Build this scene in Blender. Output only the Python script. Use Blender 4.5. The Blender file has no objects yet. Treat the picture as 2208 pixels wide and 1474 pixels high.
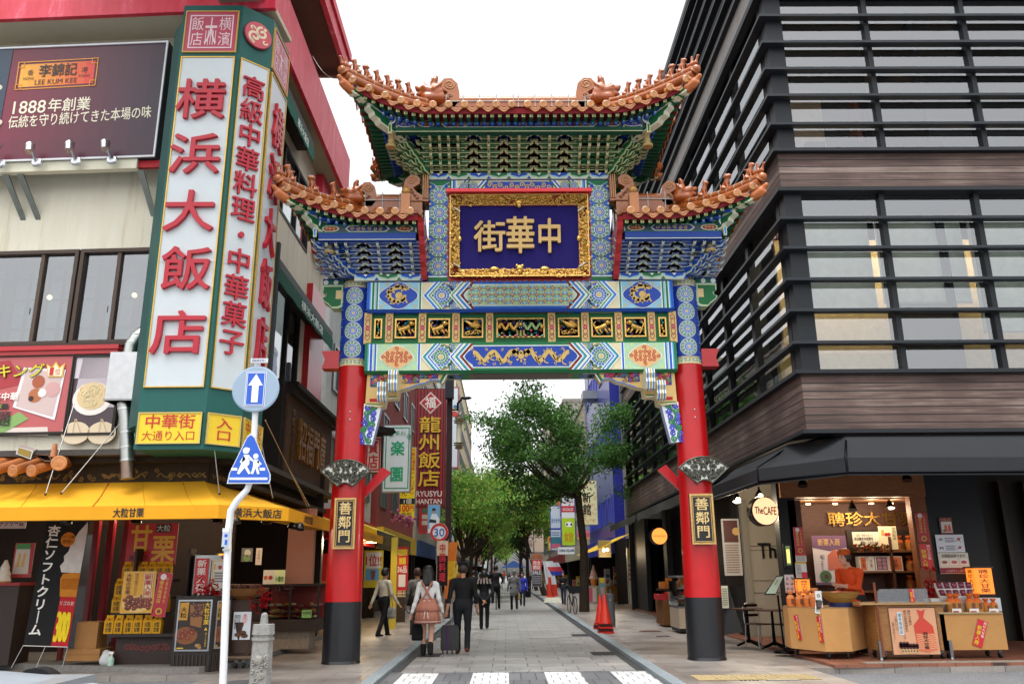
import bpy,math,random
import numpy as np
from mathutils import Vector,Matrix
random.seed(7);RNG=np.random.default_rng(7)
SC=bpy.context.scene
R=math.radians
F_PX,PITCH,YAW,ROLL,CAM_H=1780.0,R(15.7),R(0.6),R(0.5),1.5
IMG_W,IMG_H=2208,1474
fw=np.array([math.sin(YAW)*math.cos(PITCH),math.cos(YAW)*math.cos(PITCH),math.sin(PITCH)])
_rt=np.array([math.cos(YAW),-math.sin(YAW),0.0]);_up=np.cross(_rt,fw)
rt=_rt*math.cos(ROLL)-_up*math.sin(ROLL);up=_up*math.cos(ROLL)+_rt*math.sin(ROLL)
EYE=np.array([0.0,0.0,CAM_H])
cam=bpy.data.cameras.new('camera');cam_o=bpy.data.objects.new('camera',cam);SC.collection.objects.link(cam_o)
cam.sensor_width=36.0;cam.lens=F_PX/IMG_W*36.0;cam.clip_start=.1;cam.clip_end=3000
cam_o.matrix_world=Matrix(((rt[0],up[0],-fw[0],EYE[0]),(rt[1],up[1],-fw[1],EYE[1]),(rt[2],up[2],-fw[2],EYE[2]),(0,0,0,1)))
SC.camera=cam_o
SUN_EL,SUN_AZ=R(72),R(200)
wd=bpy.data.worlds.new('World');SC.world=wd;wd.use_nodes=True
wn,wl=wd.node_tree.nodes,wd.node_tree.links
wn.clear()
sky=wn.new('ShaderNodeTexSky');sky.sky_type='NISHITA';sky.sun_disc=False
sky.sun_elevation=SUN_EL;sky.sun_rotation=SUN_AZ;sky.air_density=1.0;sky.dust_density=4.0;sky.ozone_density=1.0
hs=wn.new('ShaderNodeHueSaturation');hs.inputs['Saturation'].default_value=.06
bgd=wn.new('ShaderNodeBackground');bgd.inputs[1].default_value=.15
wo=wn.new('ShaderNodeOutputWorld')
wl.new(sky.outputs[0],hs.inputs['Color']);wl.new(hs.outputs[0],bgd.inputs[0]);wl.new(bgd.outputs[0],wo.inputs[0])
sun=bpy.data.lights.new('sun','SUN');sun.energy=0.5;sun.angle=R(25);sun.color=(1,.97,.93)
sun_o=bpy.data.objects.new('sun',sun);SC.collection.objects.link(sun_o)
_sd=Vector((math.sin(SUN_AZ)*math.cos(SUN_EL),math.cos(SUN_AZ)*math.cos(SUN_EL),math.sin(SUN_EL)))
sun_o.rotation_euler=_sd.to_track_quat('Z','Y').to_euler()
SC.view_settings.view_transform='Standard';SC.view_settings.look='None'
SC.view_settings.exposure=1.38;SC.view_settings.gamma=1.0
SC.cycles.max_bounces=6;SC.cycles.transparent_max_bounces=8
SC.cycles.use_denoising=True
def ray(x,y):return fw+rt*((x-IMG_W/2)/F_PX)-up*((y-IMG_H/2)/F_PX)
def P(x,y,Y):d=ray(x,y);return EYE+d*(Y/d[1])
def PX(x,y,X):d=ray(x,y);return EYE+d*(X/d[0])
def G(x,y,z=0.0):d=ray(x,y);return EYE+d*((z-CAM_H)/d[2])
def V(*a):return np.array(a,float)
def nrm(a):a=np.array(a,float);return a/np.linalg.norm(a)
_cc={}
def C(c):
 if isinstance(c,(tuple,list)):return tuple(c[:3])
 if c not in _cc:
  h=c.lstrip('#')
  if len(h)==3:h=''.join(a*2 for a in h)
  s=[int(h[i:i+2],16)/255 for i in(0,2,4)]
  _cc[c]=tuple(v/12.92 if v<=.04045 else((v+.055)/1.055)**2.4 for v in s)
 return _cc[c]
def mixc(a,b,t):a,b=C(a),C(b);return tuple(a[i]*(1-t)+b[i]*t for i in range(3))
def jit(c,k=.1):c=C(c);f=1+random.uniform(-k,k);return tuple(min(1,v*f)for v in c)
def mat(name,rough=.5,metal=0.0,noise=.12,nscale=6.0,bump=0.0,bscale=30.0,coat=0.0,emit=0.0,spec=.5,stretch=(1,1,1),transl=0.0,alpha=1.0):
 m=bpy.data.materials.new(name);m.use_nodes=True
 n,l=m.node_tree.nodes,m.node_tree.links
 b=n['Principled BSDF']
 a=n.new('ShaderNodeAttribute');a.attribute_name='Col'
 tc=n.new('ShaderNodeTexCoord');mp=n.new('ShaderNodeMapping');mp.inputs['Scale'].default_value=stretch
 l.new(tc.outputs['Object'],mp.inputs[0])
 nz=n.new('ShaderNodeTexNoise');nz.inputs['Scale'].default_value=nscale;nz.inputs['Detail'].default_value=6;nz.inputs['Roughness'].default_value=.65
 l.new(mp.outputs[0],nz.inputs['Vector'])
 mr=n.new('ShaderNodeMapRange');mr.inputs[1].default_value=.25;mr.inputs[2].default_value=.75
 mr.inputs[3].default_value=1-noise;mr.inputs[4].default_value=1+noise*.6
 l.new(nz.outputs[0],mr.inputs[0])
 mx=n.new('ShaderNodeVectorMath');mx.operation='SCALE'
 l.new(a.outputs['Color'],mx.inputs[0]);l.new(mr.outputs[0],mx.inputs['Scale'])
 l.new(mx.outputs[0],b.inputs['Base Color'])
 b.inputs['Roughness'].default_value=rough;b.inputs['Metallic'].default_value=metal
 b.inputs['Coat Weight'].default_value=coat;b.inputs['Coat Roughness'].default_value=.12
 b.inputs['Specular IOR Level'].default_value=spec
 b.inputs['Alpha'].default_value=alpha
 if emit:
  l.new(a.outputs['Color'],b.inputs['Emission Color']);b.inputs['Emission Strength'].default_value=emit
 if bump:
  bz=n.new('ShaderNodeTexNoise');bz.inputs['Scale'].default_value=bscale;bz.inputs['Detail'].default_value=4
  l.new(mp.outputs[0],bz.inputs['Vector'])
  bp=n.new('ShaderNodeBump');bp.inputs['Strength'].default_value=bump;bp.inputs['Distance'].default_value=.02
  l.new(bz.outputs[0],bp.inputs['Height']);l.new(bp.outputs[0],b.inputs['Normal'])
 if transl:
  t=n.new('ShaderNodeBsdfTranslucent');l.new(mx.outputs[0],t.inputs['Color'])
  ms=n.new('ShaderNodeMixShader');ms.inputs[0].default_value=transl
  l.new(b.outputs[0],ms.inputs[1]);l.new(t.outputs[0],ms.inputs[2])
  l.new(ms.outputs[0],n['Material Output'].inputs['Surface'])
 return m
M=dict(paint=mat('painted_surface',.5,spec=.3,noise=.10,nscale=3,bump=.05,bscale=60),lacquer=mat('lacquer',.32,noise=.13,nscale=3.5,coat=.1,bump=.06,bscale=12),print=mat('printed_sheet',.4,noise=.05,nscale=2),matte=mat('matte_surface',.85,noise=.2,nscale=5,bump=.25,bscale=40,spec=.3),fabric=mat('fabric',.9,noise=.18,nscale=9,bump=.3,bscale=90,spec=.2),canvas=mat('awning_canvas',.75,noise=.10,nscale=1.6,bump=.1,bscale=120,spec=.3),skin=mat('person_surface',.75,noise=.2,nscale=7,bump=.55,bscale=22,spec=.25),hair=mat('hair',.5,noise=.35,nscale=18,bump=.5,bscale=40,stretch=(1,1,.12)),metal=mat('metal',.32,1.0,noise=.15,nscale=8),gold=mat('gilding',.3,.85,noise=.18,nscale=14,bump=.3,bscale=40),glaze=mat('glazed_tile',.25,noise=.22,nscale=7,bump=.25,bscale=22,coat=.3),wood=mat('wood',.6,noise=.35,nscale=5,bump=.2,bscale=20,stretch=(1,1,6)),lit=mat('lit_panel',.5,emit=1.0,noise=.05),lamp=mat('lamp_glow',.5,emit=6.0,noise=.02),leaf=mat('leaf',.5,noise=.3,nscale=1.2,transl=.5,spec=.3),bark=mat('bark',.9,noise=.4,nscale=12,bump=.8,bscale=25,stretch=(1,1,.3),spec=.2),stucco=mat('stucco',.9,noise=.09,nscale=1.1,bump=.5,bscale=55,spec=.2),stone=mat('stone',.8,noise=.3,nscale=14,bump=.5,bscale=45,spec=.3),chrome=mat('polished_steel',.14,1.0,noise=.06,nscale=3),card=mat('cardboard',.85,noise=.12,nscale=3,bump=.1,bscale=50,spec=.2),)
def glass(name,tint,rough,mixv):
 m=bpy.data.materials.new(name);m.use_nodes=True;n,l=m.node_tree.nodes,m.node_tree.links
 n.remove(n['Principled BSDF'])
 g=n.new('ShaderNodeBsdfGlossy');g.inputs['Roughness'].default_value=rough;g.inputs['Color'].default_value=(.95,.97,1,1)
 t=n.new('ShaderNodeBsdfTransparent');t.inputs['Color'].default_value=(*tint,1)
 lw=n.new('ShaderNodeLayerWeight');lw.inputs[0].default_value=.35
 mr=n.new('ShaderNodeMapRange');mr.inputs[3].default_value=mixv;mr.inputs[4].default_value=1.0
 l.new(lw.outputs['Fresnel'],mr.inputs[0])
 tc=n.new('ShaderNodeTexCoord');nz=n.new('ShaderNodeTexNoise');nz.inputs['Scale'].default_value=.7
 l.new(tc.outputs['Object'],nz.inputs['Vector'])
 bp=n.new('ShaderNodeBump');bp.inputs['Strength'].default_value=.03;bp.inputs['Distance'].default_value=.1
 l.new(nz.outputs[0],bp.inputs['Height']);l.new(bp.outputs[0],g.inputs['Normal'])
 ms=n.new('ShaderNodeMixShader');l.new(mr.outputs[0],ms.inputs[0]);l.new(t.outputs[0],ms.inputs[1]);l.new(g.outputs[0],ms.inputs[2])
 l.new(ms.outputs[0],n['Material Output'].inputs['Surface'])
 return m
M['glass']=glass('window_glass',(.6,.66,.68),.02,.17)
M['bglass']=glass('facade_glass',(.82,.85,.84),.02,.17)
M['clear']=glass('clear_glass',(.9,.93,.93),.02,.02)
M['acrylic']=glass('acrylic',(.75,.76,.76),.1,.22)
def node_mat(name,fn):
 m=bpy.data.materials.new(name);m.use_nodes=True;n,l=m.node_tree.nodes,m.node_tree.links
 fn(n,l,n['Principled BSDF']);return m
def ramp(n,stops):
 r=n.new('ShaderNodeValToRGB');e=r.color_ramp.elements
 while len(e)<len(stops):e.new(.5)
 for i,(p,c)in enumerate(stops):e[i].position=p;e[i].color=(*C(c),1)
 return r
def slabs(name,c1,c2,mortar,bw,rh,msize=.012,rough=.5,off=.5,wet=.3,scale=1.0,rot=0.0):
 def fn(n,l,b):
  tc=n.new('ShaderNodeTexCoord');mp=n.new('ShaderNodeMapping');mp.inputs['Rotation'].default_value=(0,0,rot)
  l.new(tc.outputs['Object'],mp.inputs[0])
  br=n.new('ShaderNodeTexBrick');br.inputs['Scale'].default_value=scale;br.offset=off
  br.inputs['Brick Width'].default_value=bw;br.inputs['Row Height'].default_value=rh;br.inputs['Mortar Size'].default_value=msize
  br.inputs['Color1'].default_value=(*C(c1),1);br.inputs['Color2'].default_value=(*C(c2),1);br.inputs['Mortar'].default_value=(*C(mortar),1)
  br.inputs['Mortar Smooth'].default_value=.2
  l.new(mp.outputs[0],br.inputs['Vector'])
  nz=n.new('ShaderNodeTexNoise');nz.inputs['Scale'].default_value=.55;nz.inputs['Detail'].default_value=7;nz.inputs['Roughness'].default_value=.7
  l.new(tc.outputs['Object'],nz.inputs['Vector'])
  n2=n.new('ShaderNodeTexNoise');n2.inputs['Scale'].default_value=45;n2.inputs['Detail'].default_value=3
  l.new(tc.outputs['Object'],n2.inputs['Vector'])
  mr=n.new('ShaderNodeMapRange');mr.inputs[1].default_value=.3;mr.inputs[2].default_value=.7;mr.inputs[3].default_value=.72;mr.inputs[4].default_value=1.12
  l.new(nz.outputs[0],mr.inputs[0])
  m2=n.new('ShaderNodeMapRange');m2.inputs[1].default_value=.3;m2.inputs[2].default_value=.7;m2.inputs[3].default_value=.85;m2.inputs[4].default_value=1.12
  l.new(n2.outputs[0],m2.inputs[0])
  mm=n.new('ShaderNodeMath');mm.operation='MULTIPLY';l.new(mr.outputs[0],mm.inputs[0]);l.new(m2.outputs[0],mm.inputs[1])
  sc=n.new('ShaderNodeVectorMath');sc.operation='SCALE';l.new(br.outputs['Color'],sc.inputs[0]);l.new(mm.outputs[0],sc.inputs['Scale'])
  l.new(sc.outputs[0],b.inputs['Base Color'])
  rr=n.new('ShaderNodeMapRange');rr.inputs[1].default_value=.4;rr.inputs[2].default_value=.65;rr.inputs[3].default_value=rough-wet*.5;rr.inputs[4].default_value=rough+wet*.3
  l.new(nz.outputs[0],rr.inputs[0]);l.new(rr.outputs[0],b.inputs['Roughness'])
  bp=n.new('ShaderNodeBump');bp.inputs['Strength'].default_value=.35;bp.inputs['Distance'].default_value=.01;bp.invert=True
  l.new(br.outputs['Fac'],bp.inputs['Height']);l.new(bp.outputs[0],b.inputs['Normal'])
 return node_mat(name,fn)
M['street']=slabs('street_paving','#94928e','#807f7c','#464648',.62,.55,.010,.5,.37,.3)
M['pave']=slabs('pavement_slabs','#928b84','#7e7873','#4e4c4b',.9,.42,.008,.45,.5,.35)
M['cross']=slabs('crossing_pavers','#66676a','#58595c','#3a3a3c',.24,.9,.01,.6,.5,.1)
M['white_pavers']=slabs('white_pavers','#dcdedd','#c6c8c8','#7b7c7e',.24,.32,.012,.55,.5,.1)
M['tile']=slabs('floor_tile','#7a4c3a','#8d5a45','#3d2a22',.3,.3,.006,.5,0,.1)
def _asph(n,l,b):
 tc=n.new('ShaderNodeTexCoord');vz=n.new('ShaderNodeTexVoronoi');vz.inputs['Scale'].default_value=70
 nz=n.new('ShaderNodeTexNoise');nz.inputs['Scale'].default_value=.8;nz.inputs['Detail'].default_value=8
 l.new(tc.outputs['Object'],vz.inputs['Vector']);l.new(tc.outputs['Object'],nz.inputs['Vector'])
 r=ramp(n,[(0,'#55575a'),(.5,'#66676a'),(1,'#8b8c8d')]);l.new(vz.outputs['Color'],r.inputs[0])
 mr=n.new('ShaderNodeMapRange');mr.inputs[3].default_value=.75;mr.inputs[4].default_value=1.2;l.new(nz.outputs[0],mr.inputs[0])
 sc=n.new('ShaderNodeVectorMath');sc.operation='SCALE';l.new(r.outputs[0],sc.inputs[0]);l.new(mr.outputs[0],sc.inputs['Scale'])
 l.new(sc.outputs[0],b.inputs['Base Color']);b.inputs['Roughness'].default_value=.8
 bp=n.new('ShaderNodeBump');bp.inputs['Strength'].default_value=.4;bp.inputs['Distance'].default_value=.01;l.new(vz.outputs['Distance'],bp.inputs['Height']);l.new(bp.outputs[0],b.inputs['Normal'])
M['asphalt']=node_mat('asphalt',_asph)
def planks(name,c1,c2,c3,rowh,vert='z'):
 def fn(n,l,b):
  tc=n.new('ShaderNodeTexCoord');mp=n.new('ShaderNodeMapping')
  sx=n.new('ShaderNodeSeparateXYZ');l.new(tc.outputs['Object'],sx.inputs[0])
  md=n.new('ShaderNodeMath');md.operation='DIVIDE';md.inputs[1].default_value=rowh;l.new(sx.outputs['Z'],md.inputs[0])
  fl=n.new('ShaderNodeMath');fl.operation='FLOOR';l.new(md.outputs[0],fl.inputs[0])
  fr=n.new('ShaderNodeMath');fr.operation='FRACT';l.new(md.outputs[0],fr.inputs[0])
  wn_=n.new('ShaderNodeTexWhiteNoise');wn_.noise_dimensions='1D';l.new(fl.outputs[0],wn_.inputs['W'])
  mp.inputs['Scale'].default_value=(.35,.35,7);l.new(tc.outputs['Object'],mp.inputs[0])
  nz=n.new('ShaderNodeTexNoise');nz.inputs['Scale'].default_value=2.2;nz.inputs['Detail'].default_value=8;nz.inputs['Roughness'].default_value=.7
  l.new(mp.outputs[0],nz.inputs['Vector'])
  n2=n.new('ShaderNodeTexNoise');n2.inputs['Scale'].default_value=.9;n2.inputs['Detail'].default_value=6;l.new(tc.outputs['Object'],n2.inputs['Vector'])
  ad=n.new('ShaderNodeMath');ad.operation='MULTIPLY_ADD';ad.inputs[1].default_value=.25;l.new(wn_.outputs[0],ad.inputs[0]);l.new(nz.outputs[0],ad.inputs[2])
  a2=n.new('ShaderNodeMath');a2.operation='MULTIPLY_ADD';a2.inputs[1].default_value=.6;l.new(n2.outputs[0],a2.inputs[0]);l.new(ad.outputs[0],a2.inputs[2])
  mr=n.new('ShaderNodeMapRange');mr.inputs[1].default_value=.55;mr.inputs[2].default_value=1.25;l.new(a2.outputs[0],mr.inputs[0])
  r=ramp(n,[(0,c1),(.5,c2),(1,c3)]);l.new(mr.outputs[0],r.inputs[0])
  lt=n.new('ShaderNodeMath');lt.operation='LESS_THAN';lt.inputs[1].default_value=.13;l.new(fr.outputs[0],lt.inputs[0])
  mx=n.new('ShaderNodeMix');mx.data_type='RGBA';l.new(lt.outputs[0],mx.inputs[0]);l.new(r.outputs[0],mx.inputs[6]);mx.inputs[7].default_value=(.01,.008,.007,1)
  l.new(mx.outputs[2],b.inputs['Base Color']);b.inputs['Roughness'].default_value=.75
 return node_mat(name,fn)
M['planks']=planks('weathered_planks','#2f2320','#5e4a43','#938379',.145)
def _redwall(n,l,b):
 tc=n.new('ShaderNodeTexCoord');mp=n.new('ShaderNodeMapping');mp.inputs['Scale'].default_value=(1,1,.25);l.new(tc.outputs['Object'],mp.inputs[0])
 nz=n.new('ShaderNodeTexNoise');nz.inputs['Scale'].default_value=3;nz.inputs['Detail'].default_value=8;nz.inputs['Roughness'].default_value=.7;l.new(mp.outputs[0],nz.inputs['Vector'])
 r=ramp(n,[(.3,'#c31a30'),(.55,'#d43a50'),(.75,'#e2788a')]);l.new(nz.outputs[0],r.inputs[0]);l.new(r.outputs[0],b.inputs['Base Color']);b.inputs['Roughness'].default_value=.5  # weathered red; the pink end paints reflected sky into the colour
M['redwall']=node_mat('weathered_red_sky_sheen',_redwall)
def _stain(n,l,b):
 a=n.new('ShaderNodeAttribute');a.attribute_name='Col'
 tc=n.new('ShaderNodeTexCoord');mp=n.new('ShaderNodeMapping');mp.inputs['Scale'].default_value=(1.6,1.6,.14);l.new(tc.outputs['Object'],mp.inputs[0])
 nz=n.new('ShaderNodeTexNoise');nz.inputs['Scale'].default_value=2.2;nz.inputs['Detail'].default_value=9;nz.inputs['Roughness'].default_value=.72;l.new(mp.outputs[0],nz.inputs['Vector'])
 r=ramp(n,[(.28,'#d6ccb8'),(.46,'#f5f3ee'),(.8,'#ffffff')]);l.new(nz.outputs[0],r.inputs[0])
 mx=n.new('ShaderNodeMix');mx.data_type='RGBA';mx.blend_type='MULTIPLY';mx.inputs[0].default_value=1;l.new(a.outputs['Color'],mx.inputs[6]);l.new(r.outputs[0],mx.inputs[7])
 l.new(mx.outputs[2],b.inputs['Base Color']);b.inputs['Roughness'].default_value=.9
 bz=n.new('ShaderNodeTexNoise');bz.inputs['Scale'].default_value=35;l.new(tc.outputs['Object'],bz.inputs['Vector'])
 bp=n.new('ShaderNodeBump');bp.inputs['Strength'].default_value=.4;bp.inputs['Distance'].default_value=.02;l.new(bz.outputs[0],bp.inputs['Height']);l.new(bp.outputs[0],b.inputs['Normal'])
M['stained']=node_mat('stained_wall',_stain)
class MB:
 def __init__(s):s.v=[];s.f=[];s.c=[];s.sm=[];s.n=0;s.T=None
 def add(s,vs,fs,col,smooth=False):
  vs=np.asarray(vs,float).reshape(-1,3)
  if s.T is not None:vs=vs@s.T[:3,:3].T+s.T[:3,3]
  o=s.n;s.v.append(vs);s.n+=len(vs)
  multi=isinstance(col,list)
  if not multi:col=C(col)
  for i,f in enumerate(fs):
   s.f.append([o+k for k in f]);s.c.append(C(col[i])if multi else col);s.sm.append(smooth)
  return s
 def box(s,x0,x1,y0,y1,z0,z1,col):
  vs=[(x0,y0,z0),(x1,y0,z0),(x1,y1,z0),(x0,y1,z0),(x0,y0,z1),(x1,y0,z1),(x1,y1,z1),(x0,y1,z1)]
  return s.add(vs,[(0,3,2,1),(4,5,6,7),(0,1,5,4),(1,2,6,5),(2,3,7,6),(3,0,4,7)],col)
 def obox(s,o,ux,uy,uz,col):
  o,ux,uy,uz=map(lambda a:np.array(a,float),(o,ux,uy,uz))
  vs=[o,o+ux,o+ux+uy,o+uy,o+uz,o+ux+uz,o+ux+uy+uz,o+uy+uz]
  return s.add(vs,[(0,3,2,1),(4,5,6,7),(0,1,5,4),(1,2,6,5),(2,3,7,6),(3,0,4,7)],col)
 def prism(s,pts,ext,col,side=None):
  pts=np.asarray(pts,float);n=len(pts);ext=np.array(ext,float)
  vs=np.vstack([pts,pts+ext])
  fs=[tuple(range(n)),tuple(range(2*n-1,n-1,-1))]+[(i,i+n,(i+1)%n+n,(i+1)%n)for i in range(n)]
  if side is None:return s.add(vs,fs,col)
  return s.add(vs,fs,[col,col]+[side]*n)
 def poly(s,pts,col):return s.add(pts,[tuple(range(len(pts)))],col)
 def tube(s,pts,r,col,n=8,caps=True,smooth=True):
  pts=[np.array(p,float)for p in pts];m=len(pts);rs=r if isinstance(r,(list,tuple,np.ndarray))else[r]*m
  vs=[];a=None
  for i,p in enumerate(pts):
   t=nrm(pts[min(i+1,m-1)]-pts[max(i-1,0)]+1e-9)
   if a is None:a=np.cross(t,(0,0,1)if abs(t[2])<.9 else(1,0,0))
   a=a-t*(a@t);a=nrm(a);b=np.cross(t,a)
   for k in range(n):
    w=2*math.pi*k/n;vs.append(p+(a*math.cos(w)+b*math.sin(w))*rs[i])
  fs=[(i*n+k,i*n+(k+1)%n,(i+1)*n+(k+1)%n,(i+1)*n+k)for i in range(m-1)for k in range(n)]
  s.add(vs,fs,col,smooth)
  if caps:
   s.add(vs[:n],[tuple(range(n-1,-1,-1))],col);s.add(vs[-n:],[tuple(range(n))],col)
  return s
 def lathe(s,o,prof,col,n=16,smooth=True,axis=None):
  o=np.array(o,float);vs=[]
  for r,z in prof:
   for k in range(n):
    w=2*math.pi*k/n;vs.append((r*math.cos(w),r*math.sin(w),z))
  vs=np.array(vs)
  if axis is not None:
   q=Vector((0,0,1)).rotation_difference(Vector(axis)).to_matrix();vs=vs@np.array(q).T
  vs=vs+o;m=len(prof)
  cols=col if isinstance(col,list)else[col]*(m-1)
  for i in range(m-1):
   s.add(vs[i*n:(i+2)*n],[(k,(k+1)%n,n+(k+1)%n,n+k)for k in range(n)],cols[i],smooth)
  if prof[0][0]>1e-4:s.add(vs[:n],[tuple(range(n-1,-1,-1))],cols[0])
  if prof[-1][0]>1e-4:s.add(vs[-n:],[tuple(range(n))],cols[-1])
  return s
 def ball(s,c,r,col,n=10,m=6):
  r=(r,r,r)if not isinstance(r,(tuple,list))else r
  vs=[(0,0,1)]+[(math.sin(math.pi*i/m)*math.cos(2*math.pi*k/n),math.sin(math.pi*i/m)*math.sin(2*math.pi*k/n),math.cos(math.pi*i/m))for i in range(1,m)for k in range(n)]+[(0,0,-1)]
  vs=np.array(vs)*np.array(r)+np.array(c,float)
  fs=[(0,1+k,1+(k+1)%n)for k in range(n)]
  for i in range(m-2):
   a=1+i*n;fs+=[(a+k,a+n+k,a+n+(k+1)%n,a+(k+1)%n)for k in range(n)]
  a=1+(m-2)*n;fs+=[(a+k,len(vs)-1,a+(k+1)%n)for k in range(n)]
  return s.add(vs,fs,col,True)
 def merge(s,o,T=None):
  vs=np.vstack(o.v)
  if T is not None:vs=vs@np.array(T)[:3,:3].T+np.array(T)[:3,3]
  return s.add(vs,o.f,list(o.c),False)if not any(o.sm)else s._m2(vs,o)
 def _m2(s,vs,o):
  k=len(s.sm);s.add(vs,o.f,list(o.c));s.sm[k:]=o.sm;return s
 def mesh(s,name,org=(0,0,0)):
  me=bpy.data.meshes.new(name)
  vs=np.vstack(s.v)-np.array(org,float)if s.v else np.zeros((0,3))
  ls=np.array([len(f)for f in s.f],np.int32);fl=np.concatenate([np.array(f,np.int32)for f in s.f])if s.f else np.zeros(0,np.int32)
  me.vertices.add(len(vs));me.vertices.foreach_set('co',vs.astype(np.float32).ravel())
  me.loops.add(len(fl));me.loops.foreach_set('vertex_index',fl)
  me.polygons.add(len(ls));st=np.zeros(len(ls),np.int32);st[1:]=np.cumsum(ls)[:-1]
  me.polygons.foreach_set('loop_start',st)
  me.polygons.foreach_set('use_smooth',np.array(s.sm,bool))
  at=me.color_attributes.new('Col','FLOAT_COLOR','CORNER')
  cc=np.ones((len(ls),4),np.float32);cc[:,:3]=np.array(s.c,np.float32)
  at.data.foreach_set('color',np.repeat(cc,ls,axis=0).ravel())
  me.update(calc_edges=True);me.validate()
  return me
 def build(s,name,m='paint',parent=None,org=None,smooth_angle=None):
  base=ORG[parent.name]if parent is not None else(np.array(org,float)if org is not None else np.zeros(3))
  me=s.mesh(name,base);me.materials.append(M[m]if isinstance(m,str)else m)
  o=bpy.data.objects.new(name,me);SC.collection.objects.link(o);ORG[o.name]=base
  if parent is not None:o.parent=parent
  else:o.location=base
  return o
ORG={}
def tag(o,label=None,cat=None,group=None,kind=None):
 if label:o['label']=label
 if cat:o['category']=cat
 if group:o['group']=group
 if kind:o['kind']=kind
 return o
def thing(name,label,cat,loc=(0,0,0),group=None):
 o=bpy.data.objects.new(name,None);SC.collection.objects.link(o);o.empty_display_size=.2
 o.location=loc;ORG[o.name]=np.array(loc,float)
 return tag(o,label,cat,group)
def dup(root,loc,rz=0.0,scale=None,label=None,group=None):
 r=root.copy();SC.collection.objects.link(r);r.location=loc;r.rotation_euler=(0,0,rz)
 if scale is not None:r.scale=(scale,)*3 if not isinstance(scale,tuple)else scale
 if label:r['label']=label
 if group:r['group']=group
 def rec(a,b):
  for ch in a.children:
   c=ch.copy();SC.collection.objects.link(c);c.parent=b;rec(ch,c)
 rec(root,r);return r
def glow(at,power,lamp):
 l=bpy.data.lights.new('lamp_light','POINT');l.energy=power;l.color=(1,.8,.55);l.shadow_soft_size=.12;o=bpy.data.objects.new('lamp_light',l);SC.collection.objects.link(o);o.parent=lamp;o.location=np.array(at,float)-ORG[lamp.name]
def structure(mb,name,m):return tag(mb.build(name,m),kind='structure')
_gl={}
def glyph(s,bold=0.0,deep=False,res=3):
 k=(s,bold,deep)
 if k not in _gl:
  cu=bpy.data.curves.new('t','FONT');cu.body=s;cu.size=1;cu.resolution_u=res;cu.offset=bold;cu.extrude=.5 if deep else 0
  ob=bpy.data.objects.new('t',cu);SC.collection.objects.link(ob)
  dg=bpy.context.evaluated_depsgraph_get();dg.update()
  me=ob.evaluated_get(dg).to_mesh()
  vs=np.zeros(len(me.vertices)*3);me.vertices.foreach_get('co',vs);vs=vs.reshape(-1,3)
  fs=[tuple(p.vertices)for p in me.polygons]
  ob.evaluated_get(dg).to_mesh_clear()
  bpy.data.objects.remove(ob);bpy.data.curves.remove(cu)
  _gl[k]=(vs,fs)
 return _gl[k]
_em=None
def embox():
 global _em
 if _em is None:
  v,_=glyph('國');_em=(v[:,0].min()-.02,v[:,1].min()-.02,v[:,0].max()+.02,v[:,1].max()+.02)
 return _em
def wide(s):return all(ord(ch)>0x2e00 for ch in s if ch!=' ')
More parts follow.
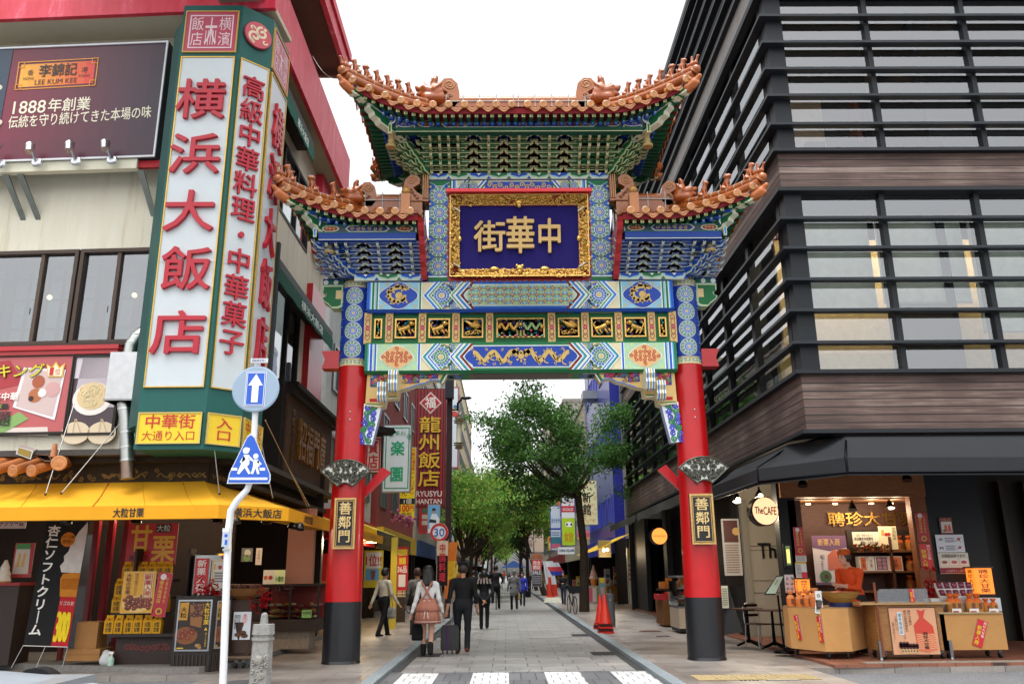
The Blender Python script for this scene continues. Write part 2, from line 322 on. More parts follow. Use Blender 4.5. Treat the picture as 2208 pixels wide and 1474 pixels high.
class Fr:
 """a flat frame in the place: origin o, axes u (right) and v (up); the normal u x v faces the viewer"""
 def __init__(s,o,u=(1,0,0),v=(0,0,1)):
  s.o=np.array(o,float);s.u=nrm(u);s.v=nrm(v);s.n=np.cross(s.u,s.v)
 def pt(s,x,y,d=0.0):return s.o+s.u*x+s.v*y+s.n*d
 def uv(s,px,py):
  d=ray(px,py);t=((s.o-EYE)@s.n)/(d@s.n);q=EYE+d*t-s.o;return(q@s.u,q@s.v)
 def box_px(s,x0,y0,x1,y1):
  a=s.uv(x0,(y0+y1)/2)[0];b=s.uv(x1,(y0+y1)/2)[0];return(a,s.uv((x0+x1)/2,y1)[1],b,s.uv((x0+x1)/2,y0)[1])
 def rect(s,mb,x0,y0,x1,y1,col,l=1):mb.add([s.pt(a,b,l*.004)for a,b in((x0,y0),(x1,y0),(x1,y1),(x0,y1))],[(0,1,2,3)],col)
 def poly(s,mb,pts,col,l=1):mb.add([s.pt(a,b,l*.004)for a,b in pts],[tuple(range(len(pts)))],col)
 def disc(s,mb,cx,cy,r,col,l=1,n=18,ry=None,a0=0.0):
  ry=ry or r;s.poly(mb,[(cx+r*math.cos(a0+2*math.pi*k/n),cy+ry*math.sin(a0+2*math.pi*k/n))for k in range(n)],col,l)
 def ring(s,mb,cx,cy,r0,r1,col,l=1,n=20,ry=1.0):
  vs=[s.pt(cx+r*math.cos(2*math.pi*k/n),cy+ry*r*math.sin(2*math.pi*k/n),l*.004)for r in(r0,r1)for k in range(n)]
  mb.add(vs,[(k,n+k,n+(k+1)%n,(k+1)%n)for k in range(n)],col)
 def path(s,mb,pts,w,col,l=1,taper=False):
  pts=np.array(pts,float);m=len(pts);L=[]
  for i in range(m):
   t=pts[min(i+1,m-1)]-pts[max(i-1,0)];t=t/(np.linalg.norm(t)+1e-9);nn=np.array((-t[1],t[0]))
   ww=w*.5*((1-i/(m-1))*.9+.1 if taper else 1);L.append((pts[i]+nn*ww,pts[i]-nn*ww))
  vs=[s.pt(*q,l*.004)for ab in L for q in ab]
  mb.add(vs,[(2*i+1,2*i+3,2*i+2,2*i)for i in range(m-1)],col)
 def line(s,mb,p,q,w,col,l=1):s.path(mb,[p,q],w,col,l)
 def frame(s,mb,x0,y0,x1,y1,w,col,l=1):
  s.rect(mb,x0,y0,x1,y0+w,col,l);s.rect(mb,x0,y1-w,x1,y1,col,l);s.rect(mb,x0,y0+w,x0+w,y1-w,col,l);s.rect(mb,x1-w,y0+w,x1,y1-w,col,l)
 def slab(s,mb,x0,y0,x1,y1,d0,d1,col):mb.obox(s.pt(x0,y0,d0),s.u*(x1-x0),s.n*(d1-d0),s.v*(y1-y0),col)if d1<d0 else mb.obox(s.pt(x0,y0,d1),s.u*(x1-x0),-s.n*(d1-d0),s.v*(y1-y0),col)
 def ext(s,mb,pts,d0,d1,col,side=None):mb.prism([s.pt(a,b,d1)for a,b in pts],s.n*(d0-d1),col,side)
 def moulding(s,mb,x0,y0,x1,y1,w,d0,d1,col):
  s.slab(mb,x0,y0,x1,y0+w,d0,d1,col);s.slab(mb,x0,y1-w,x1,y1,d0,d1,col);s.slab(mb,x0,y0+w,x0+w,y1-w,d0,d1,col);s.slab(mb,x1-w,y0+w,x1,y1-w,d0,d1,col)
 def _put(s,mb,g,x0,y0,sx,sy,ex,ey,col,l,d):
  vs,fs=g
  if not len(vs):return
  x=x0+(vs[:,0]-ex)*sx;y=y0+(vs[:,1]-ey)*sy;z=l*.004+(vs[:,2]+.5)*d if d else np.full(len(vs),l*.004)
  mb.add(s.o+np.outer(x,s.u)+np.outer(y,s.v)+np.outer(z,s.n),fs,col)
 def text(s,mb,t,x0,y0,x1,y1,col,l=2,d=0.0,vert=False,bold=0.0,pad=.06):
  if bold>0:
   e=((y1-y0)/(len(t)if vert else 1))*bold
   for k,(a,b)in enumerate(((0,0),(1,.6),(-1,-.6),(-.6,1),(.6,-1))):
    s.text(mb,t,x0+a*e,y0+b*e,x1+a*e,y1+b*e,col,l+.12*k,d,vert,0.0,pad)
   return
  if vert or wide(t):
   ex0,ey0,ex1,ey1=embox();n=len(t)
   cw,ch=((x1-x0),(y1-y0)/n)if vert else((x1-x0)/n,(y1-y0))
   for i,c in enumerate(t):
    if c==' ':continue
    cx=x0 if vert else x0+i*cw;cy=y1-(i+1)*ch if vert else y0
    sx=cw*(1-2*pad)/(ex1-ex0);sy=ch*(1-2*pad)/(ey1-ey0)
    if ord(c)<0x2e00:
     g=glyph(c,bold,d>0);w=np.ptp(g[0][:,0])if len(g[0])else 0
     s._put(mb,g,cx+cw*.5-w*sx*.5*.9,cy+ch*pad,sx*.9,sy*.9,g[0][:,0].min(),ey0,col,l,d);continue
    if vert and c in 'ー－':c='｜'
    s._put(mb,glyph(c,bold,d>0),cx+cw*pad,cy+ch*pad,sx,sy,ex0,ey0,col,l,d)
  else:
   g=glyph(t,bold,d>0);v=g[0];a,b=v[:,0].min(),v[:,0].max();e,f=v[:,1].min(),v[:,1].max()
   s._put(mb,g,x0,y0,(x1-x0)/(b-a),(y1-y0)/(f-e),a,e,col,l,d)
 def sub(s,x,y,rot=0.0,d=0.0):
  c,k=math.cos(rot),math.sin(rot);return Fr(s.pt(x,y,d),s.u*c+s.v*k,s.v*c-s.u*k)
def lines_of_print(F,mb,x0,y0,x1,y1,n,col,l=2,fill=.55,seed=0):
 r=random.Random(seed);h=(y1-y0)/n
 for i in range(n):
  x=x0
  while x<x1-(x1-x0)*.04:
   w=min((x1-x0)*r.uniform(.03,.1),x1-x);F.rect(mb,x,y0+i*h+h*(1-fill)/2,x+w*.8,y0+i*h+h*(1+fill)/2,col,l);x+=w*1.1
def curl(cx,cy,r,turns=1.6,a0=0.0,sgn=1,n=18):
 return[(cx+r*(1-i/n*.85)*math.cos(a0+sgn*2*math.pi*turns*i/n),cy+r*(1-i/n*.85)*math.sin(a0+sgn*2*math.pi*turns*i/n))for i in range(n+1)]
def body(prims,res=.02,k=.03):
 """prims: (p0, p1, r0, r1, colour[, squash]); returns verts, quads, face colours of ONE continuous surface"""
 A=np.array([p[0]for p in prims],float);B=np.array([p[1]for p in prims],float)
 r0=np.array([p[2]for p in prims]);r1=np.array([p[3]for p in prims])
 rm=max(max(p[2],p[3])*max(p[5]if len(p)>5 else(1,))for p in prims)+.05
 lo=np.minimum(A,B).min(0)-rm;hi=np.maximum(A,B).max(0)+rm
 n=np.ceil((hi-lo)/res).astype(int)+1
 ax=[lo[i]+res*np.arange(n[i])for i in range(3)]
 X,Y,Z=np.meshgrid(*ax,indexing='ij')
 D=np.full(X.shape,9.0);best=np.full(X.shape,9.0);who=np.zeros(X.shape,np.int32)
 for i,p in enumerate(prims):
  ab=B[i]-A[i];L2=ab@ab+1e-9;mr=max(r0[i],r1[i])*max(p[5]if len(p)>5 else(1,))+.12
  sl=tuple(slice(max(0,int((min(A[i][j],B[i][j])-mr-lo[j])/res)),int((max(A[i][j],B[i][j])+mr-lo[j])/res)+2)for j in range(3))
  x,y,z=X[sl],Y[sl],Z[sl]
  t=np.clip(((x-A[i][0])*ab[0]+(y-A[i][1])*ab[1]+(z-A[i][2])*ab[2])/L2,0,1)
  sq=p[5]if len(p)>5 else(1,1,1)
  d=np.sqrt(((x-A[i][0]-t*ab[0])/sq[0])**2+((y-A[i][1]-t*ab[1])/sq[1])**2+((z-A[i][2]-t*ab[2])/sq[2])**2)-(r0[i]+t*(r1[i]-r0[i]))
  o=D[sl];h=np.clip(.5+.5*(o-d)/k,0,1);D[sl]=o*(1-h)+d*h-k*h*(1-h)
  b=best[sl];w=who[sl];w[d<b]=i;who[sl]=w;best[sl]=np.minimum(b,d)
 S=D<0
 c=[S[i:S.shape[0]-1+i,j:S.shape[1]-1+j,l:S.shape[2]-1+l]for i in(0,1)for j in(0,1)for l in(0,1)]
 sm=sum(a.astype(np.int8)for a in c);cells=np.argwhere((sm>0)&(sm<8))
 idx=np.full(sm.shape,-1,np.int64);idx[tuple(cells.T)]=np.arange(len(cells))
 acc=np.zeros((len(cells),3));cnt=np.zeros(len(cells))
 cor=[(i,j,l)for i in(0,1)for j in(0,1)for l in(0,1)]
 for a in cor:
  for ax_ in range(3):
   if a[ax_]:continue
   b=list(a);b[ax_]=1
   va=D[tuple((cells+a).T)];vb=D[tuple((cells+b).T)];m=(va<0)!=(vb<0)
   t=np.where(m,va/(va-vb+1e-12),0);q=np.array(a,float)+np.outer(t,np.eye(3)[ax_])
   acc[m]+=q[m];cnt[m]+=1
 vs=lo+res*(cells+acc/cnt[:,None])
 fs=[];cols=[]
 for ax_ in range(3):
  a1,a2=[(1,2),(2,0),(0,1)][ax_]
  e=np.eye(3,dtype=int)[ax_]
  S0=S[tuple(slice(0,S.shape[j]-(1 if j==ax_ else 0))for j in range(3))];S1=S[tuple(slice(1 if j==ax_ else 0,None)for j in range(3))]
  ed=np.argwhere(S0!=S1);ok=(ed[:,a1]>0)&(ed[:,a2]>0)&(ed[:,a1]<n[a1]-1)&(ed[:,a2]<n[a2]-1);ed=ed[ok]
  ins=S[tuple(ed.T)]
  d1=np.eye(3,dtype=int)[a1];d2=np.eye(3,dtype=int)[a2]
  q=np.stack([idx[tuple((ed-d1-d2).T)],idx[tuple((ed-d2).T)],idx[tuple(ed.T)],idx[tuple((ed-d1).T)]],1)
  q[~ins]=q[~ins][:,::-1]
  good=(q>=0).all(1);q=q[good]
  fs.append(q);cols.append(who[tuple(ed[good].T)])
 fs=np.vstack(fs);who_f=np.concatenate(cols)
 return vs,fs.tolist(),[C(prims[w][4])for w in who_f]
def add_body(mb,prims,res=.02,k=.03,T=None):
 vs,fs,cols=body(prims,res,k)
 if T is not None:vs=vs@np.array(T)[:3,:3].T+np.array(T)[:3,3]
 mb.add(vs,fs,cols,True)
#================================================ the ground
KL,KR=-1.9,2.33
def sheet(name,m,x0,x1,y0,y1,z,kind='structure',col='#888'):
 mb=MB();mb.add([(x0,y0,z),(x1,y0,z),(x1,y1,z),(x0,y1,z)],[(0,1,2,3)],col);return tag(mb.build(name,m),kind=kind)
sheet('ground','asphalt',-400,400,-150,900,-.09)
sheet('street','street',KL-.02,KR+.02,14.62,320,-.05)
sheet('crosswalk','cross',KL-.02,KR+.02,11.2,14.612,-.05)
mb=MB()
for x in(-1.38,-.24,.92,2.0):
 x0,x1=x-.29,min(x+.29,KR-.03)
 mb.add([(x0,11.3,-.046),(x1,11.3,-.046),(x1,14.5,-.046),(x0,14.5,-.046)],[(0,1,2,3)],'#ddd')
structure(mb,'crosswalk_stripes','white_pavers')
mb=MB();mb.box(-60,KL-.2,14.15,320,-.3,0,'#888');mb.box(-4.6,KL-.2,8,14.15,-.3,0,'#888');structure(mb,'pavement','pave')
mb=MB();mb.box(KR+.2,60,14.25,320,-.3,0,'#888');mb.box(KR+.2,4.9,8,14.25,-.3,0,'#888');structure(mb,'pavement','pave')
mb=MB()
for s,k in((-1,KL),(1,KR)):
 for i in range(60):
  y0=8+i*2.0
  mb.box(*sorted((k,k+s*.197)),y0+.004,y0+1.996,-.2,.012,jit('#7c8589',.08))
structure(mb,'kerb','stone')
mb=MB()
for s,k in((-1,KL),(1,KR)):
 mb.add([(k-s*.004,14.64,-.046),(k-s*.16,14.64,-.046),(k-s*.16,150,-.046),(k-s*.004,150,-.046)],[(0,1,2,3)],'#3a3b3c')
 for y in(17.3,22.5):
  mb.add([(k-s*.16,y,-.042),(k-s*.6,y,-.042),(k-s*.6,y+.7,-.042),(k-s*.16,y+.7,-.042)],[(0,1,2,3)],'#2f3032')
structure(mb,'gutter','stone')
mb=MB()
tp=G(1605,1460)
for i in range(6):
 for j in range(2):
  x,y=tp[0]-.75+i*.3,tp[1]-.32+j*.31
  mb.box(x,x+.29,y,y+.29,.004,.012,jit('#a5936c',.06))
  for k in range(4):mb.box(x+.02+k*.068,x+.05+k*.068,y+.02,y+.27,.012,.017,'#a18f68')
structure(mb,'tactile_paving','matte')
def cover(px,py,r,col,label,z=0.0):
 c=G(px,py,z);mb=MB();mb.lathe((c[0],c[1],z+.002),[(r,0),(r,.006),(r*.9,.007),(r*.88,.004),(0,.005)],col,28,False)
 for i in range(-3,4):mb.box(c[0]+i*r*.2-r*.03,c[0]+i*r*.2+r*.03,c[1]-r*.6,c[1]+r*.6,z+.005,z+.010,col)
 tag(mb.build('manhole_cover','matte',org=(c[0],c[1],z)),label,'manhole cover','manhole covers in the paving')
cover(1174,1373,.46,'#8c8b89','large pale round cover flush in the middle of the paved street',-.05)
cover(1402,1360,.3,'#4d3527','rusty brown round cover in the right pavement beside the red column')
cover(520,1470,.24,'#57585a','small grey round cover in the pavement between white sign pole and stone bollard')
mb=MB();c=G(1430,1371)
mb.box(c[0]-.16,c[0]+.16,c[1]-.1,c[1]+.1,.002,.008,'#2b2b2d');tag(mb.build('valve_cover','matte',org=c),'little dark rectangular valve cover near the rusty manhole cover','valve cover')
mb=MB();c=G(1655,1464)
for i in range(5):mb.box(c[0]-.42+i*.06,c[0]-.40+i*.06,c[1]-.12,c[1]+.12,.002,.009,'#2a2a2c')
mb.box(c[0]-.05,c[0]+.45,c[1]-.13,c[1]+.13,.001,.006,'#3a3a3b');mb.box(c[0]-.03,c[0]+.43,c[1]-.11,c[1]+.11,.002,.009,'#a7a29a')
tag(mb.build('utility_cover','matte',org=c),'rectangular utility cover with dark rim beside the yellow tactile strip','utility cover')
#================================================ the gate
GX,GY=.335,15.8
gate=thing('street_gate','tall red-columned Chinese gate with orange tiled roofs and painted blue and green beams','gate',(GX,GY,0))
YF=15.45
GF=Fr((GX,YF,0))
def gz(py,Y=YF,px=1120):return P(px,py,Y)[2]
BLUE,LBLUE,GREEN,CREAM,GOLD,RED,WHITE,PALE='#1f4db0','#4fa3dd','#1d6f45','#d8bf8c','#d6b470','#b5161f','#dfe8e4','#cfe0cf'
DKRED='#6d1420'
def wrap(flat,c,r):
 vs=np.vstack(flat.v);a=vs[:,0]/r;d=r-vs[:,1]
 flat.v=[np.stack([c[0]+d*np.sin(a),c[1]-d*np.cos(a),vs[:,2]],1)];return flat
def petals(F,mb,cx,cy,r0,r1,n,fill,col,l,off=0.0):
 for k in range(n):
  a=2*math.pi*(k+off)/n;h=math.pi/n*fill
  F.poly(mb,[(cx+r0*math.cos(a-h*.8),cy+r0*math.sin(a-h*.8)),(cx+r1*math.cos(a-h),cy+r1*math.sin(a-h)),(cx+r1*math.cos(a+h),cy+r1*math.sin(a+h)),(cx+r0*math.cos(a+h*.8),cy+r0*math.sin(a+h*.8))],col,l)
def rosette(F,mb,cx,cy,r,a='#2452c4',b='#1f7a52',bg='#c6d6d0',l=1,big=False):
 for i in range(4):F.ring(mb,cx,cy,r*i/4,r*(i+1)/4,bg,l,24)
 F.ring(mb,cx,cy,r*.955,r*1.02,'#6a5a3a',l+1,24)
 F.ring(mb,cx,cy,0,r*.16,GOLD,l+1,12)
 petals(F,mb,cx,cy,r*.24,r*.36,10,.85,a,l+1)
 petals(F,mb,cx,cy,r*.42,r*.56,14,.85,a,l+1,.5)
 if big:petals(F,mb,cx,cy,r*.6,r*.74,18,.86,b,l+1);petals(F,mb,cx,cy,r*.8,r*.93,14,.75,a,l+1,.3)
 else:
  for k in range(12):
   w=2*math.pi*k/12
   F.ring(mb,cx+r*.77*math.cos(w),cy+r*.77*math.sin(w),r*.06,r*.15,b,l+1,7)
def meander(F,mb,x0,x1,y0,y1,n,col='#2c6a4c',l=2):
 w=(x1-x0)/n;h=y1-y0;t=h*.12
 for i in range(n):
  a=x0+i*w
  F.path(mb,[(a+w*.02,y0+t),(a+w*.02,y1-t),(a+w*.9,y1-t),(a+w*.9,y0+h*.25),(a+w*.3,y0+h*.25),(a+w*.3,y0+h*.6),(a+w*.62,y0+h*.6)],t,col,l)
Z_SLEEVE=gz(785,15.5,1120)+.02;Z_COLTOP=gz(602,15.5,1120)
for s,name in((-1,'left'),(1,'right')):
 cx=GX+s*3.285
 zb=P(735,1297,15.5)[2]if s<0 else P(1528,1287,15.5)[2]
 mb=MB();mb.lathe((cx,GY,0),[(.333,zb),(.326,zb+.5),(.30,3.6),(.285,Z_SLEEVE)],'#b30913',40)
 col=mb.build('column','lacquer',gate)
 mb=MB();mb.lathe((cx,GY,0),[(.352,0),(.345,.02),(.338,.05),(.336,zb)],'#16181d',40);mb.build('column_base','lacquer',col)
 mb=MB()
 for z in(4.35,4.5):mb=MB();mb.ball((cx+.02,GY-.296,z),.018,'#ddd');mb.build('bolt','metal',col)
 flat=MB();F0=Fr((0,0,0));H=Z_COLTOP-Z_SLEEVE;r=.287;z0=Z_SLEEVE
 for i in range(24):
  a=(i-12)*math.pi/12*r;b=a+math.pi/12*r
  for j in range(6):F0.rect(flat,a,z0+.13+j*(H-.26)/6,b,z0+.13+(j+1)*(H-.26)/6,'#1c3f9c',0)
  for q in((z0-.012,z0+.13),(z0+H-.13,z0+H)):F0.rect(flat,a,q[0],b,q[1],'#d9d8b8',0)
  for q in(z0-.01,z0+.118,z0+H-.128,z0+H-.012):F0.rect(flat,a,q,b,q+.012,GOLD,1)
 meander(F0,flat,-.9,.9,z0+.012,z0+.112,12);meander(F0,flat,-.9,.9,z0+H-.118,z0+H-.015,12)
 nr=4;pit=(H-.28)/nr;per=math.pi*r
 for cxo in(0,per*.995,-per*.995):
  for j in range(nr):
   cy=z0+.14+(j+.5)*pit;rr=pit*.42
   F0.ring(flat,cxo,cy,rr*.97,rr*1.1,'#6db4e6',1,24);F0.ring(flat,cxo,cy,rr*1.08,rr*1.16,WHITE,1,24)
   rosette(F0,flat,cxo,cy,rr,l=2)
 for cxo in(per*.5,-per*.5):
  for j in range(nr+1):
   cy=z0+.14+j*pit
   F0.ring(flat,cxo,cy,0,.05,CREAM,2,10);F0.ring(flat,cxo,cy,.05,.062,WHITE,2,10)
   for sg in(-1,1):
    F0.poly(flat,[(cxo+sg*.06,cy),(cxo+sg*.14,cy+.06),(cxo+sg*.22,cy+.02),(cxo+sg*.22,cy-.02),(cxo+sg*.14,cy-.06)],'#2c5cc6',2)
    F0.path(flat,[(cxo+sg*.06,cy),(cxo+sg*.14,cy+.065),(cxo+sg*.22,cy+.09)],.012,'#8fcbee',3)
    F0.path(flat,[(cxo+sg*.06,cy),(cxo+sg*.14,cy-.065),(cxo+sg*.22,cy-.09)],.012,'#8fcbee',3)
 wrap(flat,(cx,GY),r);flat.build('painted_sleeve','paint',col)
 mb=MB();zt0,zt1=gz(790,15.6),gz(752,15.6)
 x0=cx+s*.27;x1=cx+s*.62
 mb.prism([(x0,GY-.14,zt0),(x1-s*.02,GY-.14,zt0),(x1-s*.07,GY-.14,(zt0+zt1)/2),(x1,GY-.14,zt1),(x0,GY-.14,zt1)],(0,.28,0),'#b00a14')
 mb.build('tie_beam_end','lacquer',gate)
 Fe=Fr((cx+s*.25,GY-.13,0),(1,0,0));z1=gz(612,15.67);z0_=gz(660,15.67);w=.42
 pts=[(0,z0_+.02),(0,z1),(w,z1),(w,z1-.14),(w-.07,z1-.17),(w-.06,z1-.24),(w+.01,z1-.27),(w-.02,z1-.34),(w-.14,z0_+.05),(w-.2,z0_-.02),(.08,z0_-.02)]
 pts=[(s*a,b)for a,b in pts]
 mb=MB();Fe.ext(mb,pts,0,-.26,'#b9cfa6')
 cg=np.mean(pts,0);Fe.poly(mb,[tuple(cg+(np.array(p)-cg)*.84)for p in pts],'#1c6a3c',1)
 Fe.rect(mb,min(s*.03,s*.15),z1-.30,max(s*.03,s*.15),z1-.12,CREAM,2)
 Fe.slab(mb,*((s*0,z1,s*w,z1+.13)if s>0 else(-w,z1,0,z1+.13)),.0,-.26,'#2a4fa0')
 for k in range(4):Fe.disc(mb,s*(.06+k*.1),z1+.05,.05,['#1c6a3c','#dfe9e2'][k%2],1+k%2,12)
 mb.build('beam_end','paint',gate)
def beam(name,z0,z1,hw,yf,yb,base):
 mb=MB();b=.06
 pr=[(yf,z0+b),(yf,z1-b),(yf+b,z1),(yb-b,z1),(yb,z1-b),(yb,z0+b),(yb-b,z0),(yf+b,z0)]
 mb.prism([(GX-hw,y,z)for y,z in pr],(2*hw,0,0),base);return mb
def clampv(mb,k0,z0,z1):
 for i in range(k0,len(mb.v)):mb.v[i]=np.column_stack([mb.v[i][:,0],mb.v[i][:,1],np.clip(mb.v[i][:,2],z0,z1)])
def chevron(F,mb,ua,s,y0,y1,cols,w=.055,l=2,slant=.62):
 ym=(y0+y1)/2;h=(y1-y0)/2;dx=h*slant*1.35
 for i,c in enumerate(cols):
  a=ua-i*w;e=a-w
  for sg in(-1,1):
   F.poly(mb,[(s*a,ym),(s*(a-dx),ym+sg*h),(s*(e-dx),ym+sg*h),(s*e,ym)],c,l)
def dragon_line(F,mb,cx,cy,w,h,col,l,sg=1,seed=0,waves=2.2):
 pts=[];n=26
 for i in range(n+1):
  t=i/n;pts.append((cx+sg*(t-.5)*w,cy+h*.32*math.sin(t*2*math.pi*waves+.6)*(1-.25*t)))
 F.path(mb,pts,h*.26,col,l)
 F.disc(mb,pts[0][0],pts[0][1]+h*.05,h*.22,col,l,9);F.poly(mb,[(pts[0][0]-sg*h*.1,pts[0][1]-h*.1),(pts[0][0]-sg*h*.42,pts[0][1]+h*.02),(pts[0][0]-sg*h*.1,pts[0][1]+h*.2)],col,l)
 for i in range(2,n,2):
  p=np.array(pts[i]);q=np.array(pts[i+1])if i<n else p;t=q-p;t=t/(np.linalg.norm(t)+1e-9);nn=np.array((-t[1],t[0]))
  F.poly(mb,[tuple(p+nn*h*.1+t*h*.08),tuple(p+nn*h*.27),tuple(p+nn*h*.1-t*h*.08)],col,l)
 for i in(5,10,16,21):
  p=pts[i];F.path(mb,[p,(p[0]+h*.12,p[1]-h*.28),(p[0]+h*.3,p[1]-h*.33)],h*.07,col,l)
def painted_beam(name,z0,z1,yf,kind):
 mb=beam(name,z0,z1,3.02,yf,2*GY-yf,BLUE if kind=='top' else GREEN)
 F=Fr((GX,yf,0));a,b=z0+.045,z1-.045;ym=(a+b)/2;h=b-a
 A,B=(('#2458c0','#1f7446')if kind=='top' else('#1f7446','#2458c0'))
 for s in(-1,1):
  S=lambda u0,u1:(min(s*u0,s*u1),max(s*u0,s*u1))
  def strip(u0,u1,c,l=1):x=S(u0,u1);F.rect(mb,x[0],a,x[1],b,c,l)
  strip(1.0,2.02,'#d9cfa9',0.5)
  strip(1.98,2.86,'#a9cfae' if kind!='top' else '#8cc4dd',1)
  for u0,u1,c in((2.86,2.875,WHITE),(2.875,2.92,B),(2.92,2.94,WHITE),(2.94,2.965,LBLUE),(2.965,3.02,A),(1.93,1.955,WHITE),(1.955,1.99,B),(1.99,2.005,WHITE),(2.78,2.8,WHITE),(2.8,2.83,B)):
   strip(u0,u1,c,2)
  k0=len(mb.v)
  for(u,v,r)in((1.55,ym,h*.47),(1.24,a+h*.12,h*.3),(1.24,b-h*.12,h*.3)):
   rosette(F,mb,s*u,v,r,A,B,l=2,big=True)
  clampv(mb,k0,a,b)
  for i in range(k0,len(mb.v)):
   x=mb.v[i][:,0]-GX;mb.v[i][:,0]=GX+(np.clip(x,1.0,1.93)if s>0 else np.clip(x,-1.93,-1.0))
  chevron(F,mb,1.93,s,a,b,[WHITE,A,LBLUE,WHITE,B,PALE],.03,4)
  chevron(F,mb,1.40,s,a,b,[WHITE,B,PALE,WHITE,A,LBLUE,WHITE,'#8c2a22','#8c2a22'],.03,4)
  cx=s*2.4
  for i in range(7):
   for j in range(6):
    if(i+j)%2==0:
     F.path(mb,curl(cx-.33+i*.11,a+.05+j*(h-.1)/5,.045,1.2,i*2.1+j),.014,GOLD if kind=='top' else '#cfe08e',2)
  if kind=='top':
   for rr,c,l in((.36,WHITE,3),(.345,'#2348a8',4)):
    F.poly(mb,[(cx+rr*(1+.09*math.cos(4*t))*math.cos(t),ym+h*.47*rr/.36*(1+.09*math.cos(4*t))*math.sin(t))for t in np.linspace(0,2*math.pi,40,endpoint=False)],c,l)
   t=np.linspace(0,1,24);sp=[(cx+.24*(1-.55*q)*math.cos(.8+5.6*q),ym+h*.33*(1-.55*q)*math.sin(.8+5.6*q))for q in t]
   F.path(mb,sp,.085,'#d3b26a',5);F.disc(mb,cx+.01,ym+.0,.075,'#d3b26a',5,9);F.disc(mb,cx-.02,ym+h*.36,.05,'#d3b26a',5,5)
   for q in range(0,22,2):
    p=np.array(sp[q]);d=p-np.array((cx,ym));d=d/np.linalg.norm(d);tt=np.array((-d[1],d[0]))
    F.poly(mb,[tuple(p+tt*.03),tuple(p+d*.085),tuple(p-tt*.03)],'#d3b26a',5)
   for q in(.9,2.4,4.0,5.3):F.path(mb,[(cx+.1*math.cos(q),ym+.1*math.sin(q)),(cx+.2*math.cos(q+.3),ym+.18*math.sin(q+.3)),(cx+.28*math.cos(q+.1),ym+.2*math.sin(q+.1))],.03,'#d3b26a',5)
  else:
   for rr,c,l in((1.0,WHITE,3),(.95,'#d9b077',4)):
    F.poly(mb,[(cx+.33*rr*math.copysign(abs(math.cos(t))**1.35,math.cos(t)),ym+h*.45*rr*math.copysign(abs(math.sin(t))**1.35,math.sin(t)))for t in np.linspace(0,2*math.pi,40,endpoint=False)],c,l)
   for i in range(-3,4):
    for j in range(-2,3):
     if abs(i)/3.4+abs(j)/2.6<1:F.path(mb,curl(cx+i*.088,ym+j*h*.155,.042,1.3,i+j*1.7,1 if i>0 else-1,12),.015,'#b4261f',5)
  for sg in(-1,1):F.ring(mb,cx+s*0,ym,0,.0001,WHITE,1,3)
 def lobed(u,hh,l,c):
  t=np.linspace(-math.pi/2,math.pi/2,15)
  pr=[(u+hh*.5*(1-abs(math.sin(q))**1.5)+.04*math.cos(3*q),ym+hh*math.sin(q))for q in t]
  F.poly(mb,pr+[(-x,y)for x,y in reversed(pr)],c,l)
 lobed(1.03,h*.5,3,A);lobed(.98,h*.43,4,LBLUE if kind=='top' else PALE);lobed(.965,h*.405,5,WHITE);lobed(.95,h*.38,6,'#c7d6b8' if kind=='top' else '#2346a6')
 if kind=='top':
  for i in range(-6,7):
   for j in(-1,0,1):
    x=i*.16;y=ym+j*h*.24
    F.ring(mb,x,y,0,.022,CREAM,9,8);F.ring(mb,x,y,.022,.03,'#8e2b2a',9,8)
    for q in range(4):
     w=math.pi/4+q*math.pi/2;c=('#57b4e4' if(i+q)%2 else '#9ccf9a')
     F.poly(mb,[(x+.03*math.cos(w),y+.03*math.sin(w)),(x+.075*math.cos(w-.35),y+.06*math.sin(w-.35)),(x+.095*math.cos(w),y+.075*math.sin(w)),(x+.075*math.cos(w+.35),y+.06*math.sin(w+.35))],c,8)
    F.line(mb,(x-.08,y),(x+.08,y),.008,'#8e2b2a',7);F.line(mb,(x,y-h*.12),(x,y+h*.12),.008,'#8e2b2a',7)
 else:
  for s in(-1,1):dragon_line(F,mb,s*.52,ym,.82,h*.62,'#d3b26a',8,s)
  F.disc(mb,0,ym,.06,'#d3b26a',8,10);petals(F,mb,0,ym,.07,.12,8,.5,'#d3b26a',8)
  for i in range(14):F.path(mb,curl(-.95+i*.146,ym+(-1)**i*h*.27,.035,1.1,i,1,8),.012,'#d3b26a',7)
 U=Fr((GX,yf+.06,z0),(1,0,0),(0,1,0));U.n=np.array((0,0,-1.0))
 wd_=2*(GY-yf)-.12
 for u0,u1,c,l in((-1.0,1.0,'#6d6250',1),(-.93,.93,'#57504a',2),(-1.06,-1.02,GREEN,1),(1.02,1.06,GREEN,1),(-1.98,-1.2,'#8b9a8c',1),(1.2,1.98,'#8b9a8c',1)):
  U.rect(mb,u0,.02*l,u1,wd_-.02*l,c,l)
 for s in(-1,1):
  for k in range(5):U.ring(mb,s*(1.3+.14*k),wd_/2,.06,.16,['#3f5fa8','#47775a'][k%2],2,12)
 return mb.build(name,'paint',gate)
ZB=dict(lo0=gz(802),lo1=gz(735),hi0=gz(671),hi1=gz(604))
painted_beam('lower_beam',ZB['lo0'],ZB['lo1'],YF,'low')
painted_beam('upper_beam',ZB['hi0'],ZB['hi1'],YF-.03,'top')
z0,z1=ZB['lo1']-.02,ZB['hi0']+.02;zm=(z0+z1)/2;hh=z1-z0
mb=MB();mb.box(GX-3.02,GX+3.02,15.6,16.0,z0,z1,'#1d6a3a');frieze=mb.build('frieze','paint',gate)
FF=Fr((GX,15.6,0))
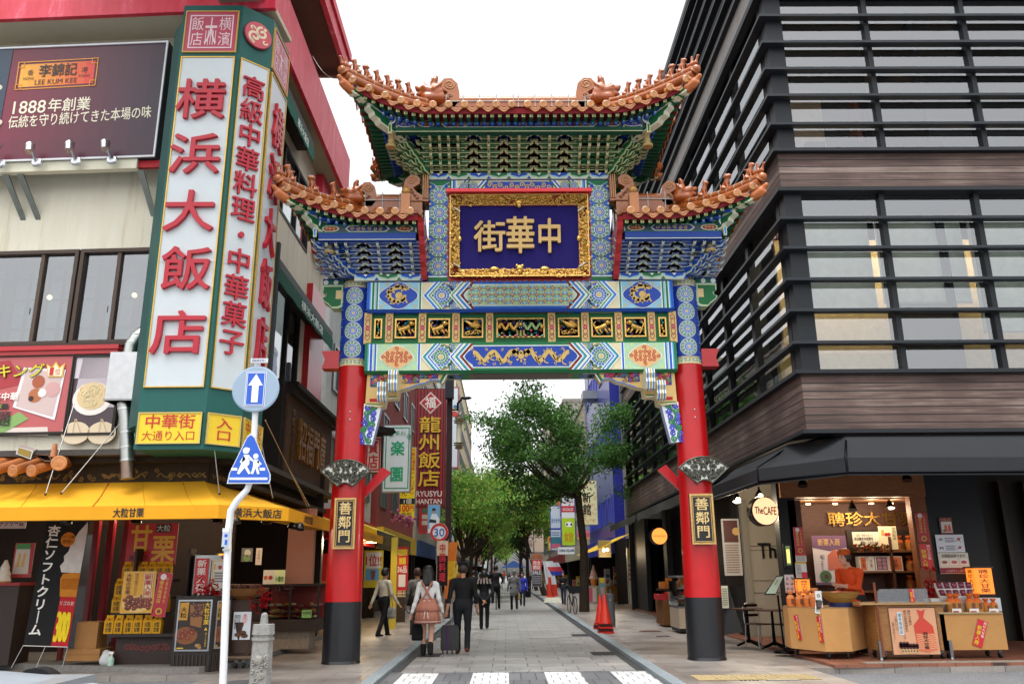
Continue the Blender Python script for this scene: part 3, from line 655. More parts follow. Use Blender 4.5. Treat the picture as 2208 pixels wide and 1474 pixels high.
def animal(F,mb,w,h,seed,kind):
 r=random.Random(seed);cx=0
 pal=['#c49a4a','#d9b566','#2f5fae','#2b8a7c','#a12a52','#c7577f','#3b77b8','#2d6b4a']
 for i in range(int(26*w/h)+14):
  x,y=r.uniform(-w/2+.03,w/2-.03),r.uniform(-h/2+.03,h/2-.03);c=r.choice(pal[2:])if r.random()<.8 else pal[0]
  if r.random()<.5:mb.ball(F.pt(x,y,-.05+r.uniform(0,.05)),(r.uniform(.012,.03),.02,r.uniform(.012,.028)),c,6,4)
  else:
   q=curl(x,y,r.uniform(.02,.045),1.2,r.uniform(0,6),r.choice((-1,1)),7);mb.tube([F.pt(a,b,-.045)for a,b in q],.007,c,5)
 g='#cda252'
 if kind=='beast':
  s=r.choice((-1,1))
  mb.tube([F.pt(-s*.12,-.04,-.02),F.pt(-s*.02,-.01,0),F.pt(s*.08,.03,.0)],[.06,.05,.06],g,8)
  mb.ball(F.pt(s*.11,.09,.01),(.06,.05,.055),g,8,6);mb.ball(F.pt(s*.155,.08,.02),(.03,.03,.025),g,6,5)
  for a,b in((-.12,-.14),(-.05,-.13),(.06,-.12),(.13,-.1)):mb.tube([F.pt(s*a,-.04,.0),F.pt(s*(a+.02),b*.7,.01),F.pt(s*(a+.05),b,.01)],[.03,.022,.016],g,6)
  mb.tube([F.pt(-s*.13,-.02,0),F.pt(-s*.17,.06,0),F.pt(-s*.12,.12,0)],[.02,.02,.01],g,6)
  for k in range(6):mb.ball(F.pt(s*(.06+.02*k),.13-.01*k,.01),.018,'#2b8a7c',6,4)
 elif kind=='bird':
  s=r.choice((-1,1))
  mb.tube([F.pt(s*.14,.14,.01),F.pt(s*.08,.1,.02),F.pt(s*.0,.04,.02),F.pt(-s*.12,.0,0)],[.018,.03,.055,.02],g,8)
  mb.ball(F.pt(s*.15,.145,.01),.028,'#2b8a7c',7,5)
  for k in range(5):mb.tube([F.pt(s*.02,.06,.02),F.pt(-s*(.04+.02*k),.12-.02*k,.02),F.pt(-s*(.12+.012*k),.15-.035*k,.01)],[.016,.016,.006],g,5)
  for k in range(4):mb.tube([F.pt(-s*.05,-.02,.0)]+[F.pt(a,b,.0)for a,b in curl(-s*(.12-.07*k),-.1,.05,.9,k)],.013,g,5)
 else:
  for s in(-1,1):
   pts=[F.pt(s*(.42-.38*i/14),.07*math.sin(i*1.05)+.02,.0)for i in range(15)];mb.tube(pts,[.035-.012*abs(i-9)/9 for i in range(15)],['#cda252','#8fae7a'][s>0],6)
   mb.ball(pts[0],(.045,.03,.045),g,7,5)
  mb.ball(F.pt(0,.06,.01),.04,'#d8a04a',8,6)
  for k in range(10):w_=k*.628;mb.tube([F.pt(.045*math.cos(w_),.06+.045*math.sin(w_),.01),F.pt(.08*math.cos(w_),.06+.08*math.sin(w_),.01)],.007,'#c9cfd6',4)
  for k in range(3):mb.tube([F.pt((k-1)*.07,-.17,0),F.pt((k-1)*.06,-.06,.01)],[.035,.02],'#8f8a52',6)
  for k in range(9):mb.ball(F.pt(-.42+k*.105,-.17,.01),(.04,.02,.025),'#b8567e' if k%2 else '#7fb3a2',6,4)
k=0
for u,w,kd in((0,.95,'scene'),(.945,.42,'bird'),(1.6,.42,'beast'),(2.26,.42,'beast'),(2.8,.155,'slim')):
 for s in((1,)if u==0 else(-1,1)):
  k+=1;F=FF.sub(s*u,zm);mb=MB();h=hh*.62
  F.slab(mb,-w/2,-h/2,w/2,h/2,.0,-.03,'#4a0f18');c=.03;
  for(x0,y0,x1,y1)in((-w/2,-h/2-.0,w/2,-h/2+.028),(-w/2,h/2-.028,w/2,h/2),(-w/2,-h/2+.028,-w/2+.028,h/2-.028),(w/2-.028,-h/2+.028,w/2,h/2-.028)):
   F.slab(mb,x0,y0,x1,y1,.045,.0,'#d2a75f')
  F2=F.sub(0,0,0,.05)
  if kd=='slim':
   for q in range(6):mb.ball(F2.pt(random.uniform(-.02,.02),-.15+q*.06,-.02),(.028,.025,.034),random.choice(['#cda252','#cda252','#2b8a7c']),7,5)
  else:animal(F2,mb,w,h,k,kd)
  mb.build('carved_panel','gold',frieze)
for u in(3.0,2.58,1.93,1.27,.61):
 for s in(-1,1):
  F=FF.sub(s*u,zm);mb=MB();w=.145;h=hh*.98
  F.slab(mb,-w/2,-h/2,w/2,h/2,.07,0,'#d2b072')
  F3=F.sub(0,0,0,.07)
  for q in(-1,1):
   F3.path(mb,[(0,q*h*.4),(.045,q*h*.32),(.03,q*h*.2),(.045,q*h*.1),(0,q*.02)],.012,'#7d2430',1);F3.path(mb,[(0,q*h*.4),(-.045,q*h*.32),(-.03,q*h*.2),(-.045,q*h*.1),(0,q*.02)],.012,'#7d2430',1)
   F3.path(mb,curl(0,q*h*.25,.03,1.2),.01,'#7d2430',1)
  petals(F3,mb,0,0,.012,.05,8,.7,'#c23d66',2)
  mb.build('gilt_post','paint',frieze)
for s in(-1,1):
 mx=lambda px:(GX-(P(px,820,15.6)[0]-GX)*(1))if s>0 else P(px,820,15.6)[0]
 Fc=Fr((0,15.58,0));zz=lambda py:gz(py,15.58)
 prof=[(792,800),(966,800),(953,826),(945.6,817),(929,816),(917,823),(905,825),(893,829),(877,835),(862,838),(860,856),(834,857),(831,873),(820,877),(790,870)]
 if True:
  mb=MB();pts=[(mx(a),zz(b))for a,b in prof]
  Fc.ext(mb,pts,0,-.3,'#d3b274','#c9c0a0')
  for(a0,b0,a1,b1,sd)in((799,803,843,832,3),(868,803,945,815,5),(868,815,905,824,6)):
   x0,x1=sorted((mx(a0),mx(a1)));y0,y1=zz(b1),zz(b0)
   Fc.rect(mb,x0,y0,x1,y1,'#2b3f8c',1)
   rr=random.Random(sd)
   for q in range(int((x1-x0)*(y1-y0)*420)+10):
    Fc.path(mb,curl(rr.uniform(x0+.04,x1-.04),rr.uniform(y0+.035,y1-.03),rr.uniform(.03,.05),1.4,rr.uniform(0,6),rr.choice((-1,1)),10),.016,rr.choice(['#b02a3a','#b02a3a','#2f8a58','#c9506a','#d2b06a','#3c62c0']),2+q%6)
  x0,x1=sorted((mx(799),mx(818)));Fc.rect(mb,x0,zz(864),x1,zz(857),'#b01c22',1)
  x0,x1=sorted((mx(838),mx(850)));Fc.rect(mb,x0,zz(843),x1,zz(836),'#b01c22',1)
  for(a,b,e,f)in((836,853,857,853),(793,868,826,870)):
   Fc.line(mb,(mx(a),zz(b)),(mx(e),zz(f)),.02,'#2a7a4a',2);Fc.line(mb,(mx(a),zz(b)-.03),(mx(e),zz(f)-.03),.025,'#dcd6bc',2)
  Fc.path(mb,[(mx(962),zz(801)),(mx(950),zz(822))],.05,'#1f6a3c',2);Fc.path(mb,[(mx(967),zz(801)),(mx(954),zz(824))],.02,'#e0e4d8',3)
  Fc.path(mb,[(mx(p),zz(q)-.012)for p,q in((950,822),(945.6,817),(929,816),(917,823),(905,825),(877,835))],.022,'#3f78c4',2)
  corb=mb.build('corbel','paint',gate)
  mb=MB();pp=[(787,868),(825,870),(818,905),(807,956),(786,954)]
  Fp=Fr((0,15.6,0));Fp.ext(mb,[(mx(a),gz(b,15.6))for a,b in pp],0,-.22,'#dfe6ee','#9aa6c8')
  rr=random.Random(4)
  for j in range(7):
   for i in range(2):
    x=mx(795+i*15-(j*1.6));z=gz(876+j*12,15.6)
    Fp.path(mb,curl(x,z,.062,1.7,i*2+j,1 if i else-1,16),.026,['#3038a8','#2c7a52','#4a50c0'][(i+j)%3],1+(i+j)%3)
  Fp.path(mb,[(mx(803+4*math.sin(j*1.3)-j*1.2),gz(870+j*7,15.6))for j in range(12)],.04,'#2c7a4c',5)
  mb.build('pendant_board','paint',corb)
  for(a,b0,b1,yy)in((846,792,840,15.05),(823,818,862,15.2)):
   x=(GX-(P(a,820,yy)[0]-GX))if s>0 else P(a,820,yy)[0];zt,zb_=gz(b0,yy),gz(b1,yy);mb=MB();w=.085
   pr=[(15.6,zt-.12),(yy+.18,zt),(yy+.03,zt-.02),(yy,zt-.12),(yy+.04,zt-.2),(yy,zt-.28),(yy+.06,zb_+.02),(yy+.16,zb_),(yy+.24,zb_+.06),(15.6,zb_+.12)]
   for(ww,o,c)in((w,0,'#d9d2b2'),(w*.74,.006,'#3a7ccc'),(w*.42,.012,'#e4ead8'),(w*.2,.018,'#b79c5e')):
    mb.prism([(x-ww,y-o,z)for y,z in pr],(2*ww,0,0),c)
   mb.build('scroll_arm','paint',corb)
zt=gz(386);z9=gz(603)-.03
mb=MB();hw=1.84
mb.box(GX-hw,GX+hw,YF+.03,2*GY-YF-.03,z9,zt,'#23418f');F=Fr((GX,YF+.03,0))
for s in(-1,1):
 x0,x1=sorted((s*1.42,s*1.835));F.rect(mb,x0,z9+.05,x1,zt-.02,'#2450b6',1)
 F.rect(mb,x0,z9,x1,z9+.1,'#1c6a3c',2);F.rect(mb,x0,z9+.1,x1,z9+.125,WHITE,2)
 n=5;pit=(zt-.16-z9-.14)/n;cx=s*1.63
 for j in range(n):
  cy=z9+.14+(j+.5)*pit;F.ring(mb,cx,cy,.195,.215,'#69b2e6',2,24);rosette(F,mb,cx,cy,.195,l=3)
  for q in(-1,1):
   F.poly(mb,[(cx+q*.09,cy+pit/2),(cx+q*.16,cy+pit/2+.07),(cx+q*.205,cy+pit/2),(cx+q*.16,cy+pit/2-.07)],'#2f66cc',3);F.disc(mb,cx+q*.19,cy+pit/2,.025,CREAM,4,8)
   F.path(mb,[(cx+q*.03,cy+pit/2),(cx+q*.12,cy+pit/2+.05),(cx+q*.2,cy+pit/2+.1)],.012,'#9fd2f0',4);F.path(mb,[(cx+q*.03,cy+pit/2),(cx+q*.12,cy+pit/2-.05),(cx+q*.2,cy+pit/2-.1)],.012,'#9fd2f0',4)
 F.rect(mb,x0,zt-.14,x1,zt-.02,'#1f7046',2);F.rect(mb,x0,zt-.16,x1,zt-.14,WHITE,3)
F.rect(mb,-1.42,zt-.28,1.42,zt-.02,'#cfd0a8',1)
for s in(-1,1):
 for i,c in enumerate((GREEN,WHITE,BLUE,LBLUE,WHITE)):F.rect(mb,*sorted((s*(1.42-.03*i),s*(1.39-.03*i)))[:1],zt-.28,sorted((s*(1.42-.03*i),s*(1.39-.03*i)))[1],zt-.02,c,2)
 for i,c in enumerate((GREEN,WHITE,BLUE,WHITE)):
  F.poly(mb,[(s*(1.0+.04*i),zt-.02),(s*(1.04+.04*i),zt-.02),(s*(1.24+.04*i),zt-.28),(s*(1.2+.04*i),zt-.28)],c,2);F.poly(mb,[(s*(.62+.04*i),zt-.02),(s*(.66+.04*i),zt-.02),(s*(.86+.04*i),zt-.28),(s*(.82+.04*i),zt-.28)],c,2)
 for u in(1.12,.95):k0=len(mb.v);rosette(F,mb,s*u,zt-.15,.1,l=3)
F.rect(mb,-.7,zt-.26,.7,zt-.05,'#2a4fb0',3)
for i in range(12):F.path(mb,curl(-.6+i*.11,zt-.15+.03*(-1)**i,.06,1.3,i,1,10),.022,'#d3b26a',4+i%2)
mb.build('centre_frame','paint',gate)
def cloud_trim(name,x0,x1,z,yf,h=.13,dep=.1):
 mb=MB();F=Fr((0,yf,0));n=max(2,round((x1-x0)/.42));w=(x1-x0)/n
 mb.box(x0,x1,yf+.001,yf+dep,z,z+h*.9,'#cfd8c6')
 for i in range(n):
  c='#234fb4' if i%2==0 else '#1f7046';x=x0+(i+.5)*w
  F.poly(mb,[(x-w*.5,z+h),(x-w*.45,z+h*.55),(x-w*.3,z+h*.3),(x-w*.12,z+h*.25),(x,z+h*.05),(x+w*.12,z+h*.25),(x+w*.3,z+h*.3),(x+w*.45,z+h*.55),(x+w*.5,z+h)],'#9fd0e0' if i%2==0 else '#a8d0b4',1)
  F.poly(mb,[(x-w*.44,z+h),(x-w*.38,z+h*.62),(x-w*.1,z+h*.42),(x,z+h*.25),(x+w*.1,z+h*.42),(x+w*.38,z+h*.62),(x+w*.44,z+h)],c,2)
  F.poly(mb,[(x-.04,z+h*.95),(x,z+h*.55),(x+.04,z+h*.95)],'#e4ecdc',3)
  F.poly(mb,[(x+w*.5-.05,z+.0),(x+w*.5,z+h*.5),(x+w*.5+.05,z)],c,2)
 mb.build(name,'paint',gate)
cloud_trim('cloud_trim',GX-hw-.02,GX+hw+.02,zt,YF-.01)
for s in(-1,1):
 a,b=sorted((GX+s*1.95,GX+s*3.28));cloud_trim('cloud_trim',a,b,ZB['hi1']-.01,YF-.06)
 F=Fr((GX+s*1.84,GY-.12,0));mb=MB();z1=zt-.06
 pts=[(0,z1-.42),(0,z1),(.3,z1),(.3,z1-.12),(.24,z1-.18),(.3,z1-.26),(.2,z1-.36),(.1,z1-.42)]
 pts=[(s*a_,b_)for a_,b_ in pts];F.ext(mb,pts,0,-.24,'#b9cfa6');cg=np.mean(pts,0)
 F.poly(mb,[tuple(cg+(np.array(p)-cg)*.82)for p in pts],'#1c6a3c',1);F.rect(mb,*sorted((s*.04,s*.12))[:1],z1-.26,sorted((s*.04,s*.12))[1],z1-.14,CREAM,2)
 mb.build('beam_end','paint',gate)
ORG_T,ORG_L,ORG_D='#a05c26','#b98048','#7d421c'
def stepl(t):return max(0.0,t)
def seated_beast(kind,r=random):
 c='#a0521e'
 pr=[((0,-.06,.05),(0,.02,.16),.062,.05,c),((0,.02,.16),(0,.045,.23),.05,.045,c),((0,.05,.27),(0,.075,.275),.05,.04,c),((0,.085,.265),(0,.115,.26),.028,.022,c),((-.035,.03,.15),(-.035,.06,.02),.022,.02,c),((.035,.03,.15),(.035,.06,.02),.022,.02,c),((-.05,-.05,.05),(-.05,.03,.02),.035,.02,c),((.05,-.05,.05),(.05,.03,.02),.035,.02,c),((0,-.11,.05),(0,-.13,.16),.02,.012,c)]
 if kind==0:pr+=[((.03,.05,.31),(.035,.045,.335),.018,.012,c),((-.03,.05,.31),(-.035,.045,.335),.018,.012,c)]
 if kind==1:pr+=[((x*.05,.04+y*.02,.25),(x*.055,.03+y*.02,.25),.025,.02,c)for x in(-1,1)for y in(-1,1)]+[((0,.02,.31),(0,.0,.28),.03,.03,c)]
 if kind==2:pr+=[((0,.05,.31),(0,-.01,.35),.018,.006,c),((0,-.03,.2),(0,-.1,.24),.03,.012,c)]
 return pr
def rider():
 c='#a0521e'
 return[((0,-.12,.07),(0,.06,.07),.055,.05,c),((0,.06,.08),(0,.12,.2),.035,.025,c),((0,.12,.22),(0,.15,.215),.032,.022,c),((0,-.12,.08),(0,-.2,.17),.03,.012,c),((0,-.03,.1),(0,-.03,.19),.04,.032,c),((0,-.03,.24),(0,-.03,.25),.03,.03,c),((0,0,.05),(0,.03,.0),.03,.03,c),((0,-.1,.05),(0,-.1,.0),.03,.03,c)]
def ridge_dragon():
 c='#a0521e'
 return[((0,-.15,.1),(0,.05,.16),.13,.11,c),((0,.05,.17),(0,.22,.2),.1,.06,c),((0,.1,.1),(0,.22,.08),.07,.045,c),((0,.22,.23),(0,.26,.24),.045,.035,c),((0,-.1,.2),(0,-.22,.34),.1,.03,c),((0,-.05,.22),(0,-.1,.4),.06,.05,c),((0,-.1,.4),(0,-.12,.46),.06,.045,c),((.06,.06,.25),(.05,.12,.36),.016,.008,c),((-.06,.06,.25),(-.05,.12,.36),.016,.008,c),((.07,.1,.22),(.075,.12,.22),.03,.03,c),((-.07,.1,.22),(-.075,.12,.22),.03,.03,c),((0,-.2,0),(0,.05,0),.12,.12,c),((.1,-.1,.15),(.13,-.2,.22),.05,.02,c),((-.1,-.1,.15),(-.13,-.2,.22),.05,.02,c)]
_proto={}
def proto(k,pr,res=.014):
 if k not in _proto:
  mb=MB();add_body(mb,pr,res,.02);me=mb.mesh(k);me.materials.append(M['glaze']);_proto[k]=me
 return _proto[k]
def put(name,me,loc,rz,parent,scale=1.0,tilt=0.0):
 o=bpy.data.objects.new(name,me);SC.collection.objects.link(o);o.parent=parent
 o.location=np.array(loc)-ORG[parent.name];o.rotation_euler=(tilt,0,rz);o.scale=(scale,)*3;ORG[o.name]=ORG[parent.name];return o
def scroll_tail(mb,F,s,h,th=.2):
 """curled ridge-end tail standing in frame F (x outward*s)"""
 r=h*.26;cx,cy=s*h*.05,h*.72
 pts=[(-s*h*.1,0),(-s*h*.3,h*.25),(-s*h*.27,h*.55)]+[(cx+r*math.cos(a)*(-s),cy+r*math.sin(a))for a in np.linspace(.35,2.9,9)][::-1][:0]
 out=[(-s*h*.22,0),(-s*h*.36,h*.2),(-s*h*.36,h*.5),(-s*h*.3,h*.8),(-s*h*.12,h*.98),(s*h*.1,h*.97),(s*h*.22,h*.82),(s*h*.2,h*.64),(s*h*.06,h*.56),(-s*h*.02,h*.5),(s*h*.1,h*.34),(s*h*.32,h*.2),(s*h*.34,0)]
 F.ext(mb,out,th/2,-th/2,ORG_T)
 F2=F.sub(0,0,0,th/2)
 pts=[(x,y)for x,y in curl(-s*h*.06,h*.76,h*.17,1.7,0,s,18)];mb.tube([F2.pt(x,y,.004)for x,y in pts],.014,ORG_L,5)
 for k in range(4):mb.tube([F2.pt(x,y,.004)for x,y in curl(-s*h*(.1+.04*k)+s*k*h*.12,h*(.4-.1*k),h*.06,1.2,k,s,8)],.012,ORG_D,5)
 F.slab(mb,*((s*h*.3,h*.0,s*h*.52,h*.9)if s>0 else(s*h*.52,0,s*h*.3,h*.9)),th/2*.8,-th/2*.8,ORG_T)
 for k in range(3):x=s*h*(.33+.07*k);mb.tube([F2.pt(x,h*.1,0),F2.pt(x,h*.97,.01)],.016,ORG_L,5)
def half_roof(s,u0,u1,ul,yf,zf,lift,flare,rz_,hipu,name,tp,col_br,figs,pitch_t,beastz,inner_wall):
 """one half of a roof; s mirrors it. u0..u1 along the beam from the centre, ul where the eave begins to rise"""
 E=lambda u:(lambda t:(GX+s*u,yf-flare*t**2,zf+lift*t**1.65))(max(0,(u-ul)/(u1-ul)))
 dep=GY-yf
 tile,eave=MB(),MB()
 n=round((u1-u0)/pitch_t);us=[u0+(i+.5)*(u1-u0)/n for i in range(n)]
 def hipline(u):
  if u<=hipu:return(GX+s*u,GY,rz_)
  t=(u-hipu)/(u1-hipu);q=E(u1);return(GX+s*u,GY+(q[1]-GY)*t,rz_+(q[2]-rz_)*t**1.0-.12*math.sin(math.pi*t))
 for k in(1,-1):
  mir=lambda p:(p[0],GY+(p[1]-GY)*k,p[2])
  m=14;g=[u0+(u1-u0)*i/m for i in range(m+1)]
  for a,b in zip(g[:-1],g[1:]):
   for j in range(4):
    q=lambda u,t:np.array(E(u))*(1-t)+np.array(hipline(u))*t+np.array((0,0,-.10*math.sin(math.pi*t)))
    eave.add([mir(q(a,j/4)),mir(q(b,j/4)),mir(q(b,(j+1)/4)),mir(q(a,(j+1)/4))],[(0,1,2,3)],ORG_D)
  for i,u in enumerate(us):
   e=np.array(E(u));h=np.array(hipline(u));r=.068
   pts=[mir(e*(1-t)+h*t+np.array((0,0,.03-.10*math.sin(math.pi*t))))for t in(0,.25,.5,.75,1)]
   tile.tube(pts,r*.9,jit(ORG_T,.15),8)
   F=Fr(mir((e[0],e[1]-.012,e[2]+.03)),(1,0,0))
   if k==1:
    c=jit(ORG_L,.1);tile.lathe((e[0],e[1]-.03,e[2]+.025),[(r*1.12,0),(r*1.12,.03),(r*.9,.036),(r*.85,.028),(r*.55,.028),(r*.5,.034),(r*.42,.034),(r*.38,.027),(r*.2,.027),(0,.036)],c,16,False,axis=(0,-1,0))
    if i<n-1 or s==1 or u0>0:
     e2=np.array(E(min(u+pitch_t*.5,u1)));w=pitch_t*.44;sl=(E(min(u+pitch_t*.6,u1))[2]-E(u+pitch_t*.4)[2])/(pitch_t*.2)if u+pitch_t*.6<u1 else 0
     F=Fr((e2[0],e2[1]-.015,e2[2]),nrm((1,0,s*sl)),(0,0,1));F.v=nrm(np.cross(np.cross((1,0,s*sl),(0,0,1)),(1,0,s*sl)))
     pts=[(-w,.02),(-w*.86,-.055),(-w*.6,-.07),(-w*.4,-.1),(0,-.125),(w*.4,-.1),(w*.6,-.07),(w*.86,-.055),(w,.02),(w*.5,-.02),(0,-.035),(-w*.5,-.02)]
     vs=F;cc=jit('#b5723c',.1)
     F.ext(tile,pts,.012,-.02,cc)
     F.path(tile,[(-w*.55,-.045),(0,-.085),(w*.55,-.045)],.016,ORG_D,4)
 m=20;g=[u0+(u1-u0)*i/m for i in range(m+1)]
 for k in(1,-1):
  mir=lambda p:(p[0],GY+(p[1]-GY)*k,p[2])
  for a,b in zip(g[:-1],g[1:]):
   A,B=np.array(E(a)),np.array(E(b))
   eave.add([mir(A+(0,.02,-.02)),mir(B+(0,.02,-.02)),mir(B+(0,.05,-.12)),mir(A+(0,.05,-.12))],[(0,1,2,3)],'#8a1522')
   ga,gb=(.45*min(1.0,max(.1,(u1-q)/.5))for q in(a,b));eave.add([mir(A+(0,.05,-.12)),mir(B+(0,.05,-.12)),mir(B+(0,.05+gb,-.06)),mir(A+(0,.05+ga,-.06))],[(0,1,2,3)],'#5c0f1a')
   fa,fb=(min(1.0,max(0.0,(u1-q)/(u1-hipu)))for q in(a,b))
   ia,ib=((q[0],q[1]+.5+(GY-.3-q[1]-.5)*f,q[2]-.06+(zf-.0-q[2]+.06)*f)for q,f in((A,fa),(B,fb)))
   eave.add([mir(A+(0,.5*min(1,fa*3),-.06)),mir(B+(0,.5*min(1,fb*3),-.06)),mir(ib if fb>.05 else B+(0,.1,-.06)),mir(ia)],[(0,1,2,3)],'#1b2a58')
 nr=round((u1-u0)/.152)
 raft=MB()
 for i in range(nr):
  u=u0+(i+.5)*(u1-u0)/nr
  e=np.array(E(u));t=max(0,(u-ul)/(u1-ul));fan=s*t*.35
  if u<u1-.12:
   a=e+(0,.09,-.145);d=nrm((-fan,1,.03));w=.032
   raft.obox(a-np.array((w,0,w)),(2*w,0,0),d*.2,(0,0,2*w),'#17583a')
   F=Fr(a-np.array((0,.001,0)),(1,0,0));F.rect(raft,-w*1.05,-w*1.05,w*1.05,w*1.05,'#c9c486',1);F.path(raft,[(-w*.6,w*.6),(w*.2,w*.6),(w*.2,-w*.2),(-w*.2,-w*.2)],.009,'#2c6a44',2);F.path(raft,[(w*.6,-w*.7),(w*.6,w*.5)],.008,'#2c6a44',2);F.path(raft,[(-w*.6,-w*.6),(w*.3,-w*.6)],.008,'#2c6a44',2)
  if u<u1-.3:
   a=e+(0,.34,-.155-.07*t);d=nrm((-fan*1.2,1,.03))
   raft.tube([a,a+d*.7],.042,'#1b44a0',10)
   raft.ball(a,.043,'#3a74c4',10,6);raft.ball(a-np.array((0,.028,-.012)),.024,'#dfeaf2',8,5)
 def S(v):
  t=max(0,(abs(v)-.35)/.65);q=E(u1)
  return np.array((q[0]-s*flare*.8*(1-t**2),GY+v*(GY-q[1]),zf+lift*t**1.65))
 vv=np.linspace(-1,1,15)
 hp=np.array((GX+s*hipu,GY,rz_))
 for a,b in zip(vv[:-1],vv[1:]):
  A,B=S(a),S(b)
  def up_(p,v):t=abs(v);q=np.array(E(u1));top=hp if True else q;return p*(1-.999*(1-t*.0))+top*.999 if False else(p+(hp+np.array((0,v*(GY-q[1])*0,0))-p)*(1-abs(v)))
  eave.add([A,B,up_(B,b),up_(A,a)],[(0,1,2,3)],ORG_D)
  eave.add([A+(-s*.02,0,-.02),B+(-s*.02,0,-.02),B+(-s*.05,0,-.12),A+(-s*.05,0,-.12)],[(0,1,2,3)],'#7c1420')
  wa,wb=(min(1.0,(1.02-abs(q))*2.2)for q in(a,b));dzl=lambda p,w:(zf-p[2])*.6*w
  eave.add([A+(-s*.05,0,-.12),B+(-s*.05,0,-.12),B+(-s*(.05+.5*wb),0,-.1),A+(-s*(.05+.5*wa),0,-.1)],[(0,1,2,3)],'#5c0f1a')
  eave.add([A+(-s*(.05+.5*wa),0,-.1),B+(-s*(.05+.5*wb),0,-.1),B+(-s*(.05+1.1*wb),0,-.06+dzl(B,wb)),A+(-s*(.05+1.1*wa),0,-.06+dzl(A,wa))],[(0,1,2,3)],'#1b2a58')
 ns=round(2*(GY-E(u1)[1])/.15)
 for i in range(ns):
  v=-1+2*(i+.5)/ns
  if abs(v)>.93:continue
  p=S(v)+(-s*.08,0,-.145);fan=-v*max(0,abs(v)-.3)*.6;d=nrm((-s,fan,.05));w=.032
  raft.obox(p-np.array((0,w,w)),d*.6,(0,2*w,0),(0,0,2*w),'#17583a')
  if abs(v)<.8:q=S(v)+(-s*.36,0,-.14);raft.tube([q,q+d*.6],.042,'#1b44a0',8);raft.ball(q,.043,'#3a74c4',8,5)
 nt=round(2*(GY-E(u1)[1])/pitch_t)
 for i in range(nt):
  v=-1+2*(i+.5)/nt;p=S(v);q=p+(hp-p)*(1-abs(v))if True else p
  tile.tube([p+(0,0,.03),p+(q-p)*.5+(0,0,-.02),q+(0,0,.02)],.06,jit(ORG_T,.15),7)
  tile.ball(p+(s*.01,0,.03),(.03,.07,.07),jit(ORG_L,.1),10,6)
  F=Fr(p+(0,pitch_t*.5,0),(0,s,0));w=pitch_t*.44;F.ext(tile,[(-w,.02),(-w*.7,-.06),(0,-.12),(w*.7,-.06),(w,.02)],.012,-.01,'#b9703c')
 for k in(1,-1):
  mir=lambda p:np.array((p[0],GY+(p[1]-GY)*k,p[2]))
  q=np.array(E(u1));c=mir(q+(-s*.1,.1,-.26));inn=mir((q[0]-s*1.0,q[1]+1.0,zf-.12));d=nrm(inn-c)
  L=np.cross(d,(0,0,1));L=nrm(L)*.075
  eave.prism([c-L,c+L,c+L+(0,0,.15),c-L+(0,0,.15)],inn-c,'#d5d6b6');eave.prism([c-L*1.06+d*.05+(0,0,.025),c+L*1.06+d*.05+(0,0,.025),c+L*1.06+d*.05+(0,0,.125),c-L*1.06+d*.05+(0,0,.125)],(inn-c)*.9,'#186038')
  for j in range(5):eave.prism([c-L*1.12+d*(.05+.1*j)+(0,0,-.01),c+L*1.12+d*(.05+.1*j)+(0,0,-.01),c+L*1.12+d*(.1+.1*j)+(0,0,.02),c-L*1.12+d*(.1+.1*j)+(0,0,.02)],d*.03,['#e2e5cc','#186038'][j%2])
  c2=c+d*.42+np.array((0,0,-.17));L2=L*1.1
  for ww,o,cc in((1.0,0,'#d5d9c0'),(1.04,.03,'#186038')):
   pr=[(0+o,.17-o),(0+o,.09),(.1+o,.06),(.12+o,0),(.24+o,-.02+o),(.3,-.07+o),(.95-o,-.07+o),(.95-o,.17-o)]
   eave.prism([c2+d*a+np.array((0,0,b))-L2*ww for a,b in pr],L2*2*ww,cc)
  hd=MB();a=c+np.array((0,0,.08))-d*.0
  add_body(hd,[(tuple(a),tuple(a-d*.14+(0,0,.02)),.1,.085,'#b9652c'),(tuple(a-d*.14+(0,0,.04)),tuple(a-d*.26+(0,0,.09)),.07,.045,'#b9652c'),(tuple(a-d*.12+(0,0,-.05)),tuple(a-d*.22+(0,0,-.03)),.05,.035,'#b9652c'),(tuple(a-d*.05+(0,0,.1)),tuple(a+d*.08+(0,0,.16)),.04,.02,'#b9652c')],.02,.02)
  tile.merge(hd)
  vb=mir((q[0]-s*.82,q[1]+.82,zf-.62));eave.lathe(vb,[(.1,0),(.11,.05),(.06,.09),(.07,.16),(.05,.2),(.06,.26),(.075,.34)],'#a58d5a',12)
 root=tile.build(name,'glaze',gate);ev=eave.build('eave','paint',root);raft.build('rafters','paint',root)
 rid=MB();L=(u0,hipu+.05)
 x0,x1=sorted((GX+s*L[0],GX+s*L[1]))
 hgt=.34
 rid.box(x0,x1,GY-.1,GY+.1,rz_-.45,rz_+hgt*.5,'#9c5322')
 rid.box(x0,x1,GY-.12,GY+.12,rz_+hgt*.5,rz_+hgt*.56,'#a9a39a');rid.box(x0,x1,GY-.09,GY+.09,rz_+hgt*.56,rz_+hgt*.68,'#9c5322')
 rid.tube([(x0,GY,rz_+hgt*.75),(x1,GY,rz_+hgt*.75)],.095,'#a65c26',12)
 i=0
 while x0+.36*i<x1:rid.box(x0+.36*i,x0+.36*i+.02,GY-.108,GY+.108,rz_-.1,rz_+hgt+.01,'#aaa49b');i+=1
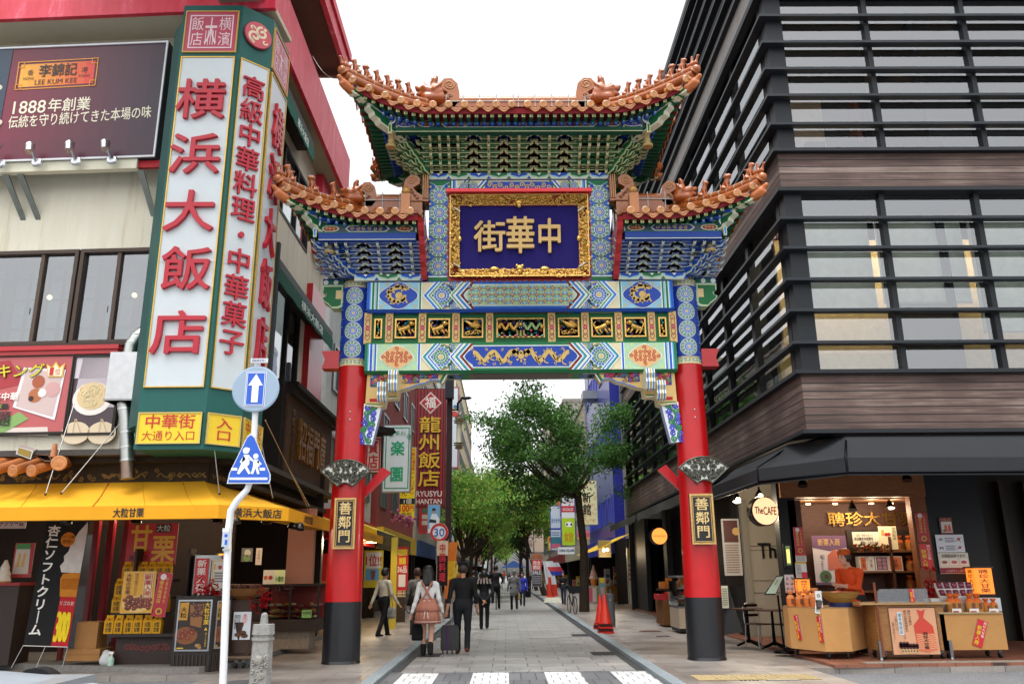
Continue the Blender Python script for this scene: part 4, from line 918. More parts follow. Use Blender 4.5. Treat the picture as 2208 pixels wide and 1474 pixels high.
 for k in(1,-1):
  mir=lambda p:np.array((p[0],GY+(p[1]-GY)*k,p[2]))
  q=np.array(E(u1));N=12;pts=[]
  for i in range(N+1):
   t=i/N;u=hipu+(u1-hipu)*t;h=np.array(hipline(u));pts.append(mir(h+(0,0,(.06+.05*t))))
  rid.tube([p-np.array((0,0,.06))for p in pts],.1,'#9c5322',8);rid.tube([p+np.array((0,0,.07))for p in pts[1:]],.068,'#a65c26',10)
  for i in range(1,N):d=nrm(pts[i+1]-pts[i])if i<N else 0;rid.tube([pts[i]-d*.01+np.array((0,0,.07)),pts[i]+d*.01+np.array((0,0,.07))],.073,'#aaa49b',10)
  e=pts[-1];d=nrm(pts[-1]-pts[-3]);rid.tube([e,e+d*.06+np.array((0,0,.06))],[.1,.07],'#a85e2a',10);rid.ball(e+d*.05+np.array((0,0,.03)),.09,'#a85e2a',10,6)
 fsc=MB();F=Fr((GX+s*(hipu+.02),GY,rz_+.05));scroll_tail(fsc,F,s,beastz);fsc.build('ridge_tail','glaze',root);fsc=MB()
 if inner_wall:
  F=Fr((GX+s*(u0+.2),GY-.35,rz_-.0));scroll_tail(fsc,F,-s,beastz*1.05);fsc.build('ridge_tail','glaze',root);fsc=MB();fsc.box(*sorted((GX+s*(u0+.02),GX+s*(u0+.36))),GY-.42,GY-.1,rz_-.4,rz_+.05,ORG_T)
  fsc.build('ridge_block','glaze',root);fsc=MB();fsc.box(*sorted((GX+s*(u0+.2),GX+s*(u0+.38))),GY-1.0,GY-.75,rz_-.7,rz_-.1,'#a8662a');fsc.ball((GX+s*(u0+.29),GY-.9,rz_-.02),.1,'#a5752c')
 rid.build('ridge','glaze',root)
 if fsc.n:fsc.build('ridge_pedestal','glaze',root)
 def hp_at(t,k):
  u=hipu+(u1-hipu)*t;h=np.array(hipline(u));p=h+(0,0,(.17+.05*t));return np.array((p[0],GY+(p[1]-GY)*k,p[2]))
 for k in(1,-1):
  q=np.array(E(u1));ang=math.atan2(-(s*(u1-hipu)),(q[1]-GY)*k)
  put('ridge_dragon',proto('ridge_dragon',ridge_dragon(),.02),hp_at(.2,k)+(0,0,.06),-s*math.pi/2 if k==1 else ang,root,beastz*1.5)
  ts=np.linspace(.4,.9,figs)if k==1 else np.linspace(.5,.85,2)
  for i,t in enumerate(ts):
   put('ridge_figure',proto('figure%d'%(i%3),seated_beast(i%3)),hp_at(t,k)+(0,0,-.02),ang+s*.35*0,root,.95 if figs>4 else 1.05)
  put('ridge_figure',proto('rider',rider()),hp_at(1.0,k)+(0,0,.0),ang,root,.85)
 return root
ZT=P(1120,230,14.2)[2]
upper_roots=[half_roof(s,0.0,3.36,1.75,14.2,ZT,.43,.34,gz(212,GY)-.32,1.5,'upper_roof',None,'green',6,.30,.72,False)for s in(-1,1)]
ZS=P(840,460,14.45)[2]
side_roots=[half_roof(s,1.95,4.52,2.7,14.45,ZS,.40,.33,P(825,425,GY)[2]-.3,3.15,'side_roof',None,'blue',3,.285,.56,True)for s in(-1,1)]
def bracket_mb(n,dz,dy,w0,main,lt,edge):
 mb=MB();F0=Fr((0,0,0))
 for i in range(n):
  y=-i*dy;z=i*dz
  for j,w in enumerate((w0*.62,w0)if i%1==0 else(w0,)):
   yy=y-j*dy*.5;zz=z+j*dz*.42;h=dz*.62;d=.035
   pts=[(-w,zz+h),(-w,zz+h*.5),(-w*.82,zz),(w*.82,zz),(w,zz+h*.5),(w,zz+h),(w*.9,zz+h*.62),(-w*.9,zz+h*.62)]
   F=Fr((0,yy,0));F.ext(mb,pts,d,-d,edge)
   F.poly(mb,[(-w*.9,zz+h*.52),(-w*.76,zz+h*.16),(w*.76,zz+h*.16),(w*.9,zz+h*.52)],main,d/.004+1)
   mb.box(-w*.76,w*.76,yy-d*.75,yy+d*.75,zz-.003,zz,main)
   for q in(-w*.92,0,w*.92):
    mb.box(q-.035,q+.035,yy-d*1.2,yy+d*1.2,zz+h,zz+h*1.35,edge);mb.box(q-.024,q+.024,yy-d*1.26,yy,zz+h*1.03,zz+h*1.3,main)
  mb.prism([(-.026,y+.08,z-.01),(-.026,y-dy*.95,z-.02),(-.026,y-dy*1.3,z+dz*.2),(-.026,y-dy*.95,z+dz*.55),(-.026,y+.08,z+dz*.6)],(.052,0,0),edge)
  mb.prism([(-.0285,y+.06,z+.012),(-.0285,y-dy*.9,z+.0),(-.0285,y-dy*1.12,z+dz*.2),(-.0285,y-dy*.9,z+dz*.45),(-.0285,y+.06,z+dz*.5)],(.057,0,0),main)
  mb.box(-.014,.014,y-dy*1.31,y-dy*.9,z+dz*.12,z+dz*.32,main)
 return mb
def blade_mb(L,w,main,edge):
 mb=MB();pr=[(0,-.05),(-L*.8,-.06),(-L,.0),(-L*.78,.05),(-L*.45,.09),(0,.09)]
 mb.prism([(-w,y,z)for y,z in pr],(2*w,0,0),edge)
 mb.prism([(-w-.004,y*.94-.02,z*.62+.008)for y,z in pr],(2*w+.008,0,0),main);mb.prism([(-w*.62,y*.96-.006,z*.9-.012)for y,z in pr],(w*1.24,0,0),main)
 return mb
def bracket_zone(proto_mb,xs,yw,z0,n,dz,dy,main,edge,ends,hwid,purl_y,backs=True):
 me=proto_mb.mesh('bracket');me.materials.append(M['paint'])
 for x in xs:
  o=put('bracket',me,(x,yw,z0),0,gate)
  o2=put('bracket',me,(x,2*GY-yw,z0),math.pi,gate)
 bl=blade_mb(.34,.035,main,edge).mesh('bracket_arm');bl.materials.append(M['paint'])
 for(cx,s)in ends:
  for i in range(n):
   for k in(1,-1):
    c=np.array((cx+s*(i*dy*.72),GY-(GY-yw+i*dy*.72)*k,z0+i*dz+.02))
    for a in(45,)+((20,70)if i<n-1 else()):
     o=put('bracket_arm',bl,c,(s*math.radians(a)if k==1 else math.pi-s*math.radians(a)),gate,1.15)
  for j,yy in enumerate(np.linspace(yw+.15,2*GY-yw-.15,3)):
   o=put('bracket',me,(cx,yy,z0),s*math.pi/2,gate)
GB,GE='#1f7048','#d6d6a2'
zb=zt+.12;nT=6;topz=P(1120,268,14.75)[2];dzT=(topz-zb)/nT;dyT=.145
bracket_zone(bracket_mb(nT,dzT,dyT,.29,GB,'#2f8a5a',GE),[GX+q for q in(-1.79,-1.6,-1.42,-1.23,-.614,0,.614,1.23,1.42,1.6,1.79)],YF+.06,zb,nT,dzT,dyT,GB,GE,[(GX-1.84,-1),(GX+1.84,1)],1.84,14.75)
BB,BE='#1d4fb0','#c9d1ba'
zb2=ZB['hi1']+.12;nS=5;topz2=P(840,519,14.85)[2];dzS=(topz2-zb2)/nS;dyS=.145
pb=bracket_mb(nS,dzS,dyS,.3,BB,'#3c7ed0',BE)
bracket_zone(pb,[GX+s*q for s in(-1,1)for q in(2.12,2.75,3.36,3.55,3.73)],YF+.06,zb2,nS,dzS,dyS,BB,BE,[(GX-3.28,-1),(GX+3.28,1)],3.3,14.85)
def band(name,x0,x1,y,z0,z1,kind,s=0):
 mb=MB();mb.box(x0,x1,y,y+.14,z0,z1,'#3a4f5c');F=Fr(((x0+x1)/2,y,0));w=(x1-x0)/2;zm=(z0+z1)/2;h=z1-z0
 F.rect(mb,-w,z0,w,z0+h*.1,'#1c6a46',1);F.rect(mb,-w,z1-h*.1,w,z1,'#1c6a46',1)
 segs=((-.62,.62),)if kind=='u' else((-.45,.45),)
 for a,b in segs:
  F.poly(mb,[(w*a,zm),(w*a+.08,z0+h*.12),(w*b-.08,z0+h*.12),(w*b,zm),(w*b-.08,z1-h*.12),(w*a+.08,z1-h*.12)],'#c9cdb0',1)
  F.poly(mb,[(w*a+.03,zm),(w*a+.1,z0+h*.2),(w*b-.1,z0+h*.2),(w*b-.03,zm),(w*b-.1,z1-h*.2),(w*a+.1,z1-h*.2)],'#223a7c',2)
  for i in range(int((b-a)*w/.11)-1):F.path(mb,curl(w*a+.14+i*.11,zm,.042,1.3,i,(-1)**i,9),.014,'#c7a765',3)
 for sg in(-1,1):
  for q,cc in((.74,'#8c2a2e'),(.9,'#3a4aa0')):
   if kind!='u' and q==.9:continue
   F.poly(mb,[(sg*w*q+.17*math.cos(t)*(1 if q<.8 else 1.2),zm+h*.36*math.sin(t))for t in np.linspace(0,6.28,16)],'#c9cdb0',2)
   F.poly(mb,[(sg*w*q+.14*math.cos(t)*(1 if q<.8 else 1.2),zm+h*.28*math.sin(t))for t in np.linspace(0,6.28,16)],cc,3)
   for k in range(3):F.path(mb,curl(sg*w*q-.07+k*.07,zm,.03,1.2,k,1,8),.012,'#c7a765',4)
  if kind=='u':
   for k in range(7):rosette(F,mb,sg*w*(.48-.0)+sg*(.05+.0*k)+(k-3)*.0,zm,.001,l=1)if False else F.ring(mb,sg*w*.5+(k-3)*.09,zm+(-1)**k*h*.15,.02,.04,['#b07f2a','#7a1f2c','#b9c0a0'][k%3],3,8)
 for i in(-.97,-.83,.83,.97):F.rect(mb,w*i-.012,z0+h*.1,w*i+.012,z1-h*.1,'#c9cdb0',2)
 return mb.build(name,'paint',gate)
for(x0,x1,yy,za,zb_,kind,pc)in((GX-2.5,GX+2.5,14.6,P(1120,277,14.6)[2],P(1120,261,14.6)[2],'u',GB),):
 band('painted_band',x0,x1,yy,za,zb_+.04,kind)
 mb=MB();mb.box(x0+.05,x1-.05,yy-.02,yy+.12,za-.085,za-.004,'#15503a');F=Fr((0,yy-.02,0));F.rect(mb,x0+.05,za-.08,x1-.05,za-.065,GE,1);mb.box(x0,x1,2*GY-yy-.12,2*GY-yy,za-.08,zb_,'#15503a')
 for xx in(x0,x1-.12):mb.box(xx,xx+.12,yy+.15,2*GY-yy-.15,za-.08,zb_,'#15503a')
 mb.build('purlin','paint',gate)
 for s in(-1,1):
  c=np.array((GX+s*2.55,yy-.06,zb_+.02));mb=MB();F=Fr(c);mb.lathe(c,[(.12,0),(.12,.2)],'#27508f',20,axis=(0,1,0))
  F.disc(mb,0,0,.118,'#dfe7e4',1,20)
  for k in range(10):F.path(mb,curl(.07*math.cos(k*.63),.07*math.sin(k*.63),.03,1.1,k,1,7),.011,'#24437e',2)
  F.ring(mb,0,0,.015,.035,'#24437e',2,8);F.slab(mb,-.035,-.32,.035,-.12,.02,-.02,GE);F.rect(mb,-.018,-.3,.018,-.14,'#1d6a44',6);mb.build('purlin_end','paint',gate)
for s in(-1,1):
 x0,x1=sorted((GX+s*1.98,GX+s*3.9));yy=14.72;za,zb_=P(840,502,yy)[2],P(840,484,yy)[2]
 band('painted_band',x0,x1,yy,za,zb_,'s')
 mb=MB();mb.box(x0+.03,x1-.03,yy-.02,yy+.12,za-.16,za-.004,'#1a3f92');F=Fr((0,yy-.02,0));F.rect(mb,x0+.03,za-.15,x1-.03,za-.135,BE,1);mb.box(x0,x1,2*GY-yy-.12,2*GY-yy,za-.12,zb_,'#1a3f92')
 xo=GX+s*3.9-(.12 if s>0 else 0);mb.box(xo,xo+.12,yy+.15,2*GY-yy-.15,za-.12,zb_,'#1a3f92');mb.build('purlin','paint',gate)
 c=np.array((GX+s*3.93,yy-.06,zb_+.02));mb=MB();F=Fr(c);mb.lathe(c,[(.105,0),(.105,.2)],'#27508f',20,axis=(0,1,0));F.disc(mb,0,0,.103,'#dfe7e4',1,20)
 for k in range(10):F.path(mb,curl(.06*math.cos(k*.63),.06*math.sin(k*.63),.027,1.1,k,1,7),.010,'#24437e',2)
 F.slab(mb,-.03,-.3,.03,-.11,.02,-.02,BE);F.rect(mb,-.016,-.28,.016,-.13,'#3f86d0',6);mb.build('purlin_end','paint',gate)
 mb=MB();a,b=sorted((GX+s*2.0,GX+s*3.2));mb.box(a,b,GY-.05,GY+.05,zb2+.16,P(840,500,GY)[2],'#3c1018');mb.build('backing_board','paint',gate)
 mb=MB();zz=np.linspace(zb2-.12,ZS-.1,15);yy_=[15.40-1.0*((z-zz[0])/(zz[-1]-zz[0]))-.035*math.sin(i*1.8)for i,z in enumerate(zz)]
 prof=[(15.6,zz[0])]+list(zip(yy_,zz))+[(15.6,zz[-1])]
 xx=GX+s*1.9;mb.prism([(xx-.055,y,z)for y,z in prof],(.11,0,0),'#b3121c');mb.build('end_board','lacquer',gate)
mb=MB();mb.box(GX-1.8,GX+1.8,GY-.1,GY+.1,zb+.1,P(1120,262,GY)[2]+.1,'#3c1018');mb.build('backing_board','paint',gate)
Fp=Fr((GX+.0,14.98,0),(1,0,0),(0,-.10,1))
x0,y0,x1,y1=Fp.box_px(966,418,1273,604)
cx,cy=(x0+x1)/2,(y0+y1)/2;W2,H2=(x1-x0)/2,(y1-y0)/2;F=Fp.sub(cx,cy)
plaque=thing('name_board','blue name board with three big gold characters in a carved gilt frame','name board',F.pt(0,-H2))
mb=MB();rx,ry=(x1-x0)/2*.835,(y1-y0)/2*.735
F.slab(mb,-rx,-ry,rx,ry,-.05,-.12,'#150d55')
F.rect(mb,-rx,-ry,rx,ry,'#150a58',-11);mb.build('board','matte',plaque)
mb=MB()
pts=[]
def scal(n,a,b,o,rev=False):
 a,b=np.array(a),np.array(b);t=b-a;nn=np.array((t[1],-t[0]))/np.linalg.norm(t)
 return[tuple(a+t*i/(4*n)+nn*o*abs(math.sin(math.pi*i/4)))for i in range(4*n)]
outl=[(-W2,H2)]+scal(9,(-W2,H2*.8),(-W2,-H2*.94),.0)[:0]
outl=scal(8,(-W2,H2*.75),(-W2+.02,-H2*.95),-.0)if False else None
poly=[(-W2,H2),(-W2,H2*.72)]+[(-W2+.03+.025*math.sin(i*1.57),H2*.72-(H2*1.66)*i/28)for i in range(29)]+[(-W2,-H2)]+[(-W2+.1+(2*W2-.2)*i/44,-H2+.05-.03*abs(math.sin(i*.785)))for i in range(45)]+[(W2,-H2)]+[(W2-.03-.025*math.sin(i*1.57),-H2*.94+(H2*1.66)*i/28)for i in range(29)]+[(W2,H2*.72),(W2,H2)]
def hollow(o,d0,d1,c):
 q=0
F.slab(mb,-W2,ry,W2,H2,-.02,-.1,'#a8131d');F.slab(mb,-W2,-H2+.05,W2,-ry,-.02,-.1,'#8f1520');F.slab(mb,-W2,-ry,-rx,ry,-.02,-.1,'#8f1520');F.slab(mb,rx,-ry,W2,ry,-.02,-.1,'#8f1520')
for i in range(22):mb.lathe(F.pt(-W2+.07+(2*W2-.14)*i/21,-H2+.05,-.1),[(.065,0),(.065,.08)],'#8f1520',10,axis=F.n)
for i in range(11):
 for s in(-1,1):mb.lathe(F.pt(s*(W2-.02),-H2*.85+H2*1.6*i/10,-.1),[(.05,0),(.05,.08)],'#8f1520',10,axis=F.n)
F.slab(mb,-W2-.03,H2-.03,W2+.03,H2+.03,.22,-.1,'#c41322')
mb.build('frame_backing','lacquer',plaque)
mb=MB();rr=random.Random(11)
def fr_pt(t,side,k):
 ex=W2-.045;ey=H2-.05;a=rx+(ex-rx)*k;b=ry+(ey-ry)*k;d=-.04+.16*k
 if side==0:return F.pt(-a+2*a*t,b,d)
 if side==1:return F.pt(-a+2*a*t,-b,d)
 if side==2:return F.pt(-a,-b+2*b*t,d)
 return F.pt(a,-b+2*b*t,d)
for sd in range(4):
 for i in range(8):mb.add([fr_pt(i/8,sd,.0),fr_pt((i+1)/8,sd,.0),fr_pt((i+1)/8,sd,.1),fr_pt(i/8,sd,.1)],[(0,1,2,3)],'#e0c080')
 for i in range(8):mb.add([fr_pt(i/8,sd,.1)-F.n*.012,fr_pt((i+1)/8,sd,.1)-F.n*.012,fr_pt((i+1)/8,sd,1)-F.n*.012,fr_pt(i/8,sd,1)-F.n*.012],[(0,1,2,3)],'#a3742c' if i%3 else '#7a3a20')
 N=230 if sd<2 else 140
 for i in range(N):
  t,k=rr.uniform(.01,.99),rr.uniform(.12,.97);p=fr_pt(t,sd,k);r=rr.uniform(.02,.05)
  pts=[p+F.u*x+F.v*y+F.n*.008 for x,y in curl(0,0,r,rr.choice((.5,1.2)),rr.uniform(0,6.3),rr.choice((-1,1)),6)]
  mb.tube(pts,[rr.uniform(.009,.016)]*6+[.004],jit('#cfa658',.12),5)
 for k in(.1,.99):
  for i in range(1):mb.tube([fr_pt(0,sd,k),fr_pt(1,sd,k)],.012,'#d9b568',6)
for q in(ry+.03,-ry-.01):mb.ball(F.pt(0,q,.05),(.07,.06,.07),'#d2a857');mb.ball(F.pt(0,q-.06,.06),.045,'#d2a857');mb.ball(F.pt(.05,q+.05,.05),.03,'#d2a857');mb.ball(F.pt(-.05,q+.05,.05),.03,'#d2a857')
for s in(-1,1):
 mb.ball(F.pt(s*.42*rx,-ry-.02,.05),(.09,.04,.05),'#d2a857');mb.ball(F.pt(s*rx,-.05,.03),(.04,.04,.06),'#d2a857')
 for q in(.8,-.95):mb.tube([F.pt(s*(rx+.0),ry*q,.02),F.pt(s*(rx+.11),ry*q+.05,.1)],.02,'#e9e3d0',6)
mb.build('gilt_frame','gold',plaque)
mb=MB();Fb=F.sub(0,0,0,-.05)
for i,ch in enumerate('街華中'):
 a,b,c,d=Fp.box_px(*((1023,476,1090,546),(1091,467,1153,550),(1158,471,1212,549))[i])
 Fb.text(mb,ch,a-cx,b-cy,c-cx,d-cy,'#bf9f68',1,.07,bold=.013,pad=.04)
mb.build('characters','matte',plaque)
for s,px in((-1,742),(1,1516)):
 cxw=GX+s*3.285;tx=.02*s
 yb=GY-.34;F=Fr((0,yb-.05,0));bx=F.box_px(720,1073,767,1183)if s<0 else F.box_px(1489,1064,1540,1173)
 t=thing('name_plate','black upright name plate with gold characters on the %s red column'%('left' if s<0 else 'right'),'name plate',F.pt((bx[0]+bx[2])/2,bx[1]),'name plates on the red columns')
 mb=MB();F.slab(mb,*bx,.0,-.05,'#16171a');mb.build('board','lacquer',t)
 mb=MB();F.moulding(mb,*bx,.035,.03,0,'#c9a56a');F.moulding(mb,bx[0]+.047,bx[1]+.047,bx[2]-.047,bx[3]-.047,.012,.02,0,'#c9a56a');mb.build('frame','gold',t)
 mb=MB();w=bx[2]-bx[0];F.text(mb,'善鄰門',bx[0]+w*.2,bx[1]+.1,bx[2]-w*.2,bx[3]-.07,'#e3c68c',1,.02,vert=True,bold=.012);mb.build('characters','gold',t)
 fx=P(746 if s<0 else 1517,1015,yb)[0];t=thing('fan_ornament','grey openwork metal fan on the front of the %s red column'%('left' if s<0 else 'right'),'fan ornament',(fx,yb,P(746 if s<0 else 1517,1050,yb)[2]),'fan ornaments on the gate columns')
 F=Fr((fx,yb-.02,P(746 if s<0 else 1517,1048 if s<0 else 1041,yb)[2]-.12));r0,r1,aa=.17,.62,.86
 arc=lambda r,n=18,a=aa:[(r*math.sin(q),r*math.cos(q))for q in np.linspace(-a,a,n)]
 mb=MB();F.ext(mb,arc(r1)+arc(r0)[::-1],0,-.07,'#d9d9cf','#b5121c');mb.build('fan_back','lacquer',t)
 mb=MB();rr=random.Random(8)
 for r in(r0+.012,r1-.015):mb.tube([F.pt(x,y,.015)for x,y in arc(r)],.018,'#55564e',6)
 for q in(-aa,aa):mb.tube([F.pt(r0*math.sin(q),r0*math.cos(q),.015),F.pt(r1*math.sin(q),r1*math.cos(q),.015)],.018,'#55564e',6)
 for k in range(70):
  a_,r_=rr.uniform(0,aa*.95),rr.uniform(r0+.04,r1-.04);sz=rr.uniform(.022,.05);a0=rr.uniform(0,6)
  for sg in(-1,1):mb.tube([F.pt(x,y,.012)for x,y in curl(sg*r_*math.sin(a_),r_*math.cos(a_),sz,1.1,a0 if sg>0 else math.pi-a0,sg,6)],.0115,'#55564e',5,caps=False)
 mb.build('fan_tracery','metal',t)
 mb=MB();mb.prism([(fx+s*.0-.3*s*0+s*-.25,GY+.1,F.o[2]+.1),(fx-s*.62,GY+.05,F.o[2]+.52),(fx-s*.78,GY+.05,F.o[2]+.42),(fx-s*.25,GY+.1,F.o[2]-.08)],(0,.12,0),'#b5121c');mb.build('fan_support','lacquer',gate)
#================================================ the restaurant on the left corner
LW=Fr((-5.0,14.45,0),(1,-.06,0))
CRE='#e4e0d0'
lb=thing('restaurant_building','cream corner restaurant building with red eaves and brown framed windows','building',(-7,16,0))
def wall_panel(F,mb,x0,y0,x1,y1,holes,d,col):
 """a wall face in frame F, from depth 0 back to -d, with rectangular openings"""
 xs=sorted({x0,x1,*[h[0]for h in holes],*[h[2]for h in holes]});ys=sorted({y0,y1,*[h[1]for h in holes],*[h[3]for h in holes]})
 for i in range(len(xs)-1):
  run=None
  for j in range(len(ys)-1):
   cx,cy=(xs[i]+xs[i+1])/2,(ys[j]+ys[j+1])/2
   if any(h[0]<cx<h[2]and h[1]<cy<h[3]for h in holes):
    if run:F.slab(mb,xs[i],run[0],xs[i+1],run[1],0,-d,col);run=None
   else:run=(run[0],ys[j+1])if run else(ys[j],ys[j+1])
  if run:F.slab(mb,xs[i],run[0],xs[i+1],run[1],0,-d,col)
ux0,zt_,ux1=-9.0,12.6,.35
wins=[LW.box_px(0,541,158,744),LW.box_px(166,541,318,744)]
win=(wins[0][0]-2.2,wins[0][1],LW.box_px(166,541,330,744)[2],wins[0][3])
mb=MB();zfas=LW.uv(150,990)[1]
wall_panel(LW,mb,ux0,3.6,ux1,12.05,[win],.3,CRE);lb_wall=mb.build('wall','stained',lb)
mb=MB();zc=LW.uv(150,80)[1]
LW.slab(mb,ux0,zc-.0,ux1,zc+.06,.05,0,'#cfc8b2');
for px in(438,250,60):pass
zr=LW.uv(200,8)[1]
LW.slab(mb,ux0,12.05,ux1+.3,12.15,.75,-.3,'#c9c2ac');mb.build('cornice','stucco',lb)
mb=MB();LW.slab(mb,ux0,12.05-.05,ux1+.35,13.2,.85,.75,'#c0182a');LW.slab(mb,ux1-.75,11.2,ux1-.4,12.0,.6,.1,'#c0182a');mb.build('eave','redwall',lb)
for x0,z0,x1,z1 in((win[0],win[1],wins[0][2]-1.9,win[3]),(wins[0][2]-1.9+.06,win[1],wins[0][2],win[3]),(wins[0][2]+.04,win[1],win[2],win[3])):
 mb=MB();LW.moulding(mb,x0,z0,x1,z1,.07,.03,-.12,'#4a3c34');xm=(x0+x1)/2 if x1-x0<1.7 else x0+(x1-x0)*.62
 LW.slab(mb,xm-.035,z0+.07,xm+.035,z1-.07,.0,-.1,'#54453b');LW.slab(mb,x0-.02,z0-.06,x1+.02,z0,.1,-.1,'#3c302a');LW.slab(mb,xm-.1,z0+.6,xm-.085,z0+.72,.01,0,'#222');fr=mb.build('window','paint',lb)
 mb=MB();LW.rect(mb,x0+.07,z0+.07,x1-.07,z1-.07,'#fff',-15);mb.build('pane','glass',fr)
 mb=MB();LW.slab(mb,x0+.06,z0+.06,x1-.06,z1-.06,-.85,-.9,'#7f9299')
 n=max(2,round((x1-x0)/.38))
 for i in range(n+1):x=x0+.06+(x1-x0-.12)*i/n;LW.slab(mb,x-.022 if i%2 else x-.06,z0+.06,x+.022 if i%2 else x+.06,z1-.06,-.8,-.84,'#5d5248')
 for q in(.3,.62,.86):LW.slab(mb,x0+.06,z0+(z1-z0)*q,x1-.06,z0+(z1-z0)*q+.025,-.8,-.84,'#5d5248')
 LW.slab(mb,x0+.06,z0+.06,x1-.06,z0+.32,-.78,-.86,'#4c443c');mb.build('paper_screen','matte',fr)
 mb=MB();mb.ball(LW.pt((x0+x1)/2,z0+(z1-z0)*.63,-.7),.05,'#ffe2a0');mb.build('ceiling_lamp','lit',fr)
mb=MB();b=LW.box_px(0,750,262,768);LW.slab(mb,ux0,b[1],b[2],b[3]-.08,.14,.0,'#b3141f');LW.slab(mb,ux0,b[3]-.08,b[2]+.03,b[3],.18,.0,'#b3141f');mb.build('red_beam','lacquer',lb)
XS=-5.15
SW=Fr((XS,14.4,0),(0,1,0));YEND=22.6
def sv(px,py,X=XS):p=PX(px,py,X);return p[1]-14.4,p[2]
mb=MB();holes=[(1.2,5.6,5.6,8.3),(.8,9.6,5.8,11.4)]
wall_panel(SW,mb,.0,3.6,YEND-14.4,13.2,holes,.3,CRE);mb.build('side_wall','stained',lb)
for(y0,z0,y1,z1)in holes:
 mb=MB();SW.moulding(mb,y0,z0,y1,z1,.08,.02,-.12,'#241d1a')
 for i in range(1,4):SW.slab(mb,y0+(y1-y0)*i/4-.04,z0+.08,y0+(y1-y0)*i/4+.04,z1-.08,.02,-.1,'#241d1a')
 fr=mb.build('window','paint',lb);mb=MB();SW.rect(mb,y0+.08,z0+.08,y1-.08,z1-.08,'#fff',-12);mb.build('pane','glass',fr)
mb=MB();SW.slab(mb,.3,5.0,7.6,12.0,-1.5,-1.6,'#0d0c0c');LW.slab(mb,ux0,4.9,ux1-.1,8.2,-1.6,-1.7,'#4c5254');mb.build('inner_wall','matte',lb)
mb=MB();SW.slab(mb,6.1,4.9,7.7,8.9,.16,0,'#b0141f');SW.slab(mb,6.6,3.0,8.0,5.2,.12,.0,'#a5121c');mb.build('red_panel','lacquer',lb)
Xf=-4.55
a,b=PX(755,346,Xf),PX(723,364,Xf);zt1,zt0=a[2],b[2];ye=a[1]
mb=MB();mb.box(Xf-.1,Xf,10.5,ye,zt0,zt1,'#c83048');mb.box(XS,Xf-.1,ye-.12,ye,zt0-.75,zt1,'#c0182a');mb.box(XS-.1,Xf,ye-1.9,ye,zt0-.9,zt0,'#c0182a')if False else None
mb.box(XS-.05,XS+.22,ye-1.6,ye,9.9,zt0,'#c0182a');mb.build('eave','redwall',lb)
mb=MB();mb.box(XS-.3,Xf-.1,13.4,ye-.12,zt0+.02,zt0+.14,'#a59f8b');mb.box(XS-.6,XS+.02,14.6,ye,13.2,zt1+.4,CRE);mb.box(XS-.3,Xf-.1,10.5,13.4,zt0+.02,zt0+.14,'#a59f8b');mb.build('soffit','stucco',lb)
Xu=-4.1;q=PX(751,160,Xu)
mb=MB();mb.box(-8.5,Xu-.12,9.5,q[1],q[2]+.05,q[2]+.2,'#6b4a40');mb.box(-8.5,Xu-.1,q[1]-.12,q[1],q[2]-.12,q[2]+.05,'#6b4a40');mb.box(-6.5,Xf-.5,13.5,q[1]-.3,zt1,q[2]+.1,'#c9bfae');mb.build('upper_soffit','stucco',lb)
mb=MB();mb.box(Xu-.12,Xu,9.2,q[1],q[2]-.02,q[2]+.55,'#c83048');mb.box(Xu,Xu+.06,9.2,q[1]+.05,q[2]+.4,q[2]+.62,'#a51a30');mb.build('upper_eave','redwall',lb)
def drop_awning(y0,y1,z,label):
 t=thing('window_awning',label,'awning',(XS+.25,(y0+y1)/2,z),'green awnings on the side wall');F=Fr((XS+.46,y0,z),(0,1,0));L=y1-y0
 mb=MB();mb.box(XS+.03,XS+.44,y0,y1,z+.0,z+.2,'#17191a');mb.build('awning_box','paint',t)
 mb=MB()
 pts=[(L,.0)]+[(L-L*i/24,-.34+.03*abs(math.sin(i*math.pi/2.0*.5)))for i in range(25)]+[(0,0)]
 F.ext(mb,pts,.0,-.02,'#14604f');mb.build('valance','canvas',t)
 mb=MB();F.text(mb,'横浜大飯店',L*.38,-.29,L*.78,-.04,'#e4efe9',2,bold=.01);mb.build('lettering','print',t)
y0,z_=sv(594,585,XS+.46);y1,_z=sv(719,716,XS+.46)
drop_awning(y0+14.4+.0,y1+14.4,(z_+_z)/2,'lower green drop awning with white lettering beside the red column')
y0,z_=sv(618,196,XS+.46);y1,_z=sv(678,322,XS+.46)
drop_awning(y0+14.4,y1+14.4,(z_+_z)/2,'upper green drop awning with white lettering behind the tower sign')
path=[(-13.5,14.98),(-5.15,14.45),(XS+.02,15.3),(XS+.02,YEND)]
mb=MB()
def along(mb,path,d0,d1,z0,z1,col):
 for(ax,ay),(bx,by)in zip(path[:-1],path[1:]):
  u=nrm((bx-ax,by-ay,0));n=np.cross(u,(0,0,1));A,B=np.array((ax,ay,z0)),np.array((bx,by,z0))
  mb.obox(A+n*d1-u*.0,B-A+u*max(d0,0)*.35,n*(d0-d1),(0,0,z1-z0),col)
zl0,zl1=LW.uv(250,1030)[1]-.1,LW.uv(250,1002)[1]
along(mb,path,.06,-.25,zl0,zl1,'#332a1f');along(mb,path,.35,-.25,zl1,zl1+.1,'#2e2620');along(mb,path,.55,-.25,zl1+.1,zl1+.2,'#4b4744')
rr=random.Random(3)
